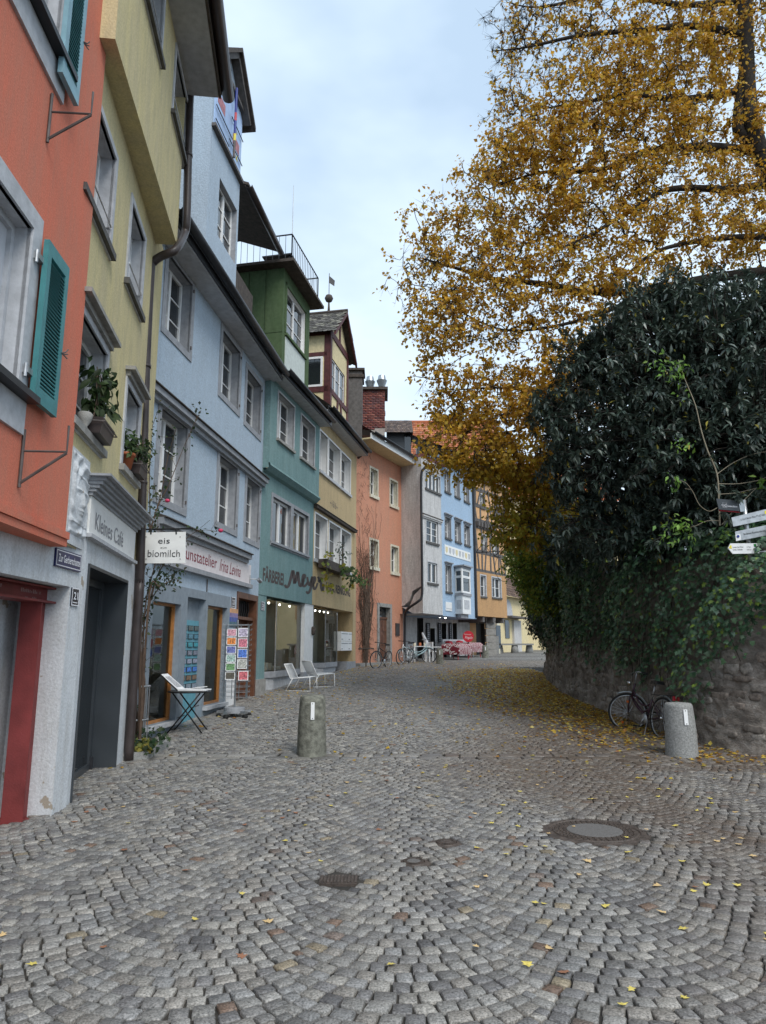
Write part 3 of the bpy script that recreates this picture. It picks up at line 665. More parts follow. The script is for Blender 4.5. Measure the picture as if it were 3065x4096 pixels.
for i, (s, h, hl, hh) in enumerate(WS):
    q = Vector((s, h * 1.25, 0)); b_ = .07 * mnoise.noise(q * .9) + .045 * mnoise.noise(q * 3.1 + Vector((9, 3, 1))) + max(0, .5 - h) * .12; p, nn = wall_pt(s, h, b_ + .004); tt = Vector((-nn.y, nn.x, 0)); vs_, fs_ = random.choice(STV); ro = random.uniform(-.25, .25); cr, sr = math.cos(ro), math.sin(ro)
    P = []
    for x, y, z in vs_: a, b2 = x * hl, y * hh; a, b2 = a * cr - b2 * sr, a * sr + b2 * cr; P.append((p + tt * a + Vector((0, 0, b2)) + nn * (z * .024))[:])
    c = np.array(random.choice([(.22, .19, .165), (.27, .24, .21), (.18, .15, .128), (.31, .28, .25), (.24, .20, .17)])) * random.uniform(.8, 1.2)
    if i in bigs: nmesh('wall_stone', P, [f for f in fs_], M['wallstone'], stone_wall, np.repeat(c[None], len(P), 0))
    else: b0 = len(RV); RV += P; RF += [tuple(a + b0 for a in f) for f in fs_]; RC += [c] * len(P)
print('wall stones', len(WS))
if RV: nmesh('wall_stones', RV, RF, M['wallstone'], stone_wall, np.array(RC), kind='stuff')
mb = MB()     # top of the wall and the garden ground behind it
for i in range(0, 60):
    a, b_ = wall_pt(SL * i / 60, WH, -.0)[0], wall_pt(SL * (i + 1) / 60 * .999, WH)[0]
    mb.quad(a, b_, (26, b_.y + 6, b_.z + .2), (26, a.y + 3, a.z + .2))
struct('garden_ground', mb, M['soil'])
# ------------------------------------------------------------------ ivy over the wall
ivy = thing('ivy', 'dense dark green ivy hanging over the stone wall', 'ivy', (5, 14, 2))
def s_of_y(y): return float(np.interp(y, P2[:, 1][:88], seg[:88]))
def lower_edge(s, y):     # how low the curtain hangs
    e = np.interp(y, [8.6, 9.6, 10.3, 10.9, 11.6, 12.6, 13.5, 15, 17, 19, 22, 24.6, 26], [2.5, 2.3, 1.9, 1.5, .95, 1.05, 1.15, 1.3, 1.45, 1.5, 1.35, 1.25, 1.2])
    return e + .18 * math.sin(s * 3.1) + .1 * math.sin(s * 7.7)
n = 34000; P, D, N, C, L = [], [], [], [], []
vein = []
for i in range(n):
    s = random.uniform(0, SL * .97); q = wall_pt(s, 0)[0]; y = q.y; lo = lower_edge(s, y); hi = WH + .25
    t = random.random() ** .9
    h = lo + (hi - lo) * t
    if random.random() < .05: h = lo - random.random() ** 2 * .45
    bulge = (.12 + .28 * math.sin(min(1, max(0, (h - lo) / (hi - lo))) * math.pi * .7)) * (1 + .5 * math.sin(s * 2.3 + h * 1.9) + .35 * math.sin(s * 6 + h * 5))
    o = bulge * (1 - random.random() ** 2.2 * .8) + .04
    p, nn = wall_pt(s, h, o + h * .05)
    if random.random() < .24:
        back = random.random() * 1.6; p, nn = wall_pt(s, WH, .35 - back); p = p + Vector((0, 0, (.25 + .75 * min(1, back)) * random.uniform(.55, 1.0) * (1 + .4 * math.sin(s * 2.1 + back * 2)))); nn = (nn * .6 + Vector((0, 0, .8)))
    P.append(p); dd = nn * random.uniform(.1, .7) + Vector((random.uniform(-.6, .6), random.uniform(-.6, .6), -random.uniform(.3, 1.1))); D.append(dd)
    N.append(nn + Vector((random.uniform(-.6, .6), random.uniform(-.6, .6), random.uniform(.2, 1)))); L.append(random.uniform(.055, .105))
    fresh = random.random() < (.10 if y < 13 and h < lo + .9 else .03)
    C.append((.14, .20, .035) if fresh else random.choice([(.035, .075, .036), (.046, .092, .042), (.027, .060, .032), (.058, .105, .052), (.075, .110, .068)]))
L = np.array(L); C = np.array(C) * rng.uniform(1.15, 2.3, (n, 1))
leaves('ivy_leaves', np.array(P), np.array(D), np.array(N), L, L * .95, C, 'ivy', M['leafdark'], ivy, piece='ivy_leaf')
mb = MB()
for i in range(70):
    s = random.uniform(0, SL * .9); q = wall_pt(s, 0)[0]; lo = lower_edge(s, q.y); pts = []
    for t in np.linspace(0, 1, 7): pts.append(wall_pt(s + .15 * math.sin(t * 5 + i), WH * (1 - t) + (lo - .25) * t, .14)[0])
    mb.tube(pts, .006, 4)
obj('stems', mb, M['bark'], ivy)['kind'] = 'stuff'
# ------------------------------------------------------------------ evergreen shrub above the wall
shrub = thing('evergreen_shrub', 'huge dark evergreen shrub with long drooping leathery leaves above the wall', 'shrub', (6, 12.5, 3.2))
BL = [(1440, 770, 12.3, 1.45, 1.2), (1430, 655, 12.4, .75, .6), (1345, 715, 12.7, .6, .55), (1530, 650, 12.2, .55, .5), (1625, 640, 11.9, .6, .5), (1270, 770, 13.1, .5, .5), (1180, 890, 13.4, .4, .45), (1300, 800, 13.0, .95, 1.0), (1235, 905, 13.3, .72, .85), (1400, 905, 12.2, 1.4, 1.2), (1560, 800, 11.6, 1.3, 1.35), (1640, 720, 11.8, 1.1, 1.0), (1500, 690, 12.6, .9, .75),
      (1330, 1000, 12.6, 1.15, .95), (1520, 960, 11.5, 1.3, 1.2), (1640, 950, 11.0, 1.2, 1.4), (1230, 1010, 13.6, .65, .75), (1440, 1090, 12.2, 1.1, .85), (1600, 1080, 11.4, 1.2, .9), (1290, 1110, 13.2, .95, .85), (1500, 1150, 11.9, 1.0, .6), (1380, 1160, 12.6, 1.0, .6), (1655, 1060, 11.2, 1.0, .9), (1240, 1180, 14.5, .9, .6), (1700, 820, 11.4, 1.1, 1.5)]
stem_base = [Vector((6.0, 12.6, 3.2)), Vector((6.8, 11.9, 3.2)), Vector((5.5, 13.4, 3.2))]
P, D, N, L, C = [], [], [], [], []; mb = MB()
for bi, (px, py, Y, rx, rz) in enumerate(BL):
    c = at(0, px, py, Y); area = rx * rx + rx * rz * 2; nb = int(105 * area)
    b0 = stem_base[bi % 3]; mid = (b0 + c) / 2 + Vector((random.uniform(-.3, .3), random.uniform(-.3, .3), 0)); mb.tube(smooth_path([b0[:], mid[:], c[:]], 4), [.06 - .004 * i for i in range(9)], 6)
    for i in range(nb):
        d = Vector(rnd_dirs(1)[0]); rr = random.uniform(.66, 1.0) if random.random() < .72 else random.uniform(.2, .66)
        k = 1 + .22 * math.sin(d.x * 7 + bi) + .18 * math.sin(d.z * 6 + d.y * 5)
        tip = c + Vector((d.x * rx, d.y * rx, d.z * rz)) * (rr * k)
        if d.z > .0 and random.random() < .05: tip = c + (tip - c) * random.uniform(1.08, 1.3)
        if d.y > .55 and rr > .6 and random.random() < .5: continue
        if random.random() < .5: mb.tube([c + (tip - c) * .35, c + (tip - c) * .75 + Vector((0, 0, .05)), tip], [.013, .009, .005], 4, cap=False)
        out = (d * .6 + Vector((0, 0, .35))).normalized()
        for q in range(random.randint(9, 14)):
            w = Vector(rnd_dirs(1)[0]); ld = (out * random.uniform(.2, .9) + w * .9); ld.z -= random.uniform(.15, .9); ld.normalize()
            P.append(tip - out * random.uniform(0, .12)); D.append(ld); N.append(Vector((0, 0, 1)) + out * .5 + Vector(rnd_dirs(1)[0]) * .35); L.append(random.uniform(.11, .185))
            C.append(random.choice([(.045, .066, .050), (.056, .080, .060), (.036, .056, .044), (.080, .100, .080), (.066, .084, .066)]) if random.random() > .012 else (.30, .26, .05))
n = len(P); print('shrub leaves', n); L = np.array(L); C = np.array(C) * rng.uniform(1.0, 1.65, (n, 1))
leaves('shrub_leaves', np.array(P), np.array(D), np.array(N), L, L * .32, C, 'lance', M['leafdark'], shrub, piece='leaf')
obj('branches', mb, M['bark'], shrub)
# ------------------------------------------------------------------ trees by attraction points
def grow_tree(root, limbs, lobes, lpc, lsize, pal, trunk_pts, trunk_r, m_leaf, twig_r=.0058, nind=300, bare=()):
    """limbs: polylines of points (with thickness) drawn from the trunk; lobes: (centre, radii, count, leafiness)"""
    nodes, parent, fixed_r = [], [], {}
    def add_path(pts, start, r0, r1):
        prev = start
        for i, p in enumerate(pts):
            nodes.append(np.array(p[:])); parent.append(prev); prev = len(nodes) - 1; fixed_r[prev] = r0 + (r1 - r0) * i / max(1, len(pts) - 1)
        return prev
    tp = smooth_path([tuple(p) for p in trunk_pts], 4); add_path([Vector(p) for p in tp], -1, trunk_r, trunk_r * .55)
    for pts, r0, r1 in limbs:
        sp = [Vector(p) for p in smooth_path([tuple(p) for p in pts], 5)]; A = np.array(nodes); st = int(np.argmin(((A - np.array(sp[0][:])) ** 2).sum(1))); add_path(sp, st, r0, r1)
    att = []
    for c, rad, cnt, leafy in lobes:
        d = rnd_dirs(cnt) * (rng.random((cnt, 1)) ** .42) * np.array(rad); pts = np.array(c[:]) + d
        for p in pts: att.append((p, leafy))
    r0 = np.array(nodes); depth = [0] * len(nodes)
    nf = len(nodes)
    order = sorted(range(len(att)), key=lambda i: ((r0 - att[i][0]) ** 2).sum(1).min())
    N_ = np.zeros((len(nodes) + 3 * len(att) + 10, 3)); N_[:len(nodes)] = r0; cnt = len(nodes); cost = np.zeros(len(N_))
    for i in range(nf): cost[i] = (cost[parent[i]] + np.linalg.norm(N_[i] - N_[parent[i]])) if parent[i] >= 0 else 0
    tips = []
    for i in order:
        p, leafy = att[i]; dd = np.linalg.norm(N_[:cnt] - p, axis=1); j = int(np.argmin(dd + .10 * cost[:cnt])); q = N_[j]
        L = dd[j]; k = 3 if L > .5 else 2; prev = j; mid_off = rng.normal(size=3) * .09 * L + np.array((0, 0, .06 * L))
        for a in range(1, k + 1):
            t = a / k; x = q + (p - q) * t + mid_off * math.sin(math.pi * t); N_[cnt] = x; cost[cnt] = cost[prev] + L / k; parent.append(prev); prev = cnt; cnt += 1
        tips.append((prev, j, leafy))
    ch = [0.0] * cnt
    for i in range(cnt - 1, nf - 1, -1):
        ch[i] = ch[i] if ch[i] > 0 else twig_r ** 2.4
        if parent[i] >= nf: ch[parent[i]] += ch[i]
    rad = [fixed_r.get(i, 0) if i < nf else min(.07, ch[i] ** (1 / 2.4)) for i in range(cnt)]
    V_, F_ = [], []
    for i in range(cnt):
        j = parent[i]
        if j < 0: continue
        a, b_ = N_[j], N_[i]; t = b_ - a; Ln = np.linalg.norm(t)
        if Ln < 1e-6: continue
        t = t / Ln; ref = np.array((0, 0, 1.0)) if abs(t[2]) < .9 else np.array((1.0, 0, 0)); u = np.cross(t, ref); u /= np.linalg.norm(u); w = np.cross(t, u)
        ra = rad[j] if (i < nf or j >= nf) else min(rad[j], rad[i] * 1.4); ns_ = 7 if rad[i] > .03 else 4
        ns_ = 4 if rad[i] <= .03 else 8; b0 = len(V_)
        for (q, r_) in ((a, ra), (b_, rad[i])):
            for s in range(ns_): V_.append(q + (u * math.cos(2 * math.pi * s / ns_) + w * math.sin(2 * math.pi * s / ns_)) * r_)
        for s in range(ns_): F_.append((b0 + s, b0 + (s + 1) % ns_, b0 + ns_ + (s + 1) % ns_, b0 + ns_ + s))
    o = nmesh('trunk', V_, F_, M['bark'], root, smooth=True)
    P, D, N, L, Ci = [], [], [], [], []; tv, tf2 = [], []
    for tip, j, leafy in tips:
        p = N_[tip]; q = N_[parent[tip]]; dirn = p - q; dirn /= max(np.linalg.norm(dirn), 1e-6)
        gm = rng.gamma(1.1, 1 / 1.1)
        for s in range(4 if leafy > .3 else 9):      # short twigs at the tip
            w = dirn + rng.normal(size=3) * .7; w /= np.linalg.norm(w); ln = rng.uniform(.12, .34); e = p + w * ln; st = q + (p - q) * rng.uniform(.3, 1)
            u = np.cross(w, (.3, .5, .8)); u /= np.linalg.norm(u); b0 = len(tv); tv += [st + u * twig_r * .8, st - u * twig_r * .8, e]; tf2.append((b0, b0 + 1, b0 + 2))
            u2 = np.cross(w, u); b0 = len(tv); tv += [st + u2 * twig_r * .8, st - u2 * twig_r * .8, e]; tf2.append((b0, b0 + 1, b0 + 2))
            nl = rng.poisson(lpc * leafy / 4 * gm)
            for _ in range(nl):
                t = rng.uniform(.1, 1.1); x = st + (e - st) * t + rng.normal(size=3) * .045; P.append(x); dd = w * .4 + rng.normal(size=3) * .6; dd[2] -= .7; D.append(dd); N.append(rng.normal(size=3) * .6 + np.array((-.2, -.5, .8))); Ci.append(p)
    nmesh('twigs', tv, tf2, M['bark'], root, kind='stuff')
    P = np.array(P); n = len(P); L = lsize * rng.uniform(.7, 1.25, n); C = pal(P, n); print(root.name, 'tips', len(tips), 'leaves', n)
    leaves('crown', P, np.array(D), np.array(N), L, L * .88, C, 'oval', m_leaf, root, nind=nind, piece='leaf')
lime = thing('lime_tree', 'large lime tree with golden autumn leaves and dark branches overhanging the street', 'tree', (9.2, 16.5, 3.4))
def zl(pts, Y0, Y1): return [at(22, x, y, Y0 + (Y1 - Y0) * i / max(1, len(pts) - 1)) for i, (x, y) in enumerate(pts)]
TR = Vector((9.6, 16.6, 3.2)); trunk = [TR, TR + Vector((-.1, 0, 3)), at(22, 1640, 1000, 16.4) + Vector((.6, 0, 0)), at(22, 1600, 560, 16.2), at(22, 1570, 200, 16), at(22, 1560, -300, 15.8)]
limbs = [(zl([(1640, 620), (1540, 560), (1545, 400), (1570, 200)], 16.4, 16), .17, .10),
         (zl([(1640, 1150), (1400, 1180), (1150, 1230), (930, 1235), (700, 1200), (500, 1180), (330, 1130), (190, 1090)], 16.4, 15.2), .14, .018),
         (zl([(1655, 780), (1500, 800), (1250, 800), (1100, 880), (900, 1000), (760, 1060)], 16.4, 14.8), .11, .02),
         (zl([(1600, 640), (1400, 620), (1150, 640), (950, 720), (700, 730), (480, 800)], 16.4, 15), .12, .016),
         (zl([(1560, 380), (1300, 420), (1080, 400), (850, 440), (620, 470)], 16.2, 15), .10, .016),
         (zl([(1560, 150), (1350, 110), (1100, 130), (870, 150), (640, 200), (500, 215)], 16, 14.8), .10, .012),
         (zl([(1560, 0), (1300, 20), (1000, -20), (700, 30), (560, 10)], 16, 15), .09, .012),
         (zl([(1640, 1000), (1450, 1010), (1200, 1060), (1050, 1180)], 16.4, 15.4), .09, .025),
         (zl([(1150, 1230), (950, 1330), (700, 1390), (520, 1390), (330, 1300)], 15.8, 15), .06, .012),
         (zl([(1250, 1300), (1000, 1480), (750, 1640), (520, 1640), (330, 1650)], 16.2, 15.2), .07, .012),
         (zl([(1100, 1480), (850, 1700), (600, 1820), (400, 1830)], 16.2, 15.4), .05, .012)]
LB = [(1450, 250, 16, 2.0, 1.6, 190, 1), (1200, 300, 15.5, 1.7, 1.3, 190, 1), (950, 330, 15.2, 1.2, .9, 120, .9), (760, 160, 15, 1.3, .7, 85, .22), (600, 160, 14.9, .8, .8, 70, .06), (640, 60, 15, 1.0, .6, 60, .15), (950, 60, 15.2, 1.4, .8, 120, .8), (1250, 60, 15.5, 1.5, 1.0, 150, .95), (1580, 60, 16, 1.2, 1.2, 140, 1.1),
      (1450, 560, 16, 1.7, 1.2, 170, 1), (1150, 560, 15.5, 1.7, 1.1, 200, 1.05), (850, 500, 15.2, 1.6, .8, 170, 1.05), (640, 470, 15, .9, .6, 70, .6), (545, 450, 14.9, .5, .6, 36, .15), (700, 660, 15, 1.3, .7, 150, 1.0), (470, 780, 14.9, .75, .8, 85, .7), (560, 700, 14.9, .8, .6, 70, .8),
      (950, 760, 15.2, 1.4, .8, 150, .9), (1250, 780, 15.6, 1.5, .9, 150, .8), (1550, 800, 16, 1.3, 1.2, 150, .9), (720, 900, 15, 1.2, .8, 140, 1.0), (1000, 980, 15.3, 1.4, .8, 140, .9), (1350, 1020, 15.8, 1.5, .9, 150, .95), (1600, 1020, 16, 1.0, .9, 100, .95),
      (450, 1010, 15, 1.1, .75, 110, .75), (230, 1010, 14.9, .8, .7, 80, .6), (170, 1180, 14.9, .7, .6, 55, .4), (400, 1180, 15, 1.0, .6, 90, .7), (650, 1140, 15, 1.2, .7, 120, .9), (280, 1340, 15, .9, .6, 85, .8), (480, 1320, 15, 1.1, .7, 100, .55), (750, 1310, 15.2, 1.2, .6, 110, .8), (1000, 1200, 15.4, 1.3, .8, 130, 1.0), (300, 1450, 15, .6, .35, 45, .9),
      (850, 1500, 15.4, 1.1, .7, 120, .9), (560, 1470, 15.1, .9, .45, 55, .35), (700, 1640, 15.3, 1.2, .7, 140, 1.0), (420, 1640, 15.2, 1.0, .55, 80, .75), (260, 1630, 15.1, .5, .35, 28, .5), (330, 1760, 15.2, .6, .4, 50, .9), (560, 1790, 15.4, 1.1, .6, 120, 1.1), (350, 1900, 15.3, .9, .5, 90, 1.0), (620, 1930, 15.5, 1.0, .6, 130, 1.1), (800, 1700, 15.8, 1.0, .9, 110, 1.0),
      (450, 1980, 15.5, .9, .35, 70, 1.0), (760, 1990, 16, .9, .9, 120, 1.1)]
lobes = [(at(22, x, y, Y), (rx * 1.08, 1.5, rz * .72), int(c * 1.0), lf) for x, y, Y, rx, rz, c, lf in LB]
lobes += [(at(7, x, y, Y), (rx, 1.2, rz), c, lf) for x, y, Y, rx, rz, c, lf in [(120, 250, 16.6, .8, .8, 90, 1.1), (300, 330, 16.4, .9, .7, 90, 1.1), (120, 480, 16.8, .9, .55, 90, 1.1), (330, 520, 16.4, .9, .6, 90, 1.1), (450, 400, 16, .8, .6, 70, 1.1)]]
def lime_pal(P, n):
    c = np.array([(.52, .29, .028), (.60, .36, .032), (.46, .23, .022), (.54, .37, .05), (.62, .33, .02), (.36, .20, .04)])[rng.integers(0, 6, n)] * rng.uniform(.8, 1.2, (n, 1))
    t = np.clip((6.0 - P[:, 2]) / 1.6, 0, 1)[:, None] * (rng.random((n, 1)) < .75); return c * (1 - t) + np.array((.38, .33, .035)) * t
grow_tree(lime, limbs, lobes, 15.5, .09, lime_pal, trunk, .30, M['leaf'])
green = thing('garden_tree', 'green leafy tree below the golden crown at the far end of the wall', 'tree', (6.2, 19.5, 3.4))
gl_ = [(at(7, x, y, Y), (rx, 1.0, rz), c, lf) for x, y, Y, rx, rz, c, lf in [(230, 640, 18.6, .85, .6, 150, 1.2), (400, 700, 18.2, .9, .6, 130, 1.2), (160, 740, 19, .5, .42, 70, .9), (290, 800, 18.8, .75, .45, 120, 1.2), (430, 600, 17.8, .8, .7, 110, 1.2), (330, 900, 18.5, .8, .5, 100, 1.2), (480, 800, 17.8, .9, .7, 110, 1.2)]]
def green_pal(P, n):
    c = np.array([(.26, .32, .045), (.18, .27, .04), (.36, .34, .05), (.15, .22, .05)])[rng.integers(0, 4, n)] * rng.uniform(.75, 1.25, (n, 1)); return c
grow_tree(green, [], gl_, 26, .075, green_pal, [Vector((6.3, 19.5, 3.3)), Vector((6.1, 19.3, 4.2)), at(7, 330, 700, 18.6), at(7, 250, 560, 18.6)], .12, M['leaf'], nind=120)
# ================================================================== coral house (nearest on the left)
def sides(mb, F, u0, u1, v0, v1, depth=7.0, d=0.0, left=True, right=True, back=True):
    if left: mb.quad(F.p(u0, v0, d), F.p(u0, v1, d), F.p(u0, v1, -depth), F.p(u0, v0, -depth))
    if right: mb.quad(F.p(u1, v0, d), F.p(u1, v0, -depth), F.p(u1, v1, -depth), F.p(u1, v1, d))
    if back: mb.quad(F.p(u0, v0, -depth), F.p(u0, v1, -depth), F.p(u1, v1, -depth), F.p(u1, v0, -depth))
F1 = Fac((-2.70, 2.7), (-3.0, 6.62)); F1g = Fac((-3.02, 2.7), (-3.16, 7.5))
coral = thing('coral_house', 'coral red plastered house front with teal shutters at the left edge', 'house', (-3.1, 5, 0))
zj = 2.56
ur, vt = F1.uv(1, 190, 1372); _, vb = F1.uv(19, 118, 955); h1 = (ur - 1.25, ur, vb, vt)
ur2, vb2 = F1.uv(1, 345, 320); h2 = (ur2 - 1.25, ur2, vb2 - .05, vb2 + 1.65)
mb = MB(); wall_mesh(mb, F1, 0, F1.L, zj, 11.5, [h1, h2]); sides(mb, F1, 0, F1.L, zj, 11.5, 7)
mb.quad(F1.p(0, zj, 0), F1.p(F1.L, zj, 0), F1.p(F1.L, zj, -2), F1.p(0, zj, -2)); obj('wall', mb, M['coral'], coral)
mb = MB(); F1.box(mb, 0, F1.L + .012, zj - .035, zj + .03, -.3, .018); F1.box(mb, 0, F1.L + .02, zj + .034, zj + .10, -.3, .034); obj('jetty_moulding', mb, M['coral'], coral)
for hh in (h1, h2):
    w = window(F1, coral, hh, reveal=.16, rmat=M['greylight'], sur=.17, sill=0, cols=1, rows=1, gmat=M['panel'], fmat=M['greylight'])
    mb = MB(); F1.box(mb, hh[0] - .2, hh[1] + .2, hh[2] - .06, hh[2] - .005, -.02, .12); obj('sill', mb, M['black'], w)
    mb = MB(); F1.box(mb, hh[0] - .18, hh[1] + .17, hh[2] - .33, hh[2] - .062, -.02, .026); obj('apron', mb, M['greylight'], w)
def shutter(F, root, u0, u1, v0, v1, m, d=.055, n=34, m2=None):
    mb = MB(); t = .045; s = .075
    for a in ((u0, u0 + s, v0, v1), (u1 - s, u1, v0, v1), (u0 + s, u1 - s, v1 - .12, v1), (u0 + s, u1 - s, v0, v0 + .13)): F.box(mb, *a, d, d + t)
    F.box(mb, u0 + s, u1 - s, v0 + .13, v1 - .12, d - .002, d + .002)
    sh = obj('shutter', mb, m, root); q0, q1 = v0 + .13, v1 - .12; sl = None
    for i in range(n):
        vv = q0 + (q1 - q0) * (i + .5) / n; hgt = (q1 - q0) / n * 1.1; a = MB()
        a.hexa([F.p(u0 + s, vv - hgt, d + t - .004), F.p(u1 - s, vv - hgt, d + t - .004), F.p(u1 - s, vv - hgt + .008, d + t), F.p(u0 + s, vv - hgt + .008, d + t),
                F.p(u0 + s, vv + hgt * .3, d + .004), F.p(u1 - s, vv + hgt * .3, d + .004), F.p(u1 - s, vv + hgt * .3 + .008, d + .008), F.p(u0 + s, vv + hgt * .3 + .008, d + .008)])
        obj('slat', a, m2 or m, sh)
    hb = MB()
    for vv in (v0 + .22, v1 - .2): F.box(hb, u0 - .09, u0 + .03, vv - .025, vv + .025, d - .055, d + .012); hb.tube([F.p(u0 - .085, vv - .06, d - .01), F.p(u0 - .085, vv + .05, d - .01)], .014, 8)
    obj('hinge', hb, M['steel'], sh); cb = MB(); vm = v0 + (v1 - v0) * .42
    for s_ in (-1, 0, 1): cb.tube([F.p(u1 - .02, vm, d + t), F.p(u1 + .02, vm + .02 * s_, d + t + .02), F.p(u1 + .035, vm + .045 * s_ + .01, d + t + .035)], .006, 5)
    obj('catch', cb, M['iron'], sh); return sh
a = F1.uv(19, 262, 560, .08); b_ = F1.uv(19, 418, 600, .08); vt = F1.uv(1, 262, 1405, .08)[1]; vb = F1.uv(19, 225, 1020, .08)[1]
shutter(F1, coral, a[0], b_[0], vb, vt, M['tealwood'])
a = F1.uv(1, 395, 200, .08); b_ = F1.uv(1, 500, 200, .08); vb = F1.uv(1, 460, 640, .08)[1]
shutter(F1, coral, a[0] - .03, b_[0], vb, vb + 1.62, M['tealwood2'], m2=M['tealwood'])
def bracket(F, root, P, d_out=.36, drop=.42):
    u, v = P; mb = MB(); mb.tube([F.p(u, v + .06, .015), F.p(u, v - drop, .015)], .013, 6); mb.tube([F.p(u, v - .12, .01), F.p(u, v - .12, d_out), F.p(u, v + .1, d_out)], .010, 6)
    mb.tube([F.p(u, v - drop + .03, .01), F.p(u, v - .13, d_out)], .012, 6); obj('bracket', mb, M['iron'], root)
bracket(F1, coral, F1.uv(19, 160, 1270, .01)); bracket(F1, coral, F1.uv(1, 308, 600, .01))
# ground floor: white wall with the red steel frame
ground = coral
uo, vo_ = F1g.uv(8, 565, 95); mb = MB(); hol = (-.2, uo, -.2, vo_); wall_mesh(mb, F1g, 0, F1g.L, -.1, zj + .3, [hol])
mb.quad(F1g.p(uo, -.1, 0), F1g.p(uo, -.1, -.55), F1g.p(uo, vo_, -.55), F1g.p(uo, vo_, 0)); mb.quad(F1g.p(0, vo_, 0), F1g.p(uo, vo_, 0), F1g.p(uo, vo_, -.55), F1g.p(0, vo_, -.55))
mb.quad(F1g.p(0, -.1, -.5), F1g.p(uo, -.1, -.5), F1g.p(uo, vo_, -.5), F1g.p(0, vo_, -.5)); obj('ground_floor_wall', mb, M['white'], coral)
db = -.14
pu0, pu1 = F1g.uv(8, 250, 1200, db)[0], F1g.uv(8, 405, 1200, db)[0]; bt, bb = vo_ - .01, F1g.uv(8, 470, 235, db)[1]
mb = MB(); F1g.box(mb, pu0, pu0 + .018, -.1, bb, db - .2, db); F1g.box(mb, pu1 - .018, pu1, -.1, bb, db - .2, db + .004); F1g.box(mb, pu0 + .018, pu1 - .018, -.1, bb, db - .11, db - .09)
F1g.box(mb, pu0 - .02, pu1 + .03, -.1, .012, db - .24, db + .02); post = obj('steel_post', mb, M['redsteel'], coral, label='red oxide painted steel post with worn foot')
mb = MB(); F1g.box(mb, -.1, pu1 + .02, bb, bb + .02, db - .2, db + .012); F1g.box(mb, -.1, pu1 + .01, bt - .02, bt - .002, db - .2, db + .006); F1g.box(mb, -.1, pu1, bb + .02, bt - .02, db - .10, db - .08)
stl = obj('steel_lintel', mb, M['redsteel'], coral, label='red steel lintel with faded white lettering')
mb = MB()
for q, (uu, nn_, vo2) in enumerate(((0.35, 9, .07), (0.9, 11, .05), (1.5, 10, .06), (1.5, 8, -.01), (2.2, 12, .05), (2.3, 7, -.02))):     # worn white lettering, no longer legible
    for i in range(nn_):
        if random.random() < .8: F1g.box(mb, pu1 - 2.9 + uu + i * .035, pu1 - 2.9 + uu + i * .035 + random.uniform(.008, .02), (bb + bt) / 2 + vo2 - .05, (bb + bt) / 2 + vo2 - .05 + random.uniform(.02, .04), db - .0795, db - .078)
obj('faded_lettering', mb, plain('faded_paint', (.30, .20, .19), .8), stl)
def number_plate(F, root, k, x0, y0, x1, y1, txt, d=0.0):
    u0, u1, v0, v1 = F.rect(k, x0, y0, x1, y1, d)
    if v1 - v0 < (u1 - u0): v0 = v1 - (u1 - u0)
    mb = MB(); F.box(mb, u0, u1, v0, v1, d, d + .014); o = obj('house_number', mb, M['enamelblack'], root, label='black enamel plate with house number ' + txt)
    w, h = u1 - u0, v1 - v0; fr = MB(); e = w * .06
    for a in ((u0, u1, v0, v0 + e), (u0, u1, v1 - e, v1), (u0, u0 + e, v0 + e, v1 - e), (u1 - e, u1, v0 + e, v1 - e)): F.box(fr, *a, d + .0145, d + .0165)
    obj('border', fr, M['inkwhite'], o)
    letters(txt, F.p(u0 + w * .2, v0 + h * .36, d + .014), F.p(u1 - w * .2, v0 + h * .36, d + .014), h * .4, F.N, M['inkwhite'], o, bold=.02)
    ln = MB(); F.box(ln, u0 + w * .18, u1 - w * .18, v0 + h * .16, v0 + h * .21, d + .0145, d + .0155); obj('small_print', ln, M['inkwhite'], o); return o
number_plate(F1g, coral, 8, 574, 100, 622, 214, '21')
# street name plate
u0, u1, v0, v1 = F1g.rect(19, 372, 2030, 535, 2192); vl = F1g.uv(19, 360, 2150)[1]; vr = F1g.uv(19, 533, 2072)[1]; v1 = (v1 + vr) / 2 if abs(v1 - vr) < .3 else v1; v0 = (v0 + vl) / 2
sp = thing('street_sign', 'dark blue enamel street name plate on the white pilaster', 'street sign', F1g.p(u0, v0)); mb = MB(); F1g.box(mb, u0, u1, v0, v1, .004, .022); pl = obj('plate', mb, M['enamel'], sp)
fr = MB(); e = .008
for a in ((u0 + .012, u1 - .012, v0 + .012, v0 + .012 + e), (u0 + .012, u1 - .012, v1 - .012 - e, v1 - .012), (u0 + .012, u0 + .012 + e, v0 + .02, v1 - .02), (u1 - .012 - e, u1 - .012, v0 + .02, v1 - .02)): F1g.box(fr, *a, .0222, .0235)
obj('border', fr, M['inkwhite'], sp); hv = v1 - v0
letters('Zur Gerberschanze', F1g.p(u0 + .05, v0 + hv * .30, .022), F1g.p(u1 - .04, v0 + hv * .30, .022), hv * .42, F1g.N, M['inkwhite'], sp, bold=.012)
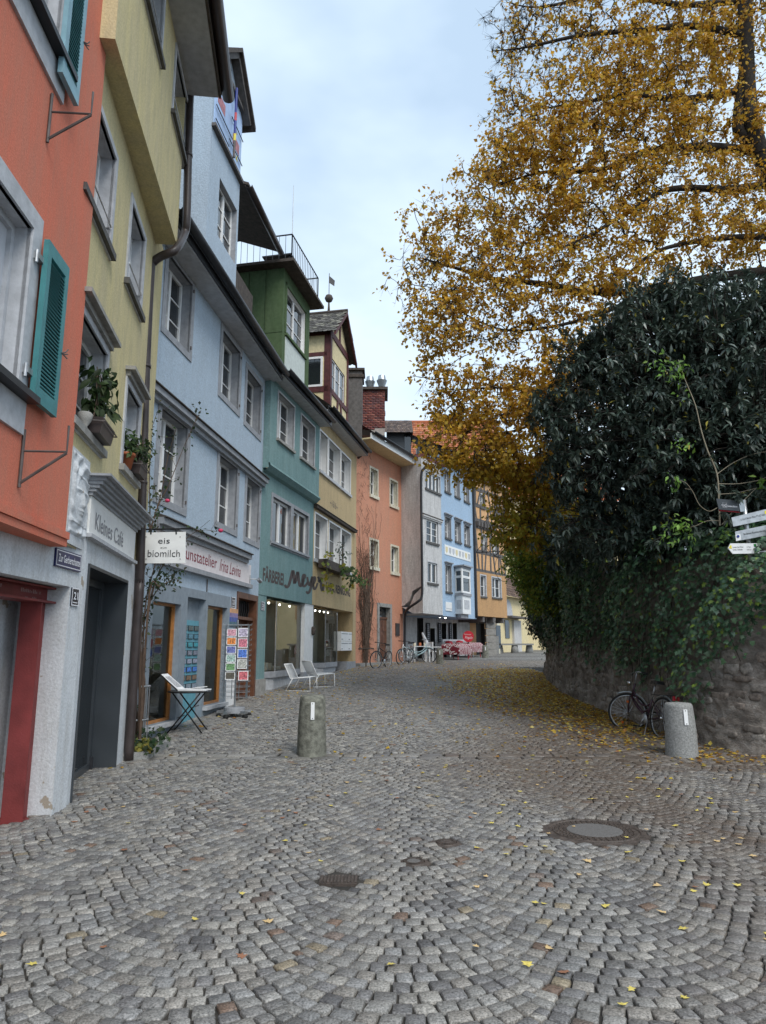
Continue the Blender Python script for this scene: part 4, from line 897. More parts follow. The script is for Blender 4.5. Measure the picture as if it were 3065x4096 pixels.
# stucco relief panel with a face
F2 = Fac((-3.05, 6.55), (-3.72, 11.0))
ru0, rv1 = F2.uv(19, 480, 1275, .1); ru1, rv0 = F2.uv(19, 545, 1935, .1); ru0 = F2.uv(19, 470, 1700, .1)[0] - .06; 
ru0, ru1 = (6.80 - F2.A.y) / F2.U.y, (7.40 - F2.A.y) / F2.U.y
nu, nv = 44, 130; V_, Fq = [], []
def blob(x, y, cx, cy, rx, ry, h): return h * math.exp(-((x - cx) / rx) ** 2 - ((y - cy) / ry) ** 2)
for j in range(nv + 1):
    for i in range(nu + 1):
        x, y = i / nu * 2 - 1, j / nv * 3.2
        z = .04 + blob(x, y, 0, 1.35, .75, .8, .07) + blob(x, y, 0, 1.42, .16, .34, .05) + blob(x, y, 0, 1.2, .22, .12, .035) + blob(x, y, 0, .98, .3, .06, .035) + blob(x, y, 0, .86, .22, .06, .03) + blob(x, y, 0, .62, .3, .14, .03)
        z += blob(x, y, .38, 1.62, .2, .08, -.035) + blob(x, y, -.38, 1.62, .2, .08, -.035) + blob(x, y, .38, 1.62, .1, .05, .03) + blob(x, y, -.38, 1.62, .1, .05, .03) + blob(x, y, .4, 1.78, .28, .05, .03) + blob(x, y, -.4, 1.78, .28, .05, .03)
        rr = math.hypot(x * .9, (y - 1.35) * .75)
        if rr > .62: z += .028 * math.sin(8 * math.atan2(y - 1.4, x) + 14 * rr) * min(1, (rr - .62) * 5)
        z += blob(x, y, 0, 2.65, .3, .25, .05) + .025 * math.sin(9 * y + 3 * x) * (1 if y > 2.3 else 0) + .02 * math.sin(11 * y) * (1 if y < .45 else 0)
        e = min(1 - abs(x), y, 3.2 - y); z = max(.0, z * min(1, max(0, e) * 9)); V_.append(F2.p(ru0 + (ru1 - ru0) * i / nu, rv0 + (rv1 - rv0) * j / nv, .022 + z * .42)[:])
for j in range(nv):
    for i in range(nu): a = j * (nu + 1) + i; Fq.append((a, a + 1, a + nu + 2, a + nu + 1))
mb = MB(); F2.box(mb, ru0 - .03, ru1 + .03, rv0 - .1, rv1 + .03, -.02, .0215); relief = obj('stucco_relief', mb, M['white'], coral, label='weathered white stucco relief of a face above the street sign'); nmesh('face', V_, Fq, M['white'], relief, smooth=True)
# ================================================================== yellow cafe house
yel = thing('yellow_house', 'ochre yellow plastered house with projecting upper storey and small cafe door', 'house', (-3.4, 9, 0))
ZO = 7.9
q1, q2, q3, q4 = atz(17, 535, 345, ZO), atz(17, 1022, 1972, ZO), atz(17, 775, 1980, ZO), atz(17, 390, 342, ZO)
FO = Fac(q1[:2], q2[:2]); F2o = FO
du0, dv1 = F2.uv(3, 525, 380); du1, _ = F2.uv(3, 727, 1000); hd = (du0, du1, -.3, dv1)
def hole_tr(F, k, xr, yt, xb, yb, wid): ur, vt = F.uv(k, xr, yt); _, vb = F.uv(k, xb, yb); return (ur - wid, ur, vb, vt)
hw1 = hole_tr(F2, 2, 640, 632, 608, 1215, 1.12); hw2 = hole_tr(F2, 2, 840, 942, 812, 1400, .92)
hw3 = hole_tr(F2, 17, 525, 1285, 488, 2060, 1.12); hw4 = hole_tr(F2, 17, 758, 1935, 725, 2600, .92)
hw4 = (hw4[0], hw4[1], F2.uv(2, 855, 430)[1], hw4[3])
uG = (7.47 - F2.A.y) / F2.U.y; hg = (-.2, uG, -.2, zj + .02)
mb = MB(); wall_mesh(mb, F2, 0, F2.L, -.1, ZO + .3, [hd, hw1, hw2, hw3, hw4, hg]); sides(mb, F2, 0, F2.L, -.1, ZO, 7, left=False)
obj('wall', mb, M['yellow'], yel)
vlow = (F2.uv(19, 570, 1992)[1] + F2.uv(19, 888, 2108)[1]) / 2 + .015; mb = MB(); wall_mesh(mb, F2, uG, F2.L - .02, -.1, vlow, [hd], d=.012)
mb.quad(F2.p(uG, vlow, .012), F2.p(F2.L - .02, vlow, .012), F2.p(F2.L - .02, vlow, 0), F2.p(uG, vlow, 0)); obj('lower_wall', mb, M['white'], yel)
for i, hh in enumerate((hw1, hw2, hw3, hw4)):
    window(F2, yel, hh, reveal=.2, rmat=M['greylight'], sur=.085, sill=.07, sillw=.12, smat=M['stone'] if i < 2 else M['darkstone'], cols=2, rows=3, cornice=.09 if i < 2 else 0, rail=i > 1, cmat=M['stone'])
# projecting upper storey
EZ = FO.uv(17, 1093, 715)[1]
hu5 = FO.uv(17, 880, 20); s5 = FO.uv(17, 893, 555); s6 = FO.uv(17, 1080, 1362); t6 = FO.uv(17, 1083, 705)
h6 = (FO.uv(17, 985, 870)[0], s6[0] - .1, s6[1] + .06, t6[1] - .06); h5 = (s5[0] - .12 - (h6[1] - h6[0]) - .1, s5[0] - .12, s6[1] + .06, t6[1] - .06)
UL = -0.0; mb = MB(); wall_mesh(mb, FO, -.05, FO.L, ZO, EZ + .25, [h5, h6]); obj('upper_wall', mb, M['yellow'], yel)
q4b = F2.p(0, ZO, 0); mb = MB(); qa = FO.p(-.05, ZO); qd = FO.p(-.05, ZO, -1.6); qc = FO.p(FO.L, ZO, -1.6)
mb.quad(qa, q2, qc, qd); mb.quad(qa, qd, qd + Vector((0, 0, 4)), qa + Vector((0, 0, 4))); mb.quad(q2, q2 + Vector((0, 0, EZ - ZO + .25)), qc + Vector((0, 0, EZ - ZO + .25)), qc); obj('jetty_soffit', mb, M['yellow'], yel)
for hh in (h5, h6): window(FO, yel, hh, reveal=.2, rmat=M['greylight'], sur=.07, sill=.06, sillw=.1, smat=M['darkstone'], cols=2, rows=3, rail=True)
# eave and gutter
mb = MB(); FO.box(mb, -.6, FO.L + .12, EZ + .02, EZ + .10, -.3, .52); obj('soffit', mb, M['greylight'], yel)
mb = MB(); FO.box(mb, -.6, FO.L + .14, EZ + .02, EZ + .3, .525, .56); obj('fascia', mb, M['woodgrey'], yel)
mb = MB(); mb.quad(FO.p(-.6, EZ + .32, .62), FO.p(FO.L + .14, EZ + .32, .62), FO.p(FO.L + .14, EZ + 4.0, -3.6), FO.p(-.6, EZ + 4.0, -3.6)); mb.prism([FO.p(FO.L + .135, EZ + .1, .5), FO.p(FO.L + .135, EZ + .32, .62), FO.p(FO.L + .135, EZ + 4.0, -3.6), FO.p(FO.L + .135, EZ + .1, -3.6)], FO.U * -.03); obj('roof', mb, M['woodgrey'], yel)
gutter('gutter', FO.p(-.6, EZ + .22, .66), FO.p(FO.L + .3, EZ + .18, .66), .10, yel, M['brownmetal'])
Ye = FO.p(FO.L + .2, 0, .66).y
pts = [FO.p(FO.L + .2, EZ + .14, .66), at(17, 1340, 690, Ye), at(17, 1250, 712, Ye - .05), at(17, 1150, 700, Ye - .1), at(17, 1128, 770, Ye - .1), at(17, 1112, 1300, Ye - .1), at(17, 1100, 1750, Ye - .08), at(17, 1082, 1880, Ye - .05), at(17, 1010, 2010, 10.15), at(17, 900, 2060, 10.15), at(17, 832, 2110, 10.15), at(2, 908, 130, 10.15), at(2, 880, 700, 10.2), at(2, 850, 1700, 10.25), at(3, 842, 500, 10.3)]
pipe('downpipe', pts, .066, yel)
pb = at(3, 842, 500, 10.3); pipe('downpipe_foot', [pb + Vector((0, 0, .05)), Vector((pb.x, pb.y, 1.2)), Vector((pb.x, pb.y, .02))], .066, yel)
mb = MB()
for x, y, k, yy in ((1113, 1250, 17, Ye - .1), (880, 700, 2, 10.2), (857, 1400, 2, 10.24)): 
    c = at(k, x, y, yy); mb.tube([c - Vector((0, 0, .025)), c + Vector((0, 0, .025))], .075, 12)
obj('pipe_clamp', mb, M['brownmetal'], yel, True)
# cafe sign board
bu0, bv1 = F2.uv(19, 590, 1692); bu1, bv0 = F2.uv(19, 888, 2108); _, bv1b = F2.uv(19, 880, 1885); bv1 = (bv1 + bv1b) / 2; _, bv0b = F2.uv(19, 570, 1992); bv0 = (bv0 + bv0b) / 2
board = thing('cafe_sign', 'white board above the cafe door with a moulded grey cornice', 'shop sign', F2.p(bu0, bv0))
mb = MB(); F2.box(mb, bu0, bu1, bv0 + .04, bv1, .0, .05); obj('panel', mb, M['signwhite'], board); mb = MB(); F2.box(mb, bu0 - .04, bu1 + .04, bv0, bv0 + .04, .0, .09); obj('ledge', mb, M['greylight'], board)
mb = MB()
for i in range(5): F2.box(mb, bu0 - .03 - .018 * i, bu1 + .03 + .018 * i, bv1 + .038 * i, bv1 + .038 * (i + 1), -.02, .07 + .035 * i)
F2.box(mb, bu0 - .16, bu1 + .16, bv1 + .19, bv1 + .215, -.02, .27); obj('cornice', mb, M['grey'], board)
t0, t1 = F2.uv(19, 642, 1935, .05), F2.uv(19, 833, 2045, .05); bl = bv0 + (bv1 - bv0) * .27
letters('Kleines Café', F2.p(t0[0], bl, .05), F2.p(t1[0], bl, .05), (bv1 - bv0) * .42, F2.N, M['inkgrey'], board, bold=.004)
# cafe door: deep anthracite recess
rd = -.3
mb = MB(); F2.box(mb, du0 + .002, du0 + .03, -.05, dv1 - .002, rd, .03); F2.box(mb, du1 - .03, du1 - .002, -.05, dv1 - .002, rd, .03); F2.box(mb, du0 + .03, du1 - .03, dv1 - .04, dv1 - .002, rd, .03); door = obj('door', mb, M['antr'], yel, label='tall anthracite metal and glass cafe door in a deep recess')
mb = MB(); mb.quad(F2.p(du0, -.05, rd - .05), F2.p(du1, -.05, rd - .05), F2.p(du1, dv1, rd - .05), F2.p(du0, dv1, rd - .05)); obj('back_panel', mb, M['antr'], door)
lu0, lu1 = du0 + .04, du1 - .1
mb = MB()
for a in ((lu0, lu0 + .09, 0, dv1 - .05), (lu1 - .09, lu1, 0, dv1 - .05), (lu0 + .09, lu1 - .09, dv1 - .14, dv1 - .05), (lu0 + .09, lu1 - .09, .0, .12), (lu0 + .82, lu0 + .90, .12, dv1 - .14)): F2.box(mb, *a, rd - .03, rd + .03)
obj('leaf_frame', mb, M['antr'], door); mb = MB(); mb.quad(F2.p(lu0 + .09, .12, rd), F2.p(lu1 - .09, .12, rd), F2.p(lu1 - .09, dv1 - .14, rd), F2.p(lu0 + .09, dv1 - .14, rd)); obj('pane', mb, M['glass'], door)
mb = MB(); F2.box(mb, lu1 + .004, du1 - .03, 0, dv1 - .05, rd - .03, rd + .02); obj('side_panel', mb, M['antr'], door)
mb = MB(); F2.box(mb, lu1 - .06, lu1 - .02, .02, .2, rd + .03, rd + .06); obj('floor_bolt', mb, M['dark'], door)
# ================================================================== light blue studio house
F3 = Fac((-3.955, 10.75), (-3.155, 18.03)); gy = .1
blueh = thing('pale_blue_house', 'pale blue plastered house with grey window surrounds and tall painted dormer', 'house', (-3.6, 14, 0))
def hrect(F, k, x0, y0, x1, y1, m=0.0, d=0.0):
    u0, u1, v0, v1 = F.rect(k, x0, y0, x1, y1, d); return (u0 + m, u1 - m, v0 + m, v1 - m)
SUR = .13
w2 = hrect(F3, 2, 1330, 432, 1440, 1008, SUR); w3 = hrect(F3, 2, 1480, 672, 1568, 1155, SUR); vt_, vb_ = (w2[3] + w3[3]) / 2, (w2[2] + w3[2]) / 2
w1u = F3.uv(2, 1163, 400)[0] - SUR; w1 = (w1u - 1.15, w1u, F3.uv(2, 1156, 685)[1] + SUR, F3.uv(2, 1170, 190)[1] - SUR)
l2 = hrect(F3, 2, 1310, 1187, 1424, 1728, SUR); l3 = hrect(F3, 2, 1478, 1327, 1558, 1798, SUR); l1u = F3.uv(2, 1133, 1300)[0] - SUR; l1 = (l1u - 1.2, l1u, F3.uv(2, 1121, 1608)[1] + SUR, F3.uv(2, 1146, 1048)[1] - SUR)
print('B3 windows', [tuple(round(x, 2) for x in w) for w in (w1, w2, w3, l1, l2, l3)])
HT = F3.uv(2, 1590, 775)[1]
su0, sv1 = F3.uv(9, 185, 95); su1, sv1b = F3.uv(9, 1105, 245); sv1 = (sv1 + sv1b) / 2
dr = F3.rect(9, 1200, 205, 1420, 1480); drv1 = (F3.uv(9, 1200, 205)[1] + F3.uv(9, 1445, 245)[1]) / 2; hdoor = (dr[0], F3.uv(9, 1445, 300)[0], -.2, drv1)
hshop = (su0 - .15, su1, -.2, sv1); WTOP = HT + .35
mb = MB(); wall_mesh(mb, F3, 0, F3.L, -.2, WTOP, [w1, w2, w3, l1, l2, l3, hshop, hdoor]); sides(mb, F3, 0, F3.L, -.2, WTOP, 7); obj('wall', mb, M['blue'], blueh)
for hh in (w1, w2, w3, l1, l2, l3):
    w = window(F3, blueh, hh, reveal=.23, rmat=M['grey'], sur=SUR, sill=0, cols=2, rows=3)
    mb = MB()
    for vv in (hh[2] + .12, hh[3] - .12): F3.box(mb, hh[1] + .01, hh[1] + .04, vv - .03, vv + .03, .022, .045)
    obj('hinge_pin', mb, M['iron'], w)
def course(F, root, u0, u1, v, h=.16, out=.2, m=None, spikes=True, name='string_course'):
    mb = MB(); F.box(mb, u0, u1, v - h, v - h * .55, -.02, out * .45); F.box(mb, u0, u1, v - h * .55, v, -.02, out * .8); o = obj(name, mb, m or M['grey'], root)
    mb = MB(); mb.hexa([F.p(u0, v + .002, out), F.p(u1, v + .002, out), F.p(u1, v + .002, -.02), F.p(u0, v + .002, -.02), F.p(u0, v + .02, out), F.p(u1, v + .02, out), F.p(u1, v + .10, -.02), F.p(u0, v + .10, -.02)]); obj('capping', mb, M['woodgrey'], o)
    if spikes:
        mb = MB(); n = int((u1 - u0) / .05)
        for i in range(n):
            u = u0 + (u1 - u0) * i / n; dv = random.uniform(.08, .15); q = F.p(u, v + .03, out * .7); e = q + Vector((random.uniform(-.02, .02), random.uniform(-.02, .02), dv)) + F.N * random.uniform(-.05, .05)
            s_ = F.U * .0016; mb.add([q - s_, q + s_, e], [(0, 1, 2)])
        obj('bird_spikes', mb, M['steel'], o)
    return o
v_ = (F3.uv(2, 905, 735, .2)[1] + F3.uv(2, 1600, 1372, .2)[1]) / 2; course(F3, blueh, .02, F3.L + .05, v_, .2, .2)
cu0 = F3.uv(3, 995, 118, .2)[0]; cu1 = F3.uv(3, 1525, 322, .2)[0]; cv = (F3.uv(3, 995, 115, .2)[1] + F3.uv(3, 1525, 322, .2)[1]) / 2
sb = thing('studio_sign', 'long pale pink studio sign board with red lettering under a grey cornice', 'shop sign', F3.p(cu0, cv)); sb_c = course(F3, sb, cu0, cu1, cv, .2, .22, name='cornice')
bu0 = cu0 + .05; bu1 = F3.uv(3, 1500, 400)[0]; bv0 = (F3.uv(3, 1500, 498)[1] + F3.uv(3, 1000, 385)[1]) / 2; bv1 = cv - .2
mb = MB(); F3.box(mb, bu0, bu1, bv0, bv1, 0, .05); obj('panel', mb, M['signpink'], sb); mb = MB(); F3.box(mb, bu0 - .03, bu1 + .03, bv0 - .09, bv0, 0, .10); obj('ledge', mb, M['grey'], sb)
tu = [F3.uv(3, x, y, .05)[0] for x, y in ((1118, 350), (1305, 400), (1322, 400), (1448, 430))]; hh = bv1 - bv0; chw = (tu[1] - tu[0]) / 10.2
letters('Kunstatelier', F3.p(tu[0] - chw * 1.55, bv0 + hh * .27, .05), F3.p(tu[1], bv0 + hh * .27, .05), hh * .5, F3.N, M['inkred'], sb)
letters('Irina Levina', F3.p(tu[2], bv0 + hh * .22, .05), F3.p(tu[3], bv0 + hh * .22, .05), hh * .55, F3.N, M['inkred'], sb, shear=.35)
# eave of the blue house
ev = HT; mb = MB(); F3.box(mb, .0, F3.L + .1, ev, ev + .05, -.05, .42); obj('soffit', mb, M['greylight'], blueh); mb = MB(); F3.box(mb, 0, F3.L + .1, ev + .02, ev + .26, .425, .46); obj('fascia', mb, M['dark'], blueh)
gutter('gutter', F3.p(-.05, ev + .2, .56), F3.p(F3.L + .1, ev + .2, .56), .09, blueh)
mb = MB(); mb.quad(F3.p(0, ev + .27, .5), F3.p(F3.L + .1, ev + .27, .5), F3.p(F3.L + .1, ev + 3.4, -3.2), F3.p(0, ev + 3.4, -3.2)); obj('roof', mb, M['woodgrey'], blueh)
# shopfront
sf = blueh
gz = .1; uS0 = su0 - .15
n0, n1 = F3.uv(9, 585, 400)[0], F3.uv(9, 780, 1000)[0]; a0 = F3.uv(9, 130, 1000)[0]; a1 = F3.uv(9, 475, 1000)[0]; c0, c1 = F3.uv(9, 805, 1000)[0], F3.uv(9, 1045, 1000)[0]
wt1 = F3.uv(9, 300, 325)[1]; wb1 = F3.uv(9, 240, 1790)[1]; wt2 = F3.uv(9, 950, 380)[1]; wb2 = F3.uv(9, 900, 1555)[1]; nt = F3.uv(9, 700, 280)[1]
ha, hn, hc = (max(a0, uS0 + .12), a1, wb1, wt1), (n0, n1, -.05, nt), (c0, c1, wb2, wt2)
mb = MB(); wall_mesh(mb, F3, uS0, su1, -.2, sv1, [ha, hn, hc], d=.03); mb.quad(F3.p(uS0, sv1, .03), F3.p(su1, sv1, .03), F3.p(su1, sv1, -.1), F3.p(uS0, sv1, -.1)); mb.quad(F3.p(su1, -.2, .03), F3.p(su1, -.2, -.1), F3.p(su1, sv1, -.1), F3.p(su1, sv1, .03)); obj('shopfront_surround', mb, M['greyblue'], sf)
for hh in (ha, hc):
    mb = MB(); r_ = -.13; u0, u1, v0, v1 = hh
    mb.quad(F3.p(u0, v0, .03), F3.p(u0, v1, .03), F3.p(u0, v1, r_), F3.p(u0, v0, r_)); mb.quad(F3.p(u1, v0, .03), F3.p(u1, v0, r_), F3.p(u1, v1, r_), F3.p(u1, v1, .03)); mb.quad(F3.p(u0, v1, .03), F3.p(u1, v1, .03), F3.p(u1, v1, r_), F3.p(u0, v1, r_)); mb.quad(F3.p(u0, v0, .03), F3.p(u0, v0, r_), F3.p(u1, v0, r_), F3.p(u1, v0, .03))
    w = obj('display_window', mb, M['greyblue'], sf); fr = MB(); f_ = .045
    for a in ((u0, u0 + f_, v0, v1), (u1 - f_, u1, v0, v1), (u0 + f_, u1 - f_, v1 - f_, v1), (u0 + f_, u1 - f_, v0, v0 + f_)): F3.box(fr, *a, r_ - .02, r_ + .05)
    obj('frame', fr, M['woodlight'], w); pm = MB(); pm.quad(F3.p(u0 + f_, v0 + f_, r_), F3.p(u1 - f_, v0 + f_, r_), F3.p(u1 - f_, v1 - f_, r_), F3.p(u0 + f_, v1 - f_, r_)); obj('pane', pm, M['shopglass'], w)
    ib = MB(); dp = -1.2; ib.quad(F3.p(u0 - .5, v0 - .1, dp), F3.p(u1 + .5, v0 - .1, dp), F3.p(u1 + .5, v1 + .2, dp), F3.p(u0 - .5, v1 + .2, dp)); ib.quad(F3.p(u0 - .5, v0, r_), F3.p(u1 + .5, v0, r_), F3.p(u1 + .5, v0, dp), F3.p(u0 - .5, v0, dp))
    ib.quad(F3.p(u0 - .5, v1 + .2, r_ - .02), F3.p(u1 + .5, v1 + .2, r_ - .02), F3.p(u1 + .5, v1 + .2, dp), F3.p(u0 - .5, v1 + .2, dp)); ib.quad(F3.p(u0 - .5, v0, r_ - .02), F3.p(u0 - .5, v0, dp), F3.p(u0 - .5, v1, dp), F3.p(u0 - .5, v1, r_ - .02)); ib.quad(F3.p(u1 + .5, v0, r_ - .02), F3.p(u1 + .5, v0, dp), F3.p(u1 + .5, v1, dp), F3.p(u1 + .5, v1, r_ - .02)); obj('interior', ib, M['interior'], w)
    sm = MB(); F3.box(sm, u0 - .06, u1 + .05, v0 - .07, v0 - .002, r_ + .05, .12); obj('sill', sm, M['greylight'], w)
mb = MB(); F3.box(mb, uS0, n0 - .02, -.2, wb1 - .45, .031, .06); F3.box(mb, n1 + .02, su1, -.2, wb2 - .5, .031, .055); obj('plinth', mb, M['dark'], sf)
mb = MB(); r_ = -.12; u0, u1, v0, v1 = hn
mb.quad(F3.p(u0, v0, .03), F3.p(u0, v1, .03), F3.p(u0, v1, r_), F3.p(u0, v0, r_)); mb.quad(F3.p(u1, v0, .03), F3.p(u1, v0, r_), F3.p(u1, v1, r_), F3.p(u1, v1, .03)); mb.quad(F3.p(u0, v1, .03), F3.p(u1, v1, .03), F3.p(u1, v1, r_), F3.p(u0, v1, r_)); mb.quad(F3.p(u0, v0, r_), F3.p(u1, v0, r_), F3.p(u1, v1, r_), F3.p(u0, v1, r_)); obj('niche', mb, M['greyblue'], sf)
mb = MB(); F3.box(mb, u0 + .02, u1 - .04, .14, nt - .42, r_ + .01, r_ + .035); obj('niche_panel', mb, M['turq'], sf)
cardcols = [(.10, .13, .13), (.08, .22, .3), (.05, .3, .36), (.2, .22, .28), (.3, .33, .42), (.06, .2, .6), (.2, .13, .08), (.25, .3, .36)]
CM = [plain('picture_print', c, .4, var=.6, scale=40) for c in cardcols]
F3n = F3.off(r_ + .035); pw = (u1 - u0 - .06)
for j in range(8):
    for i in range(3):
        uu = u0 + .02 + pw * (i + .18) / 3.1; vv = nt - .52 - j * .155; mb = MB(); F3n.box(mb, uu, uu + pw * .26, vv - .10, vv, .001, .016); o = obj('magnet_picture', mb, M['ink'], None)
        p = MB(); F3n.box(p, uu + .01, uu + pw * .26 - .01, vv - .09, vv - .01, .0165, .0185); obj('print', p, CM[j], o); tag(o, ['left', 'middle', 'right'][i] + ' picture magnet in the ' + ['top', 'second', 'third', 'fourth', 'fifth', 'sixth', 'seventh', 'bottom'][j] + ' row of the turquoise niche panel', 'magnet', 'picture magnets on the turquoise panel')
# picture seen leaning inside the window
F3i = F3.off(-.5); pu = ha[0] + .2; pf = thing('framed_picture', 'pale framed picture leaning inside the left studio window', 'picture', F3i.p(pu, wb1)); mb = MB(); F3i.box(mb, pu, pu + .55, wb1 + .01, wb1 + .6, 0, .03); obj('frame', mb, M['palegreen'], pf); mb = MB(); F3i.box(mb, pu + .12, pu + .43, wb1 + .14, wb1 + .46, .0305, .034); obj('print', mb, M['grey'], pf)
# brown house door
u0, u1, v0, v1 = hdoor; zb = .3
mb = MB(); F3.box(mb, u0, u0 + .10, zb, v1, -.3, .02); F3.box(mb, u1 - .12, u1, zb, v1, -.3, .02); F3.box(mb, u0 + .10, u1 - .12, v1 - .14, v1, -.3, .02); F3.box(mb, u0 + .1, u1 - .12, v1 - .62, v1 - .55, -.3, -.05); bd = obj('door', mb, M['wood'], blueh, label='brown panelled wooden door with carved transom grille')
mb = MB(); F3.box(mb, u0 + .1, u1 - .12, v1 - .55, v1 - .14, -.3, -.25); obj('transom', mb, M['black'], bd); mb = MB()
for i in range(9):
    uu = u0 + .15 + (u1 - u0 - .32) * i / 8; mb.tube([F3.p(uu, v1 - .54, -.2), F3.p(uu + .03, v1 - .35, -.18), F3.p(uu, v1 - .15, -.2)], .016, 6)
obj('grille', mb, M['black'], bd); mb = MB(); F3.box(mb, u0 + .1, u1 - .12, zb + .05, v1 - .62, -.30, -.24); obj('leaf', mb, M['wood'], bd)
for (p0, p1, r0, r1) in ((.12, .46, .1, .38), (.54, .88, .1, .38), (.12, .46, .45, .93), (.54, .88, .45, .93)):
    ww, hh2 = u1 - u0 - .22, v1 - .67 - zb; mb = MB(); F3.box(mb, u0 + .1 + ww * p0, u0 + .1 + ww * p1, zb + .05 + hh2 * r0, zb + .05 + hh2 * r1, -.24, -.215); obj('panel', mb, M['wood'], bd)
mb = MB(); F3.box(mb, u0 - .05, u1 + .05, .0, zb + .05, -.32, .22); obj('step', mb, M['stone'], bd)
for x, y, x2, y2, t in ((1130, 262, 1170, 350, '23'),): number_plate(F3, blueh, 9, x, y, x2, y2, t)
u0, u1, v0, v1 = F3.rect(9, 1112, 400, 1190, 620); pt = thing('painting', 'small sunset landscape painting hung beside the brown door', 'painting', F3.p(u0, v0)); h_ = v1 - v0
for i, (nm, c) in enumerate((('foreground_band', (.08, .16, .2)), ('hill_band', (.07, .11, .35)), ('haze_band', (.25, .2, .38)), ('sky_band', (.6, .32, .16)))):
    mb = MB(); F3.box(mb, u0, u1, v0 + h_ * i / 4, v0 + h_ * (i + 1) / 4, .004, .03); obj(nm, mb, plain('painted_' + nm, c, .5, var=.25, scale=14), pt)
u0, u1, v0, v1 = F3.rect(9, 1062, 1090, 1150, 1600); mb = MB(); F3.box(mb, u0, u1, v0, v1 + .15, .032, .05); tag(obj('notice_board', mb, M['paper'], None), 'tall blank white board fixed behind the postcard stand', 'board')
mb = MB(); q = F3.uv(9, 830, 100); mb.tube([F3.p(q[0], cv - .8, .02), F3.p(q[0], sv1, .02)], .012, 6); obj('conduit', mb, M['iron'], blueh)
q = F3.uv(9, 1352, 50, .05); lm = thing('wall_spotlight', 'small grey spotlight on an arm at the end of the studio sign', 'lamp', F3.p(q[0], q[1])); mb = MB(); F3.box(mb, q[0] - .02, q[0] + .03, q[1] - .1, q[1] + .1, .0, .06); obj('mount', mb, M['steel'], lm); mb = MB(); mb.tube([F3.p(q[0], q[1], .06), F3.p(q[0] + .03, q[1], .2), F3.p(q[0] + .1, q[1] - .02, .26)], .012, 6); mb.tube([F3.p(q[0] + .08, q[1], .24), F3.p(q[0] + .16, q[1] - .05, .28)], .05, 10); obj('head', mb, M['steel'], lm)
# tall dormer of the blue house
FD = F3.off(-.05); eu0 = FD.uv(15, 160, 1500)[0]; eu1 = FD.uv(15, 575, 1600)[0]; pk = FD.uv(15, 425, 545); el = FD.uv(15, 555, 1390); ehv = el[1]; eum = (eu0 + eu1) / 2
peak = ehv + (pk[1] - ehv) * 1.0; dz0 = ev + .2
hdw = (FD.uv(1, 1320, 1150)[0], FD.uv(1, 1428, 1300)[0] - .02, FD.uv(1, 1420, 1600)[1], FD.uv(1, 1410, 1235)[1]); print('dormer', eu0, eu1, ehv, peak, hdw)
dm = obj('dormer', MB().quad(FD.p(eu0, dz0, -3), FD.p(eu1, dz0, -3), FD.p(eu1, ehv, -3), FD.p(eu0, ehv, -3)), M['blue'], blueh)
mb = MB(); wall_mesh(mb, FD, eu0, eu1, dz0, ehv, [hdw]); mb.poly([FD.p(eu0, ehv), FD.p(eu1, ehv), FD.p(eum, peak)]); sides(mb, FD, eu0, eu1, dz0, ehv, 3.4, back=False); obj('dormer_wall', mb, M['blue'], dm)
def sub_window(F, parent, hh, cols=2, rows=3, reveal=.15, rm=None, d=0.0, fm=None):
    u0, u1, v0, v1 = hh; mb = MB(); r_ = d - reveal
    mb.quad(F.p(u0, v0, d), F.p(u0, v1, d), F.p(u0, v1, r_), F.p(u0, v0, r_)); mb.quad(F.p(u1, v0, d), F.p(u1, v0, r_), F.p(u1, v1, r_), F.p(u1, v1, d)); mb.quad(F.p(u0, v1, d), F.p(u1, v1, d), F.p(u1, v1, r_), F.p(u0, v1, r_)); mb.quad(F.p(u0, v0, d), F.p(u0, v0, r_), F.p(u1, v0, r_), F.p(u1, v0, d))
    obj('window_reveal', mb, rm or M['grey'], parent); fr = MB(); f_ = .05
    for a in ((u0, u0 + f_, v0, v1), (u1 - f_, u1, v0, v1), (u0 + f_, u1 - f_, v1 - f_, v1), (u0 + f_, u1 - f_, v0, v0 + f_)): F.box(fr, *a, r_ - .02, r_ + .03)
    for i in range(1, cols): c = u0 + (u1 - u0) * i / cols; F.box(fr, c - .035, c + .035, v0 + f_, v1 - f_, r_ - .02, r_ + .04)
    for j in range(1, rows): c = v0 + (v1 - v0) * j / rows; F.box(fr, u0 + f_, u1 - f_, c - .012, c + .012, r_ - .01, r_ + .025)
    obj('window_frame', fr, fm or M['wframe'], parent)
    for i in range(cols):
        for j in range(rows):
            a0_, a1_ = u0 + (u1 - u0) * i / cols + .02, u0 + (u1 - u0) * (i + 1) / cols - .02; b0_, b1_ = v0 + (v1 - v0) * j / rows, v0 + (v1 - v0) * (j + 1) / rows; t_ = random.uniform(-.008, .004)
            obj('pane', MB().quad(F.p(a0_, b0_, r_ + t_), F.p(a1_, b0_, r_ - t_), F.p(a1_, b1_, r_ - t_), F.p(a0_, b1_, r_ + t_)), M['glass'], parent)
sub_window(FD, dm, hdw)
mb = MB(); ov = .28
for s_, uE in ((-1, eu0), (1, eu1)):
    e0 = FD.p(uE + s_ * .22, ehv - (.22) * (peak - ehv) / (eum - eu0), ov); p0 = FD.p(eum, peak, ov); b0 = FD.N * -3.6; up = Vector((0, 0, .12)); mb.hexa([e0, p0, p0 + b0, e0 + b0, e0 + up, p0 + up, p0 + b0 + up, e0 + b0 + up])
obj('dormer_roof', mb, M['woodgrey'], dm)
mb = MB()
for s_, uE in ((-1, eu0), (1, eu1)):
    a = FD.p(uE + s_ * .1, ehv - .1, .0); b_ = FD.p(eum, peak - .02, .0); beam(mb, a, b_, .22, FD.N * .2)
obj('bargeboard', mb, M['timber'], dm)
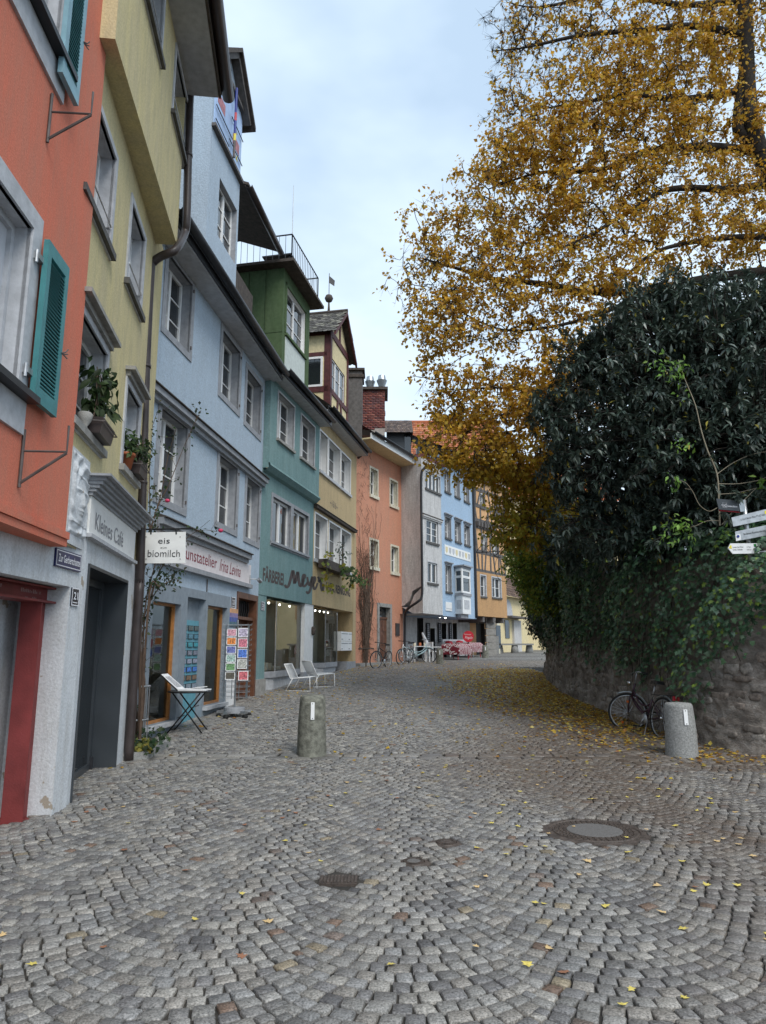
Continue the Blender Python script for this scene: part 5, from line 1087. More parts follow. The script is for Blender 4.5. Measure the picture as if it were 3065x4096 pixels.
# painted sundial panel
sv0, sv1_ = FD.uv(1, 1430, 1060)[1], FD.uv(1, 1430, 640)[1]; mb = MB(); FD.box(mb, eu0 + .1, eu1 - .06, sv0, sv1_, 0, .015); obj('mural', mb, M['sailblue'], dm, label='faded painted panel in light blue with red and yellow emblems')
mc = MB(); mr_ = MB(); my = MB(); mid_u = eu0 + (eu1 - eu0) * .52
for i, (du_, fv, rr) in enumerate(((-.45, .72, .16), (.42, .55, .16), (.6, .2, .12))):
    c = FD.p(mid_u + du_, sv0 + (sv1_ - sv0) * fv, .018)
    for q in range(5):
        a = 2 * math.pi * q / 5; dvv = (FD.U * math.cos(a) + Vector((0, 0, math.sin(a)))); per = (FD.U * -math.sin(a) + Vector((0, 0, math.cos(a)))); my.add([c + per * rr * .25, c - per * rr * .25, c + dvv * rr], [(0, 1, 2)])
for du_, fv in ((-.5, .42), (.55, .3)): FD.box(mr_, mid_u + du_ - .28, mid_u + du_ + .2, sv0 + (sv1_ - sv0) * fv, sv0 + (sv1_ - sv0) * (fv + .16), .0165, .02)
obj('star', my, M['yellowpaint'], dm); obj('emblem', mr_, plain('faded_red', (.45, .2, .22), .8, var=.3), dm)
for i, (f0, f1, c) in enumerate(((.62, 1.0, M['bluemark']), (.5, .62, M['red']), (.3, .5, M['bluemark']), (.2, .3, M['yellowpaint']), (-.05, .2, M['iron']))):
    a = FD.p(mid_u, sv0 + (sv1_ - sv0) * f0, .16); b_ = FD.p(mid_u, sv0 + (sv1_ - sv0) * f1, .16); mb = MB(); mb.tube([a, b_], .03, 8); obj('gnomon_pole', mb, c, dm)
for fv in (-.02, 1.03): mb = MB(); FD.box(mb, eu0, eu1, sv0 + (sv1_ - sv0) * fv - .05, sv0 + (sv1_ - sv0) * fv + .03, 0, .1); obj('ledge', mb, M['timber'], dm)
pass; mb = MB()
for fv, a, b_ in ((.1, .05, .5), (.3, .05, .6), (.6, .55, .98), (.22, .5, .98), (.9, .02, .4)):
    u_a, u_b = eu0 + (eu1 - eu0) * a, eu0 + (eu1 - eu0) * b_; vv = sv0 + (sv1_ - sv0) * fv; mb.tube([FD.p(u_a, vv, .05), FD.p(u_b, vv, .05)], .012, 5)
obj('wire', mb, M['dark'], dm); mb = MB(); q = FD.uv(15, 400, 850); FD.box(mb, q[0] - .12, q[0] + .12, q[1] - .3, q[1] + .25, -.04, .006); obj('gable_slot', mb, M['black'], dm)
# brown timber roof with gutter beside the dormer
FT = F3.off(-.1); lt = obj('side_dormer', MB().quad(FT.p(eu1 + .02, dz0, -.3), FT.p(F3.L - .1, dz0, -.3), FT.p(F3.L - .1, dz0 + 2.2, -.3), FT.p(eu1 + .02, dz0 + 2.2, -.3)), M['woodgrey'], blueh)
ga = at(4, 175, 72, FT.p(eu1, 0).y + .1); gb = at(4, 415, 575, FT.p(F3.L, 0).y + 1.0); mb = MB(); n_ = Vector((-2.6, .2, .9)); mb.hexa([ga, gb, gb + n_, ga + n_, ga + Vector((0, 0, .07)), gb + Vector((0, 0, .07)), gb + n_ + Vector((0, 0, .07)), ga + n_ + Vector((0, 0, .07))]); obj('side_roof', mb, M['woodgrey'], lt); gutter('side_gutter', ga, gb, .09, lt, M['brownmetal'])
# ================================================================== teal and ochre houses (dye works)
F4 = Fac((-3.148, 18.04), (-2.228, 22.42)); F5 = Fac((-2.228, 22.42), (-1.075, 27.95))
teal = thing('teal_house', 'teal plastered house with display window and green sheet metal dormer', 'house', (-2.8, 20, .3))
JO = .16; F4j = F4.off(JO)
jv = (F4j.uv(5, 215, 145)[1] + F4j.uv(5, 683, 402)[1]) / 2
band = (F4.uv(18, 110, 332)[1] + F4.uv(18, 818, 388)[1] + F5.uv(18, 1350, 440)[1]) / 3
tw1 = hrect(F4j, 4, 392, 1606, 505, 2060, .03); tw2 = hrect(F4j, 4, 560, 1742, 658, 2160, .03)
lw1 = F4.rect(5, 298, 402, 440, 850); lw2 = F4.rect(5, 470, 478, 590, 905); lv1 = (lw1[3] + lw2[3]) / 2; lv0 = (lw1[2] + lw2[2]) / 2 + .05
lw1 = (lw1[0], lw1[1], lv0, lv1); lw2 = (lw2[0], lw2[1], lv0, lv1); tv1, tv0 = (tw1[3] + tw2[3]) / 2, (tw1[2] + tw2[2]) / 2; tw1, tw2 = (tw1[0], tw1[1], tv0, tv1), (tw2[0], tw2[1], tv0, tv1)
T4 = (F4j.uv(4, 300, 1500)[1] + F4j.uv(4, 690, 1800)[1]) / 2 + .1
print('B4', jv, band, tw1, tw2, lw1, lw2, T4)
mb = MB(); wall_mesh(mb, F4, 0, F4.L, band, jv + .05, [lw1, lw2]); sides(mb, F4, 0, F4.L, band, T4, 7, right=False); mb.quad(F4.p(0, band, 0), F4.p(F4.L, band, 0), F4.p(F4.L, band, -.9), F4.p(0, band, -.9)); obj('wall', mb, M['teal'], teal)
mb = MB(); wall_mesh(mb, F4j, 0, F4j.L, jv, T4, [tw1, tw2]); mb.quad(F4j.p(0, jv), F4j.p(0, T4), F4.p(0, T4), F4.p(0, jv)); mb.quad(F4j.p(F4.L, jv), F4.p(F4.L, jv), F4.p(F4.L, T4), F4j.p(F4.L, T4)); obj('upper_wall', mb, M['teal'], teal)
mb = MB(); pr = [(.0, -.10), (.10, -.06), (.16, .0), (.22, .06), (.20, .12), (.16, .14)]
for i in range(len(pr) - 1): (d0, v0), (d1, v1) = pr[i], pr[i + 1]; mb.quad(F4.p(-.02, jv + v0, d0), F4.p(F4.L + .02, jv + v0, d0), F4.p(F4.L + .02, jv + v1, d1), F4.p(-.02, jv + v1, d1))
obj('jetty_lip', mb, M['teal'], teal)
for hh in (tw1, tw2): window(F4j, teal, hh, reveal=.22, rmat=M['greylight'], sur=.05, sill=.06, sillw=.06, cols=2, rows=3)
for hh in (lw1, lw2): window(F4, teal, hh, reveal=.12, rmat=M['grey'], sur=.1, sill=.05, sillw=.1, smat=M['grey'], cols=2, rows=1, fw=.07)
pv = F4.uv(18, 80, 1385)[1]; pu1 = F4.uv(18, 215, 700)[0]; mb = MB(); F4.box(mb, 0, pu1, -.1, band - .003, -.5, -.012); obj('pier', mb, M['teal'], teal); mb = MB(); F4.box(mb, -.02, pu1 + .01, -.1, pv, -.5, .03); obj('pier_base', mb, M['stone'], teal)
number_plate(F4, teal, 18, 148, 352, 186, 430, '25', d=-.012)
ochre = thing('ochre_house', 'ochre plastered house with three windows per floor and half timbered dormer', 'house', (-1.7, 25, .5))
T5 = (F5.uv(4, 700, 1830)[1] + F5.uv(4, 965, 2040)[1]) / 2 + .15
ow = [F5.rect(5, 690, -120, 757, 262), F5.rect(5, 765, -40, 862, 332), F5.rect(5, 872, 5, 952, 395)]; v1 = sum(F5.uv(4, x, y)[1] for x, y in ((700, 1885), (770, 1950), (858, 2015))) / 3 - .05; v0 = sum(w[2] for w in ow) / 3 + .1; ow = [(w[0] + .06, w[1] - .06, v0, v1) for w in ow]
oL = [F5.rect(5, 650, 540, 752, 955), F5.rect(5, 768, 590, 866, 1000), F5.rect(5, 872, 636, 953, 1030)]; v1 = sum(w[3] for w in oL) / 3 - .05; v0 = F5.uv(5, 655, 935)[1] + .05; oL = [(w[0] + .06, w[1] - .06, v0, v1) for w in oL]
print('B5', T5, ow, oL)
mb = MB(); wall_mesh(mb, F5, 0, F5.L, band, T5, ow + oL); sides(mb, F5, 0, F5.L, band, T5, 7, left=False); mb.quad(F5.p(0, band, 0), F5.p(F5.L, band, 0), F5.p(F5.L, band, -.9), F5.p(0, band, -.9)); obj('wall', mb, M['ochre'], ochre)
for hh in ow + oL: window(F5, ochre, hh, reveal=.24, rmat=M['wframe'], sur=.06, sill=.09, sillw=.08, smat=M['greylight'], cols=2, rows=3, surmat=M['wframe'])
v_ = (F5.uv(5, 640, 478, .12)[1] + F5.uv(5, 990, 640, .12)[1]) / 2; mb = MB(); F5.box(mb, -.02, F5.L - .3, v_ - .08, v_, -.02, .13); mb.hexa([F5.p(-.02, v_ + .002, .16), F5.p(F5.L - .3, v_ + .002, .16), F5.p(F5.L - .3, v_ + .002, -.02), F5.p(-.02, v_ + .002, -.02), F5.p(-.02, v_ + .02, .16), F5.p(F5.L - .3, v_ + .02, .16), F5.p(F5.L - .3, v_ + .1, -.02), F5.p(-.02, v_ + .1, -.02)]); obj('string_course', mb, M['woodgrey'], ochre)
q0, q1 = F5.uv(5, 780, 450), F5.uv(5, 845, 470); letters('~1616~', F5.p(q0[0], (q0[1] + q1[1]) / 2 - .12), F5.p(q1[0], (q0[1] + q1[1]) / 2 - .12), .24, F5.N, M['timber'], ochre, name='date')
pu = F5.uv(18, 1360, 600)[0]; mb = MB(); F5.box(mb, pu, F5.L, -.1, band + 2.9, -.6, .012); obj('pier', mb, M['ochre'], ochre); pbv = F5.uv(18, 1400, 1140)[1]; mb = MB(); F5.box(mb, pu - .9, F5.L + .01, -.1, pbv, -.6, .02); obj('pier_base', mb, M['grey'], ochre)
# lettering painted across both fronts
def on45(k, x, y):
    a = F4.uv(k, x, y)
    if a[0] <= F4.L: return F4.p(a[0], a[1])
    b_ = F5.uv(k, x, y); return F5.p(b_[0], b_[1])
a, b_ = F4.uv(5, 212, 1100), F4.uv(5, 388, 1135); lh = F4.uv(5, 215, 990)[1] - a[1]; bl = (a[1] + b_[1]) / 2
letters('FÄRBEREI', F4.p(a[0], bl), F4.p(b_[0], bl), lh * .92, F4.N, M['inkbrown'], teal, bold=.036)
a, b_ = F5.uv(5, 742, 1190), F5.uv(5, 950, 1226); lh2 = F5.uv(5, 745, 1118)[1] - a[1]; letters('CHEM. REINIGUNG', F5.p(a[0], (a[1] + b_[1]) / 2), F5.p(b_[0], (a[1] + b_[1]) / 2), lh2 * .95, F5.N, M['inkbrown'], ochre, bold=.036)
strokes = [([(400, 1135), (412, 1155), (432, 1140), (455, 1060), (468, 1020), (478, 1090), (482, 1120), (500, 1065), (508, 1030), (516, 1095), (528, 1145), (545, 1128), (560, 1095)], 17),
           ([(545, 1105), (562, 1085), (570, 1060), (556, 1055), (548, 1095), (555, 1145), (575, 1140), (592, 1110)], 14), ([(588, 1070), (598, 1125), (612, 1135), (628, 1080), (632, 1065)], 14), ([(630, 1070), (622, 1140), (608, 1190), (592, 1205), (580, 1190)], 14),
           ([(632, 1150), (650, 1110), (655, 1080), (644, 1075), (637, 1120), (645, 1170), (662, 1160), (675, 1120)], 13), ([(675, 1080), (684, 1075), (688, 1110), (696, 1100), (706, 1085), (706, 1150), (714, 1185), (724, 1165), (728, 1130)], 14)]
for pts, wd in strokes:
    sp_ = smooth_path(pts, 5); n = len(sp_); ws = [wd * 1.5 * (.6 + .45 * math.sin(math.pi * min(1, max(0, .1 + .8 * i / n)))) for i in range(n)]; rb = MB(); ribbon(rb, sp_, ws)
    mid = sum(p[0] for p in sp_) / n; side = F4 if F4.uv(5, mid, 1100)[0] <= F4.L else F5; mb = MB(); mb.v = []
    for p in rb.v: uv_ = side.uv(5, p[0], p[1]); mb.v.append(tuple(side.p(uv_[0], uv_[1], .004)))
    mb.f = rb.f; obj('lettering', mb, M['inkbrown'], teal if side is F4 else ochre)
# display windows of the dye works
def bay(F, root, u0, u1, v0, v1, d0, d1, name, corner=.5, gz=.3):
    """canted glass display case: left return, corner post, long front"""
    b_ = obj(name, MB().quad(F.p(u0, v0, d0), F.p(u1, v0, d0), F.p(u1, v1, d0), F.p(u0, v1, d0)), M['interior'], root)
    c = (u0 + corner, d1); L0 = F.p(u0, 0, d0 + .06); 
    def pan(a, b2, nm='pane'): obj(nm, MB().quad(a + Vector((0, 0, v0)), b2 + Vector((0, 0, v0)), b2 + Vector((0, 0, v1)), a + Vector((0, 0, v1))), M['shopglass'], b_)
    A_, B_, C_ = F.p(u0, 0, d0 * .45), F.p(u0 + corner, 0, d1), F.p(u1, 0, d1 - .1); pan(A_, B_); pan(B_, C_)
    for q in (A_, B_, C_): mb = MB(); mb.tube([q + Vector((0, 0, v0)), q + Vector((0, 0, v1))], .02, 6); obj('post', mb, M['steel'], b_)
    mb = MB(); dn = Vector((0, 0, v0)); mb.prism([A_ + dn, B_ + dn + F.N * .03, C_ + dn + F.N * .03, F.p(u1, v0, d0), F.p(u0, v0, d0)], (0, 0, -.16)); obj('ledge', mb, M['grey'], b_)
    mb = MB(); dn = Vector((0, 0, gz)); mb.prism([A_ + dn, B_ + dn - F.N * .04, C_ + dn - F.N * .04, F.p(u1, gz, d0), F.p(u0, gz, d0)], (0, 0, v0 - .16 - gz)); obj('plinth', mb, M['greylight'], b_)
    mb = MB(); mb.quad(F.p(u0, v1, d0), F.p(u1, v1, d0), F.p(u1, v1, d1), F.p(u0, v1, d1)); obj('ceiling', mb, M['interior'], b_)
    mb = MB(); mb.quad(F.p(u0, v0, d0), F.p(u0, v1, d0), F.p(u0, v1, d0 * .45), F.p(u0, v0, d0 * .45)); mb.quad(F.p(u1, v0, d0), F.p(u1, v1, d0), F.p(u1, v1, d1 - .12), F.p(u1, v0, d1 - .12)); obj('cheek', mb, M['interior'], b_)
    for i in range(4):
        q = F.p(u0 + .35 + (u1 - u0 - .6) * i / 3, v1 - .05, d0 * .5); mb = MB(); mb.lathe([(.018, 0), (.024, .02), (.024, .05)], 10, q); obj('spotlight', mb, M['spot'], b_)
    return b_
sh = teal
s0 = pu1 + .02; s1 = F4.uv(18, 690, 700, -.1)[0]; sv0 = F4.uv(18, 320, 1275, -.06)[1]; k1 = F4.uv(18, 335, 800, -.06)[0]
bay(F4, sh, s0, s1, sv0, band - .08, -.85, -.05, 'display_window', k1 - s0, .25)
mb = MB(); c0 = F4.uv(18, 715, 700, -.05)[0]; F4.box(mb, c0, F4.L + .25, .3, band - .004, -.6, -.03); obj('pillar', mb, M['wframe'], sh); mb = MB(); F4.box(mb, c0 - .02, F4.L + .26, .2, .85, -.6, -.02); obj('pillar_base', mb, M['grey'], sh)
q = F4.uv(18, 823, 740, -.03); mb = MB(); 
for i in range(6): a = i / 6 * math.pi * 2
mb.lathe([(.02, -.14), (.07, -.1), (.085, 0), (.07, .1), (.02, .14)], 12, F4.p(q[0], q[1], -.0)); obj('plaque', mb, M['woodgrey'], sh)
e0 = F5.uv(18, 868, 700, -.3)[0]; e1 = F5.uv(18, 1188, 800, -.05)[0]; ek = F5.uv(18, 950, 800, -.05)[0]; e0 = max(.3, e0); ev0 = F5.uv(18, 960, 1165, -.05)[1]
bay(F5, ochre, e0, e1, ev0, band - .08, -.85, -.05, 'display_window', max(.3, ek - e0), .45)
mb = MB(); mb.quad(F5.p(e1 - .1, .3, -.6), F5.p(pu, .3, -.6), F5.p(pu, band, -.6), F5.p(e1 - .1, band, -.6)); obj('rear_wall', mb, M['ochre'], ochre)
# things in the left window
lampr = thing('shop_lamp', 'lit round lamp with warm glow inside the dye works window', 'lamp', F4.p(s0 + .35, 1.8, -.6)); c = F4.p(s0 + .42, (sv0 + band) / 2 + .25, -.55); mb = MB(); mb.lathe([(.10, -.02), (.13, 0), (.10, .02)], 16, c); obj('shade', mb, M['lampglow'], lampr); mb = MB(); mb.tube([c + Vector((0, 0, .02)), c + Vector((0, 0, .5))], .006, 5); obj('cord', mb, M['black'], lampr)
for i, (du_, hh, rr) in enumerate(((.75, .22, .07), (.98, .2, .09), (1.3, .12, .1), (1.6, .1, .12))):
    mb = MB(); mb.lathe([(rr * .7, 0), (rr, .02), (rr, hh), (rr * .9, hh)], 16, F4.p(s0 + du_ + .3, sv0 + .002, -.4)); tag(obj('ceramic_pot', mb, M['wframe'], None), ['tall white ceramic pot nearest the window corner post', 'second white ceramic pot in the dye works window', 'low white ceramic bowl in the dye works window', 'widest low white dish in the dye works window'][i], 'pot', 'white ceramics in the dye works window')
mb = MB(); F4.box(mb, s0 + .5, s0 + .95, sv0 + 1.0, sv0 + 1.9, -.8, -.78); tag(obj('hanging_cloth', mb, M['greylight'], None), 'pale grey printed cloth hanging in the dye works window', 'cloth')
# mail boxes
u0, u1, v0, v1 = F5.rect(18, 1160, 740, 1340, 1000, .0)
F5m = F5.off(-.16); u0, u1, v0, v1 = F5m.rect(18, 1160, 745, 1342, 1000)
nmn = [['lower left of four', 'lower right of four'], ['upper left of four', 'upper right of four']]
for j in range(2):
    for i in range(2):
        a, b_ = u0 + (u1 - u0) * i / 2 + .005, u0 + (u1 - u0) * (i + 1) / 2 - .005; c, d_ = v0 + (v1 - v0) * j / 2 + .005, v0 + (v1 - v0) * (j + 1) / 2 - .005
        t = thing('mailbox', nmn[j][i] + ' white mailboxes beside the ochre pier', 'mailbox', F5m.p(a, c), group='white mailboxes on the ochre wall'); mb = MB(); F5m.box(mb, a, b_, c, d_, 0, .14); obj('body', mb, M['wframe'], t); mb = MB(); F5m.box(mb, a + .05, b_ - .05, d_ - .09, d_ - .06, .1405, .145); obj('slot', mb, M['grey'], t); mb = MB()
        for q in range(3): F5m.box(mb, a + .06 + q * .07, a + .1 + q * .07, c + .05, c + .075, .1405, .144)
        obj('vents', mb, M['ink'], t)
# eaves of both
def eave(F, root, v, u0, u1, out=.45, sm=None, gm=None, rise=3.0, back=3.2, rm=None):
    mb = MB(); F.box(mb, u0, u1, v, v + .05, -.06, out); obj('soffit', mb, sm or M['greylight'], root); mb = MB(); F.box(mb, u0, u1, v + .01, v + .2, out + .003, out + .035); obj('fascia', mb, gm or M['dark'], root)
    gutter('gutter', F.p(u0, v + .18, out + .12), F.p(u1, v + .18, out + .12), .085, root, gm); mb = MB(); mb.quad(F.p(u0, v + .22, out + .06), F.p(u1, v + .22, out + .06), F.p(u1, v + rise, -back), F.p(u0, v + rise, -back)); mb.quad(F.p(u1, v + .0, out), F.p(u1, v + .22, out + .06), F.p(u1, v + rise, -back), F.p(u1, v, -back)); obj('roof', mb, rm or M['woodgrey'], root)
eave(F4j, teal, T4 - .1, -.05, F4.L + .05, .35); eave(F5, ochre, T5 - .1, .0, F5.L + .1, .42)
yy = F5.p(F5.L, 0, .5).y; pipe('downpipe', [at(4, 1005, 1985, yy), at(4, 1020, 2015, yy), at(4, 1018, 2050, yy), at(4, 985, 2085, yy + .4)], .06, ochre)
# green dormer with roof terrace
FG = F4.off(-.12); gu0, gu1 = FG.uv(4, 428, 1000)[0], FG.uv(4, 622, 1200)[0]; gv1 = (FG.uv(4, 420, 680)[1] + FG.uv(4, 625, 950)[1]) / 2; gw = FG.rect(4, 458, 850, 585, 1310); gwv1 = (FG.uv(4, 455, 850)[1] + FG.uv(4, 585, 985)[1]) / 2; gwv0 = (FG.uv(4, 455, 1195)[1] + FG.uv(4, 585, 1320)[1]) / 2; gw = (gw[0], gw[1], gwv0, gwv1); gz0 = T4 - .1
print('green dormer', gu0, gu1, gv1, gw)
gd = obj('green_dormer', MB().quad(FG.p(gu0, gz0, -3), FG.p(gu1, gz0, -3), FG.p(gu1, gv1, -3), FG.p(gu0, gv1, -3)), M['greenmetal'], teal)
mb = MB(); wall_mesh(mb, FG, gu0, gu1, gz0, gv1, [gw]); sides(mb, FG, gu0, gu1, gz0, gv1, 3, back=False); obj('dormer_wall', mb, M['greenmetal'], gd); sub_window(FG, gd, gw, 2, 3, .12, M['wframe'])
mb = MB(); FG.box(mb, gw[0] - .06, gw[1] + .02, gz0 + .2, gw[2] - .12, .003, .02); obj('white_panel', mb, M['palegreen'], gd); mb = MB(); FG.box(mb, gw[0] - .1, gw[1] + .08, gw[2] - .1, gw[2] - .02, 0, .08); obj('sill', mb, M['greenmetal'], gd)
mb = MB()
for a in ((gw[0] - .12, gw[0] - .03, gw[2], gw[3] + .12), (gw[1] + .02, gw[1] + .1, gw[2], gw[3] + .12), (gw[0] - .12, gw[1] + .1, gw[3] + .02, gw[3] + .12)): FG.box(mb, *a, -.01, .03)
for vv in (gz0 + .9, gz0 + 2.0): mb.quad(FG.p(gu0 - .012, vv, .0), FG.p(gu0 - .012, vv + .03, 0), FG.p(gu0 - .012, vv + .03, -3), FG.p(gu0 - .012, vv, -3))
for dd in (-.55, -1.1, -1.7): mb.add([FG.p(gu0 - .03, gz0, dd), FG.p(gu0 - .03, gv1, dd), FG.p(gu0 - .0, gv1, dd - .02), FG.p(gu0 - .0, gz0, dd - .02)], [(0, 1, 2, 3)])
obj('seam', mb, M['greenmetal'], gd); mb = MB(); FG.box(mb, gu0 - .35, gu1 + .25, gv1, gv1 + .09, -3.2, .42); obj('roof_slab', mb, M['woodgrey'], gd)
ra, rb_ = gu0 - .05, gu1 + .05; rz = gv1 + .09; rh = .95
for (a, b_, n) in ((FG.p(ra, rz, .25), FG.p(rb_, rz, .25), 16), (FG.p(ra, rz, .25), FG.p(ra, rz, -2.6), 14), (FG.p(rb_, rz, .25), FG.p(rb_, rz, -2.6), 14)):
    mb = MB(); up = Vector((0, 0, rh)); mb.tube([a + up, b_ + up], .022, 6); mb.tube([a + up * .12, b_ + up * .12], .014, 6); rl = obj('terrace_railing', mb, M['dark'], teal)
    for i in range(n + 1): q = a + (b_ - a) * i / n; mb = MB(); mb.tube([q, q + up], .022 if i in (0, n) else .008, 5); obj('baluster', mb, M['dark'], rl)
q = FG.p(ra, rz, .25); mb = MB(); mb.tube([q, q + Vector((0, 0, 2.6))], [.018, .008], 6); obj('antenna_mast', mb, M['steel'], teal)
tb = thing('terrace_table', 'dark slatted table on the roof terrace', 'table', FG.p(ra + 1.0, rz, -.5)); mb = MB(); FG.box(mb, ra + .5, rb_ - .9, rz + .62, rz + .66, -.9, .05); obj('table_top', mb, M['dark'], tb); 
for a in (ra + .6, rb_ - 1.0):
    for b_ in (-.8, -.05): mb = MB(); q = FG.p(a, rz, b_); mb.tube([q, q + Vector((0, 0, .62))], .02, 5); obj('leg', mb, M['dark'], tb)
# half timbered dormer on the ochre house
FH = F5.off(-.15); hu0, hu1 = FH.uv(4, 772, 1400)[0], FH.uv(4, 905, 1600)[0]; hev = FH.uv(4, 905, 1370)[1] + .2; hz0 = T5 - .1; hvw1 = (FH.uv(4, 785, 1345)[1] + FH.uv(4, 880, 1475)[1]) / 2; hvw0 = (FH.uv(4, 780, 1575)[1] + FH.uv(4, 880, 1690)[1]) / 2; hpk = FH.uv(4, 868, 1145)[1] + .5
hw = (FH.uv(4, 783, 1450)[0], FH.uv(4, 882, 1550)[0], hvw0, hvw1); hum = (hu0 + hu1) / 2; print('timber dormer', hu0, hu1, hev, hpk, hw)
hd_ = obj('timber_dormer', MB().quad(FH.p(hu0, hz0, -3), FH.p(hu1, hz0, -3), FH.p(hu1, hev, -3), FH.p(hu0, hev, -3)), M['ochre'], ochre)
hside = (hev - .15); mb = MB(); wall_mesh(mb, FH, hu0, hu1, hz0, hev, [hw]); mb.poly([FH.p(hu0, hev), FH.p(hu1, hev), FH.p(hum, hpk)]); sides(mb, FH, hu0, hu1, hz0, hev, 3, back=False); obj('infill', mb, M['cream'], hd_); sub_window(FH, hd_, hw, 3, 2, .06, M['oxred'])
mb = MB(); N_ = FH.N
for (a, b_, w_) in (((hu0 + .1, hz0), (hu0 + .1, hev), .22), ((hu1 - .1, hz0), (hu1 - .1, hev), .2), ((hu0, hev - .1), (hu1, hev - .1), .26), ((hu0, hw[2] - .12), (hu1, hw[2] - .12), .2), ((hu0, hz0 + .05), (hu1, hz0 + .05), .15), ((hum - .5, hz0), (hum - .2, hw[2] - .2), .16), ((hum + .2, hw[2] - .2), (hum + .6, hz0), .16), ((hum, hev), (hum, hpk - .2), .14)):
    beam(mb, FH.p(*a, -.04), FH.p(*b_, -.04), w_, N_ * .08)
for (d0, d1, v0, v1, w_) in ((-.02, -2.2, hev - .1, hev - .1, .26), (-.02, -2.2, hw[2] - .1, hw[2] - .1, .22), (-1.1, -1.1, hz0, hev, .2), (-.1, -.1, hz0, hev, .2), (-.1, -2.2, hw[3] + .05, hw[3] + .05, .15)):
    P0, P1 = FH.p(hu0 + .03, v0, d0), FH.p(hu0 + .03, v1, d1); beam(mb, P0, P1, w_, FH.U * -.06)
obj('timber', mb, M['oxred'], hd_)
swv0, swv1 = hw[2] - .0, hw[3] - .05; mb = MB()
for a in ((-.25, -.33), (-.92, -1.0)): mb.hexa([FH.p(hu0 - .04, swv0, a[0]), FH.p(hu0 + .02, swv0, a[0]), FH.p(hu0 + .02, swv0, a[1]), FH.p(hu0 - .04, swv0, a[1]), FH.p(hu0 - .04, swv1, a[0]), FH.p(hu0 + .02, swv1, a[0]), FH.p(hu0 + .02, swv1, a[1]), FH.p(hu0 - .04, swv1, a[1])])
for v in (swv0, swv1 - .08): mb.hexa([FH.p(hu0 - .04, v, -.33), FH.p(hu0 + .02, v, -.33), FH.p(hu0 + .02, v, -.92), FH.p(hu0 - .04, v, -.92), FH.p(hu0 - .04, v + .08, -.33), FH.p(hu0 + .02, v + .08, -.33), FH.p(hu0 + .02, v + .08, -.92), FH.p(hu0 - .04, v + .08, -.92)])
obj('side_window_frame', mb, M['wframe'], hd_); obj('side_pane', MB().quad(FH.p(hu0 - .012, swv0 + .08, -.33), FH.p(hu0 - .012, swv1 - .08, -.33), FH.p(hu0 - .012, swv1 - .08, -.92), FH.p(hu0 - .012, swv0 + .08, -.92)), M['glass'], hd_)
ovh, slope = .32, (hpk - hev) / (hum - hu0); mb = MB(); mb.tube([FH.p(hum, hpk + .09, ovh), FH.p(hum, hpk + .09, -2.7)], .07, 8); rt = obj('dormer_roof', mb, M['woodgrey'], ochre, label='steep mossy grey tiled gable roof with ball finial')
for s_, uE in ((-1, hu0), (1, hu1)):
    e0 = FH.p(uE + s_ * .3, hev - .3 * slope + .06, ovh); r0 = FH.p(hum, hpk + .06, ovh); Vv = r0 - e0; Uu = FH.N * -3.0
    if s_ < 0: tiles(e0, Uu, Vv, 18, 11, M['tile_dark'], rt, [(.10, .095, .085), (.14, .13, .12), (.075, .07, .065), (.19, .18, .15)], limit=250)
    else: tiles(e0, Uu, Vv, 14, 9, M['tile_dark'], rt, [(.10, .095, .085), (.14, .13, .12), (.075, .07, .065)], limit=0)
    mb = MB(); t_ = Vector((0, 0, -.16)); mb.hexa([e0, r0, r0 - FH.N * .08, e0 - FH.N * .08, e0 + t_, r0 + t_, r0 - FH.N * .08 + t_, e0 - FH.N * .08 + t_]); obj('bargeboard', mb, M['oxred'], rt)
fn = FH.p(hum, hpk, -.45); mb = MB(); mb.tube([fn, fn + Vector((0, 0, .55))], [.06, .03], 8); mb.lathe([(.02, -.17), (.12, -.12), (.17, 0), (.12, .12), (.02, .17)], 16, fn + Vector((0, 0, .68))); mb.tube([fn + Vector((0, 0, .8)), fn + Vector((0, 0, 1.75))], .014, 6); obj('finial', mb, M['woodgrey'], rt, True); mb = MB(); t_ = fn + Vector((0, 0, 1.35)); mb.prism([t_, t_ + Vector((.2, .05, -.12)), t_ + Vector((.22, .05, .12)), t_ + Vector((0, 0, .3))], (0, .01, 0)); obj('vane', mb, M['dark'], rt)
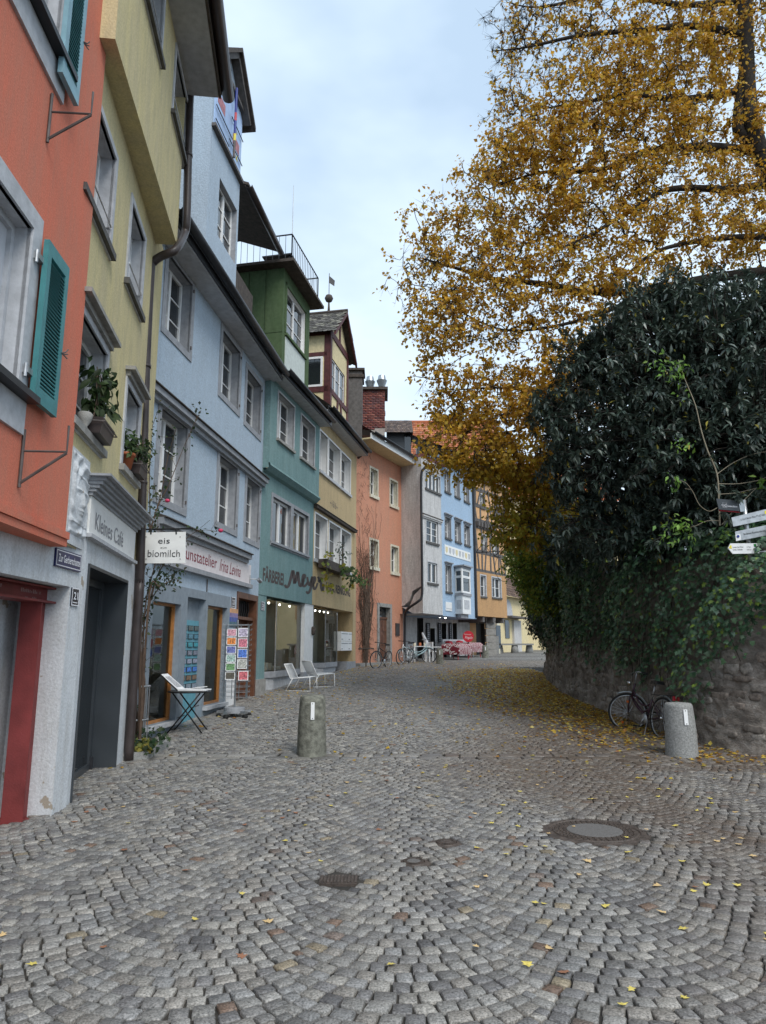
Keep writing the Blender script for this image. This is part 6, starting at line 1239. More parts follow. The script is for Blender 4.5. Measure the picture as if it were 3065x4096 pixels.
def chimney(house, label, P, w, z0, z1, m, brick=False, pots=0):
    x, y = P.x, P.y
    if not brick:
        mb = MB(); mb.box(x - w, x + w, y - w, y + w, z0, z1); root = obj('chimney', mb, m, house, label=label); mb = MB(); mb.box(x - w - .06, x + w + .06, y - w - .06, y + w + .06, z1 - .3, z1 - .18); mb.box(x - w - .1, x + w + .1, y - w - .1, y + w + .1, z1, z1 + .09); obj('cap', mb, M['woodgrey'], root)
    else:
        mb = MB(); mb.box(x - w + .012, x + w - .012, y - w + .012, y + w - .012, z0, z1); root = obj('chimney', mb, M['mortar'], house, label=label); bh, bl_ = .082, .25; n = int((z1 - z0) / bh); vis = 0
        for j in range(n):
            z = z1 - (j + 1) * bh
            for f in range(2):
                L = 2 * w; k = int(round(L / bl_)); o_ = (j % 2) * .5
                for i in range(-1, k + 1):
                    a, b_ = max(0, (i + o_) / k), min(1, (i + 1 + o_) / k)
                    if b_ - a < .05: continue
                    q = MB(); e = .006
                    if f == 0: q.box(x - w + L * a + e, x - w + L * b_ - e, y - w - .008, y - w + .06, z + e, z + bh - e)
                    else: q.box(x - w - .008, x - w + .06, y - w + L * a + e, y - w + L * b_ - e, z + e, z + bh - e)
                    c = np.array(random.choice([(.20, .07, .055), (.16, .055, .05), (.25, .10, .08), (.13, .06, .06)])) * random.uniform(.8, 1.2)
                    if vis < 290: nmesh('brick', q.v, q.f, M['brick'], root, np.repeat(c[None], 8, 0)); vis += 1
        mb = MB(); mb.box(x - w - .13, x + w + .13, y - w - .13, y + w + .13, z1, z1 + .12); obj('cap', mb, M['woodgrey'], root)
    for i in range(pots): 
        mb = MB(); mb.lathe([(.11, 0), (.11, .22), (.14, .26), (.25, .58), (.2, .6), (.16, .82), (.10, .84)], 12, (x - w + .15 + i * (2 * w - .3) / max(1, pots - 1), y - .05 + .15 * (i % 2), z1 + .12)); obj('cowl', mb, M['zinc'], root)
    return root
c = at(4, 942, 1600, 28.6); chimney(ochre, 'brown plastered chimney', c, .42, T5 + .2, at(4, 942, 1470, 28.6).z, M['timber'])
# ================================================================== salmon house
F6 = Fac((-1.16, 28.6), (.92, 33.05)); salmon = thing('salmon_house', 'salmon pink plastered house with a bare climbing vine and brown panelled door', 'house', (-.2, 30.5, .8))
def wins(F, k, L, m=.0): return [hrect(F, k, *w, m) for w in L]
sw = wins(F6, 6, [(147, 580, 206, 822), (293, 668, 352, 895), (145, 1110, 210, 1345), (300, 1158, 359, 1382)], .06)
T6 = (F6.uv(6, 50, 400)[1] + F6.uv(6, 380, 590)[1]) / 2; sdr = F6.rect(6, 212, 1615, 292, 2005); hsd = (sdr[0], sdr[1], .5, F6.uv(6, 250, 1620)[1]); print('B6', sw, T6, hsd)
mb = MB(); wall_mesh(mb, F6, 0, F6.L, .3, T6 + .3, sw + [hsd]); sides(mb, F6, 0, F6.L, .3, T6, 7); obj('wall', mb, M['salmon'], salmon)
for hh in sw: window(F6, salmon, hh, reveal=.22, rmat=M['cream_frame'], sur=.09, sill=.12, sillw=.1, smat=M['cream_frame'], cols=2, rows=2)
u0, u1, v0, v1 = hsd; zb = .95
mb = MB(); F6.box(mb, u0 - .18, u0, .5, v1 + .16, -.02, .05); F6.box(mb, u1, u1 + .18, .5, v1 + .16, -.02, .05); F6.box(mb, u0, u1, v1, v1 + .16, -.02, .05); mb.quad(F6.p(u1, .5, 0), F6.p(u1, v1, 0), F6.p(u1, v1, -.2), F6.p(u1, .5, -.2)); mb.quad(F6.p(u0, v1, 0), F6.p(u1, v1, 0), F6.p(u1, v1, -.2), F6.p(u0, v1, -.2)); sd_ = obj('door', mb, M['stone'], salmon, label='brown panelled door in a stone frame')
mb = MB(); F6.box(mb, u0, u1, zb, v1 - .5, -.2, -.14); obj('leaf', mb, M['wood'], sd_); mb = MB(); F6.box(mb, u0, u1, v1 - .5, v1 - .42, -.2, -.1); obj('transom_bar', mb, M['wood'], sd_); obj('fanlight', MB().quad(F6.p(u0, v1 - .42, -.17), F6.p(u1, v1 - .42, -.17), F6.p(u1, v1, -.17), F6.p(u0, v1, -.17)), M['glass'], sd_)
for i in range(2):
    for j in range(3): ww = (u1 - u0) / 2; hh_ = (v1 - .5 - zb) / 3; mb = MB(); F6.box(mb, u0 + ww * i + .08, u0 + ww * (i + 1) - .08, zb + hh_ * j + .08, zb + hh_ * (j + 1) - .08, -.14, -.12); obj('panel', mb, M['wood'], sd_)
mb = MB(); F6.box(mb, u0 - .25, u1 + .25, .5, zb, -.5, .3); obj('step', mb, M['stone'], sd_); q = F6.rect(10, 375, 295, 405, 400); mb = MB(); F6.box(mb, q[0], q[1], q[2], q[3], 0, .05); obj('plaque', mb, M['brownmetal'], salmon)
mb = MB(); F6.box(mb, -.1, F6.L + .05, T6, T6 + .06, -.06, .75); obj('soffit', mb, M['cream'], salmon); mb = MB(); F6.box(mb, -.1, F6.L + .05, T6, T6 + .24, .753, .80); obj('fascia', mb, M['wframe'], salmon); gutter('gutter', F6.p(-.1, T6 + .3, .9), F6.p(F6.L + .1, T6 + .3, .9), .09, salmon); mb = MB(); mb.quad(F6.p(-.1, T6 + .3, .85), F6.p(F6.L + .05, T6 + .3, .85), F6.p(F6.L + .05, T6 + 3, -3), F6.p(-.1, T6 + 3, -3)); obj('roof', mb, M['woodgrey'], salmon)
mb = MB(); F6.box(mb, .0, u0 - .3, .5, .96, -.1, .3); obj('plinth_step', mb, M['stone'], salmon)
c = at(4, 1070, 1700, 31.5); chimney(salmon, 'red brick chimney with three steel cowls', c, .70, at(4, 1070, 1860, 31.5).z - .6, at(4, 1070, 1625, 31.5).z, M['brick'], True, 3)
c = at(4, 980, 1720, 31); mb = MB(); mb.lathe([(.12, 0), (.13, .6), (.15, .62), (.15, .68)], 12, c - Vector((0, 0, .3))); obj('chimney_pot', mb, M['terracotta'], salmon)
c = at(4, 1145, 1780, 33); mb = MB(); mb.box(c.x - .2, c.x + .2, c.y - .2, c.y + .2, c.z - 1, c.z + .1); mb.box(c.x - .26, c.x + .26, c.y - .26, c.y + .26, c.z + .1, c.z + .2); obj('chimney', mb, M['greyplaster'], salmon)
# bare vine on the salmon wall
vine = thing('bare_vine', 'leafless brown climbing vine spreading up the salmon house wall', 'vine', F6.p(.5, .9)); mb = MB()
def vine_path(x, y, n, dx, r):
    pts = [(x, y)]
    for i in range(n): x += dx + random.uniform(-.14, .14); y += random.uniform(.18, .4); pts.append((x, y))
    return pts
u_st = F6.uv(6, 110, 1900)[0]
for i in range(46):
    pts = vine_path(u_st + random.uniform(-.25, .25), random.uniform(.85, 3.2), random.randint(6, 18), random.uniform(-.06, .07), 0); P3 = [F6.p(max(.02, min(F6.L, a)), min(b_, T6 - .1), random.uniform(.015, .09)) for a, b_ in pts]; mb.tube(P3, [max(.005, .022 * (1 - j / len(P3))) for j in range(len(P3))], 4)
for i in range(420):
    u = u_st + random.gauss(0, .45); v = random.uniform(1.2, 5.6) if random.random() < .8 else random.uniform(5, T6); P3 = [F6.p(max(.02, u), v, .03)]
    for j in range(3): P3.append(P3[-1] + F6.U * random.uniform(-.2, .2) + Vector((0, 0, random.uniform(-.2, .12))) + F6.N * random.uniform(-.01, .05))
    mb.tube(P3, .005, 3)
for i in range(3): P3 = [F6.p(u_st + .12 * math.sin(j * 1.1 + i * 2), .85 + j * .45, .06) for j in range(8)]; mb.tube(P3, [.055 - .005 * j for j in range(8)], 6)
obj('stems', mb, M['twig'], vine)
# ================================================================== grey projecting house
F7 = Fac((1.79, 32.15), (2.84, 34.0)); SW7 = Fac((.85, 32.95), (1.79, 32.15)); greyh = thing('grey_house', 'rough grey plastered house jutting over the restaurant arcade with curved corner bracket', 'house', (2, 32, .9))
gv0 = (F7.uv(6, 540, 1655)[1] + F7.uv(6, 655, 1685)[1]) / 2; T7 = F7.uv(6, 545, 520)[1]; g7 = wins(F7, 6, [(555, 612, 682, 795), (562, 968, 650, 1158), (572, 1285, 643, 1450)], .0)
g7 = [(max(.2, a), min(F7.L - .1, b_), c, d_) for a, b_, c, d_ in g7]; print('B7', gv0, T7, g7)
mb = MB(); wall_mesh(mb, F7, 0, F7.L, gv0, T7, g7); mb.quad(F7.p(0, gv0), F7.p(F7.L, gv0), F7.p(F7.L, gv0, -6), F7.p(0, gv0, -6)); obj('wall', mb, M['greyplaster'], greyh)
sc = [SW7.uv(6, x, y) for x, y in ((395, 1610), (440, 1570), (462, 1500), (515, 1470), (530, 1468))]; cz = sc[-1][1]
mb = MB(); prof = [(0, sc[0][1])] + [(max(0, min(SW7.L, a)), b_) for a, b_ in sc] + [(SW7.L, cz)]; pts = [SW7.p(a, b_) for a, b_ in prof] + [SW7.p(SW7.L, T7), SW7.p(0, T7)]; mb.poly(pts)
for i in range(len(prof) - 1): a, b_ = SW7.p(*prof[i]), SW7.p(*prof[i + 1]); mb.quad(a, b_, b_ + F7.U * .5, a + F7.U * .5)
obj('side_wall', mb, M['greyplaster'], greyh); mb = MB(); pts = [SW7.p(0, sc[0][1] - .05), SW7.p(SW7.L * .55, gv0), SW7.p(SW7.L, gv0), SW7.p(SW7.L, cz), SW7.p(SW7.L * .6, cz - .35), SW7.p(SW7.L * .35, cz - .9)]; mb.prism([p - SW7.N * .02 for p in pts], SW7.N * -.5); obj('bracket', mb, M['greyplaster'], greyh)
for i, hh in enumerate(g7): window(F7, greyh, hh, reveal=.08, rmat=M['greylight'], sur=.04, sill=.09, smat=M['darkstone'], cols=4 if i == 0 else 2, rows=3 if i == 1 else 1 if i == 0 else 1, fw=.06)
course(F7, greyh, .0, F7.L, F7.uv(6, 610, 955, .1)[1] + .0, .15, .12, M['greyplaster'], False)
yq = 31.9; pipe('downpipe', [at(6, 575, 575, yq), at(6, 545, 600, yq), at(6, 527, 660, yq), at(6, 528, 1000, yq), at(6, 533, 1400, yq), at(6, 530, 1540, yq), at(6, 500, 1580, yq), at(6, 430, 1630, 32.2), at(6, 408, 1680, 32.6), at(6, 405, 1800, 32.7), at(6, 402, 1960, 32.7)], .06, greyh, M['dark'])
mb = MB(); a0_, a1_ = at(6, 285, 345, 31.6), at(6, 575, 495, 30.9); mb.hexa([SW7.p(-.2, T7 - .05, .25), F7.p(F7.L + .3, T7 - .05, .4), F7.p(F7.L + .3, T7 + .7, -3.5), SW7.p(-.2, T7 + 1.2, -3.5), SW7.p(-.2, T7 + .1, .25), F7.p(F7.L + .3, T7 + .1, .45), F7.p(F7.L + .3, T7 + .85, -3.5), SW7.p(-.2, T7 + 1.35, -3.5)]); obj('roof', mb, M['oxred'], greyh)
gutter('gutter', F7.p(-.1, T7 + .05, .5), F7.p(F7.L + .3, T7 + .05, .5), .08, greyh, M['brownmetal'])
# ================================================================== sky blue house
F8 = Fac((2.84, 34.0), (4.98, 38.2)); skyh = thing('sky_blue_house', 'sky blue house with small white oriel and painted coat of arms band', 'house', (3.9, 36, 1))
bv0 = (F8.uv(6, 660, 1690)[1] + F8.uv(6, 930, 1700)[1]) / 2; T8 = F8.uv(6, 905, 640)[1]
w8 = wins(F8, 6, [(697, 600, 738, 778), (770, 655, 808, 818), (838, 690, 878, 858), (700, 945, 744, 1118), (773, 985, 817, 1148), (842, 1015, 884, 1172), (704, 1310, 747, 1512)]); print('B8', bv0, T8, w8)
for r_ in (range(0, 3), range(3, 6)):
    tt = np.mean([w8[i][3] for i in r_]); bb_ = np.mean([w8[i][2] for i in r_]); 
    for i in r_: w8[i] = (w8[i][0], w8[i][1], bb_, tt)
w8 = [(max(.08, a), b_, c, d_) for a, b_, c, d_ in w8]
mb = MB(); wall_mesh(mb, F8, 0, F8.L, bv0, T8, w8); mb.quad(F8.p(0, bv0), F8.p(F8.L, bv0), F8.p(F8.L, bv0, -6), F8.p(0, bv0, -6)); mb.quad(F8.p(0, bv0), F8.p(0, T8), F8.p(0, T8, -6), F8.p(0, bv0, -6)); mb.quad(F8.p(F8.L, bv0), F8.p(F8.L, T8), F8.p(F8.L, T8, -6), F8.p(F8.L, bv0, -6)); obj('wall', mb, M['skyblue'], skyh)
for i, hh in enumerate(w8): window(F8, skyh, hh, reveal=.2, rmat=M['grey'], sur=.06, sill=.08, smat=M['darkstone'], cols=2, rows=3, cornice=.08 if i > 2 else 0)
q = F8.rect(6, 698, 1162, 888, 1285); v1 = (F8.uv(6, 698, 1162)[1] + F8.uv(6, 888, 1215)[1]) / 2; v0 = (F8.uv(6, 698, 1230)[1] + F8.uv(6, 888, 1285)[1]) / 2; mb = MB(); F8.box(mb, max(.1, q[0]), q[1], v0, v1, 0, .02); o = obj('arms_band', mb, M['signwhite'], skyh, label='white painted band with a row of small coats of arms')
for i in range(8):
    uu = q[0] + (q[1] - q[0]) * (i + .5) / 8; mb = MB(); hh_ = (v1 - v0); mb.prism([F8.p(uu - .14, v0 + hh_ * .8, .0205), F8.p(uu + .14, v0 + hh_ * .8, .0205), F8.p(uu + .14, v0 + hh_ * .4, .0205), F8.p(uu, v0 + hh_ * .15, .0205), F8.p(uu - .14, v0 + hh_ * .4, .0205)], F8.N * .006); obj('shield', mb, [M['cream'], M['greylight'], M['panel']][i % 3], o)
q = F8.rect(6, 705, 1580, 750, 1650); mb = MB(); F8.box(mb, q[0], q[1], q[2], q[3], 0, .03); o = obj('plaque', mb, M['signwhite'], skyh)
for i in range(3): uu = q[0] + (q[1] - q[0]) * (i + .5) / 3; mb = MB(); F8.box(mb, uu - .12, uu + .12, q[2] + .1, q[3] - .3, .0305, .04); obj('shield', mb, M['panel'], o)
F8o = F8.off(.5); ou0, ou1 = F8o.uv(6, 830, 1500)[0], F8o.uv(6, 890, 1500)[0]; oz = [F8o.uv(6, 840, y)[1] for y in (1668, 1535, 1515, 1335, 1310)]; ol = F8.uv(6, 775, 1500)[0]; orr = ou1 + (ou0 - ol)
orl = obj('oriel', MB().quad(F8.p(ol, oz[0], .01), F8.p(orr, oz[0], .01), F8.p(orr, oz[4], .01), F8.p(ol, oz[4], .01)), M['wframe'], skyh)
def ring(z, e=0.0): return [F8.p(ol - e, z, 0), F8.p(ou0 - e * .5, z, .5 + e), F8.p(ou1 + e * .5, z, .5 + e), F8.p(orr + e, z, 0)]
mb = MB(); mb.prism(ring(oz[0]), (0, 0, oz[1] - oz[0])); obj('apron', mb, M['wframe'], orl); mb = MB(); mb.prism(ring(oz[1] + .002, .06), (0, 0, oz[2] - oz[1])); mb.prism(ring(oz[3], .04), (0, 0, .1)); mb.prism(ring(oz[3] + .102, .14), (0, 0, .07)); mb.prism(ring(oz[0] - .2, -.12), (0, 0, .198)); obj('mouldings', mb, M['grey'], orl)
rg0, rg1 = ring(oz[2]), ring(oz[3]); fr = MB(); gl = []
for i in range(3):
    a, b_ = rg0[i], rg0[i + 1]; n_ = (b_ - a).cross(Vector((0, 0, 1))).normalized(); hz = Vector((0, 0, oz[3] - oz[2])); FQ = Fac(a[:2], b_[:2]); L_ = FQ.L
    for q in ((0, .09, oz[2], oz[3]), (L_ - .09, L_, oz[2], oz[3]), (.09, L_ - .09, oz[2], oz[2] + .1), (.09, L_ - .09, oz[3] - .12, oz[3]), (.09, L_ - .09, (oz[2] + oz[3]) / 2 + .2, (oz[2] + oz[3]) / 2 + .26), (.09, L_ - .09, oz[2] + .75, oz[2] + .80)): FQ.box(fr, *q, -.06, 0)
    obj('oriel_pane', MB().quad(FQ.p(.09, oz[2], -.03), FQ.p(L_ - .09, oz[2], -.03), FQ.p(L_ - .09, oz[3], -.03), FQ.p(.09, oz[3], -.03)), M['glass'], orl)
    mb = MB(); FQ.box(mb, L_ * .2, L_ * .8, oz[0] + .25, oz[1] - .2, .0, .012); obj('relief_panel', mb, M['greylight'], orl)
obj('oriel_frame', fr, M['wframe'], orl); eave(F8, skyh, T8, 0, F8.L, .5, M['wframe'], rise=2.0)
mb = MB(); yq = F8.B.y - .2; pipe('downpipe', [at(6, 908, 690, yq), at(6, 910, 760, yq), at(6, 922, 1200, yq), at(6, 935, 1700, yq)], .07, skyh, M['dark'])
# ================================================================== orange half timbered house
F9 = Fac((4.98, 38.2), (7.12, 41.3)); orangeh = thing('orange_house', 'orange half timbered house with boarded gable and steep red tiled roof', 'house', (6, 40, 1.2))
ov0 = (F9.uv(6, 945, 1690)[1] + F9.uv(6, 1150, 1695)[1]) / 2; T9 = F9.uv(6, 930, 705)[1]; o9 = wins(F9, 6, [(958, 785, 990, 893), (1065, 835, 1110, 905), (970, 1085, 1005, 1205), (1058, 1120, 1095, 1240), (956, 1385, 998, 1545), (1040, 1400, 1110, 1555)])
vmid = F9.uv(6, 1040, 1375)[1]; print('B9', ov0, T9, vmid, o9)
mb = MB(); wall_mesh(mb, F9, 0, F9.L, vmid, T9 + .5, o9[:4]); sides(mb, F9, 0, F9.L, ov0, T9 + .5, 6); obj('wall', mb, M['orange'], orangeh); mb = MB(); wall_mesh(mb, F9, 0, F9.L, ov0, vmid, o9[4:], d=.05); mb.quad(F9.p(0, ov0, .05), F9.p(F9.L, ov0, .05), F9.p(F9.L, ov0, -6), F9.p(0, ov0, -6)); mb.quad(F9.p(F9.L, ov0, .05), F9.p(F9.L, vmid, .05), F9.p(F9.L, vmid, -6), F9.p(F9.L, ov0, -6)); obj('lower_wall', mb, M['brownorange'], orangeh)
for i, hh in enumerate(o9): window(F9, orangeh, hh, d=.05 if i > 3 else 0, reveal=.14, rmat=M['greylight'], sur=.07, sill=.08, smat=M['darkstone'], cols=1 if i in (0, 2, 4) else 2, rows=2)
vb = [F9.uv(6, 1040, y)[1] for y in (790, 905, 1010, 1055, 1230, 1368)]
def tmb(a, b_, w_=.15): 
    mb = MB(); beam(mb, F9.p(a[0], a[1], -.05), F9.p(b_[0], b_[1], -.05), w_, F9.N * .08); obj('timber', mb, M['timber'], orangeh)
L9 = F9.L
for v in vb: tmb((0, v), (L9, v), .2)
for v0, v1, us in ((vb[1], T9 + .4, (.05, .35, .62, .8, 1)), (vb[3], vb[1], (.0, .2, .45, .7, 1)), (vb[5], vb[3], (0, .22, .5, .78, 1))):
    for f in us: tmb((L9 * f, v0), (L9 * f, v1), .15)
for v0, v1, a, b_ in ((vb[1], vb[0] + .2, .1, .25), (vb[1], vb[0] + .2, .55, .45), (vb[1], T9, .9, .7), (vb[3], vb[1], .1, .02), (vb[3], vb[1], .35, .48), (vb[3], vb[1], .62, .52), (vb[3], vb[1], .95, .8), (vb[5], vb[3], .12, .02), (vb[5], vb[3], .3, .42), (vb[5], vb[3], .65, .52), (vb[5], vb[4], .9, .82)): tmb((L9 * a, v0), (L9 * b_, v1), .13)
for i in range(6): uu = L9 * (.04 + i * .1); mb = MB(); F9.box(mb, uu, uu + .2, vb[2] - .35, vb[2] - .1, -.02, .2); obj('joist_end', mb, M['timber'], orangeh)
mb = MB(); F9.box(mb, -.1, L9 + .1, T9 + .3, T9 + .5, -.1, .3); obj('eave_beam', mb, M['greylight'], orangeh)
for i in range(22):
    a = L9 * i / 22; hgt = 1.0 + 1.6 * min(1, i / 22); mb = MB(); F9.box(mb, a, a + L9 / 22 - .015, T9 + .5, T9 + .5 + hgt, .1, .13); obj('gable_board', mb, M['cream_frame'], orangeh)
# big red roof
rA, rB, rC, rD = at(6, 455, 450, 42), at(6, 1120, 420, 42), at(6, 1110, 205, 46), at(6, 470, 310, 46)
rA = Vector((rA.x, 42, rA.z - 1.2)); rB = Vector((rB.x + .2, 42, rA.z)); rDz = (rC.z + rD.z) / 2
mb = MB(); mb.tube([rA + Vector((0, 4, rDz - rA.z + .02)), rB + Vector((0, 4, rDz - rA.z + .02))], .12, 8); rr = obj('roof', mb, M['terracotta'], orangeh, label='long steep red tiled roof')
tiles(rA, rB - rA, Vector((0, 4.0, rDz - rA.z)), 42, 22, M['tile_red'], rr, [(.42, .14, .065), (.36, .12, .06), (.47, .18, .085), (.30, .10, .06), (.40, .2, .12)], wave=True)
mb = MB(); mb.prism([rB + Vector((.02, 0, -3)), rB + Vector((.02, 0, 0)), rB + Vector((.02, 4, rDz - rB.z)), rB + Vector((.02, 8, 0)), rB + Vector((.02, 8, -3))], (.1, 0, 0)); mb.box(rA.x, rB.x, 42.05, 42.3, rA.z - 3, rA.z); obj('gable', mb, M['timber'], rr)
mb = MB(); q0, q1 = at(6, 490, 430, 41.5), at(6, 655, 480, 41.5); mb.box(q0.x, q1.x, 41.3, 42.2, q1.z - 1, q0.z); obj('zinc_dormer', mb, M['antr'], rr)
c0, c1 = at(6, 270, 330, 34), at(6, 420, 415, 34); mb = MB(); mb.box(c0.x, c1.x + .2, 33.8, 36, c1.z - 1.5, c0.z + .1); d6 = obj('dormer', mb, M['antr'], greyh, label='dark grey dormer with tiled pitched roof'); w_ = at(6, 418, 345, 33.8); mb = MB(); mb.box(w_.x - .1, w_.x + .2, 33.77, 33.8, w_.z - .9, w_.z); obj('pane', mb, M['glass'], d6)
e0, e1 = at(6, 240, 330, 33.4), at(6, 440, 315, 33.4); r0, r1 = at(6, 215, 272, 35), at(6, 445, 245, 35); e1 = Vector((e1.x, e1.y, e0.z)); tiles(e0, e1 - e0 + Vector((.1, 0, 0)), Vector((0, 1.6, r1.z - e0.z)), 15, 8, M['tile_dark'], d6, [(.12, .09, .08), (.16, .12, .10), (.10, .08, .075)], limit=110); mb = MB(); mb.prism([e1 + Vector((.1, 0, 0)), e1 + Vector((.1, 1.6, r1.z - e0.z)), e1 + Vector((.1, 3.2, 0))], (.08, 0, 0)); obj('gable', mb, M['woodgrey'], d6)
# ground floor arcade below grey, blue and orange fronts
FA = Fac((.65, 34.3), (6.25, 42.9)); arc = skyh; top = bv0 + .02; L_ = FA.L
def aq(k, x, y): return FA.uv(k, x, y)
dh = [FA.rect(10, 555, 250, 610, 520), FA.rect(10, 665, 335, 705, 500), FA.rect(10, 758, 292, 800, 470), FA.rect(10, 850, 292, 888, 470)]; dh = [(a, b_, .8, d_) for a, b_, c, d_ in dh]; dh.append(FA.rect(10, 1042, 290, 1120, 480)); dh[-1] = (dh[-1][0], dh[-1][1], .9, dh[-1][3])
mb = MB(); wall_mesh(mb, FA, -1, L_ - 2.4, .6, top + .4, dh); obj('arcade_wall', mb, M['greyplaster'], arc); mb = MB(); wall_mesh(mb, FA, L_ - 2.4, L_ + .05, .6, top + .4, [dh[-1]] if dh[-1][0] > L_ - 2.4 else []); obj('side_wall', mb, M['orange'], arc)
for i, hh in enumerate(dh):
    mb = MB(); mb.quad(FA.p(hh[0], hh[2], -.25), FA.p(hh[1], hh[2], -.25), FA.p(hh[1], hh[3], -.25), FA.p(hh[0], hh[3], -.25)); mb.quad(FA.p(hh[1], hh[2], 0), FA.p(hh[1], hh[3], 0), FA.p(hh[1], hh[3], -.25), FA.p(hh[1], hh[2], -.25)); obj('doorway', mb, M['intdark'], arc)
q = FA.rect(10, 1210, 275, 1262, 500); mb = MB(); FA.box(mb, q[0] - .3, L_ + .6, .7, top, -1.5, .35); obj('shop_corner', mb, M['cream_frame'], arc); mb = MB(); FA.box(mb, q[0] - .2, L_ + .4, 1.5, top - .2, .352, .37); obj('shop_window', mb, M['glass'], arc)
for i in range(3): u_ = F9.L * (.2 + i * .33); mb = MB(); F9.box(mb, u_, u_ + .22, ov0 - .3, ov0 - .003, -1.5, .0); obj('joist', mb, M['timber'], arc)
mb = MB(); pc = F9.p(F9.L * .62, 1.1, -.35)
for i in range(7): w_ = .26 + random.uniform(-.03, .03); mb.box(pc.x - w_, pc.x + w_, pc.y - w_, pc.y + w_, 1.1 + i * .38, 1.1 + (i + 1) * .38 - .03)
obj('stone_pier', mb, M['stone'], arc)
for x, y in ((745, 250), (790, 256)): c = at(10, x, y, 36); mb = MB(); mb.lathe([(.03, 0), (.05, .03), (.05, .06)], 8, c); obj('spotlight', mb, M['spot'], arc)
for i, (x0, x1) in enumerate(((632, 660), (730, 752), (820, 842))):
    FB = FA.off(.06); q = FB.rect(10, x0, 292, x1, 455); t = thing('menu_board', ['black chalk menu board left of the first restaurant window', 'black chalk menu board between the first two restaurant windows', 'black chalk menu board beside the last restaurant window'][i], 'menu board', FB.p(q[0], q[2]), group='menu boards on the restaurant wall'); mb = MB(); FB.box(mb, q[0], q[1], q[2], q[3], 0, .04); obj('board', mb, M['ink'], t); mb = MB()
    for j in range(9): vv = q[2] + (q[3] - q[2]) * (j + .7) / 10; FB.box(mb, q[0] + .05, q[1] - .05 - random.uniform(0, .1), vv, vv + .04, .0405, .043)
    obj('chalk_lines', mb, M['panel'], t)
# ================================================================== cream buildings at the end
creamh = thing('cream_annex', 'low cream annex with arched doorway and brown tiled lean-to roof', 'house', (9, 48, 1.2)); FX = Fac((7.3, 45.5), (10.2, 50.5)); v1 = (FX.uv(6, 1160, 1535)[1] + FX.uv(6, 1255, 1560)[1]) / 2
mb = MB(); wall_mesh(mb, FX, -1, FX.L, .9, v1); sides(mb, FX, -1, FX.L, .9, v1, 5); obj('wall', mb, M['cream'], creamh); q = FX.rect(10, 1280, 270, 1320, 420); mb = MB(); FX.box(mb, q[0], q[1], q[2], q[3], .01, .04); obj('glass_door', mb, M['glass'], creamh)
mb = MB(); ac = FX.uv(6, 1165, 1690); 
for i in range(13): a = math.pi * i / 12; p_ = FX.p(ac[0] + .9 * math.cos(a), ac[1] + 1.15 * math.sin(a), .02); mb.v.append(tuple(p_))
mb.f.append(tuple(range(13))); obj('arch', mb, M['greylight'], creamh); mb = MB(); FX.box(mb, ac[0] - 1.1, ac[0] + 2.0, ac[1] - .1, ac[1] + .02, 0, .7); obj('canopy', mb, M['timber'], creamh)
mb = MB(); a_ = FX.uv(10, 1340, 300)[0]; FX.box(mb, a_, FX.uv(10, 1400, 300)[0], .9, ac[1] - .2, .0, .15); obj('shutter_panel', mb, M['greyplaster'], creamh)
e0 = FX.p(-1, v1, .4); e1 = FX.p(FX.L + .2, v1 - .1, .4); crf = obj('roof', MB().quad(e0, e1, e1 + Vector((-1.2, 1.6, 1.88)), e0 + Vector((-1.2, 1.6, 1.88))), M['woodgrey'], creamh)
tiles(e0, e1 - e0, Vector((-1.2, 1.6, 1.9)), 26, 9, M['tile_dark'], crf, [(.12, .08, .065), (.16, .11, .085), (.10, .07, .06)], limit=200)
yq = FX.B.y - .5; pipe('downpipe', [at(6, 1252, 1560, yq), at(6, 1262, 1620, yq), at(6, 1265, 1850, yq)], .07, creamh, M['dark'])
cream2 = thing('cream_building', 'tall cream plastered building closing the end of the street', 'building', (13, 56, 1.3)); FY = Fac((8.0, 54), (19, 56)); hY = [FY.rect(6, 1325, 1540, 1345, 1660), FY.rect(6, 1325, 1300, 1345, 1430)]; hY = [(a, a + 1.0, c, d_) for a, b_, c, d_ in hY]; mb = MB(); wall_mesh(mb, FY, -3, FY.L, 1, 13, hY); sides(mb, FY, -3, FY.L, 1, 13, 6); obj('wall', mb, M['cream'], cream2)
for hh in hY: window(FY, cream2, hh, reveal=.2, rmat=M['cream_frame'], sur=.1, sill=.1, cols=2, rows=3)
mb = MB(); mb.quad(FY.p(-3.5, 13, .6), FY.p(FY.L, 13, .6), FY.p(FY.L, 17, -4), FY.p(-3.5, 17, -4)); obj('roof', mb, M['terracotta'], cream2)
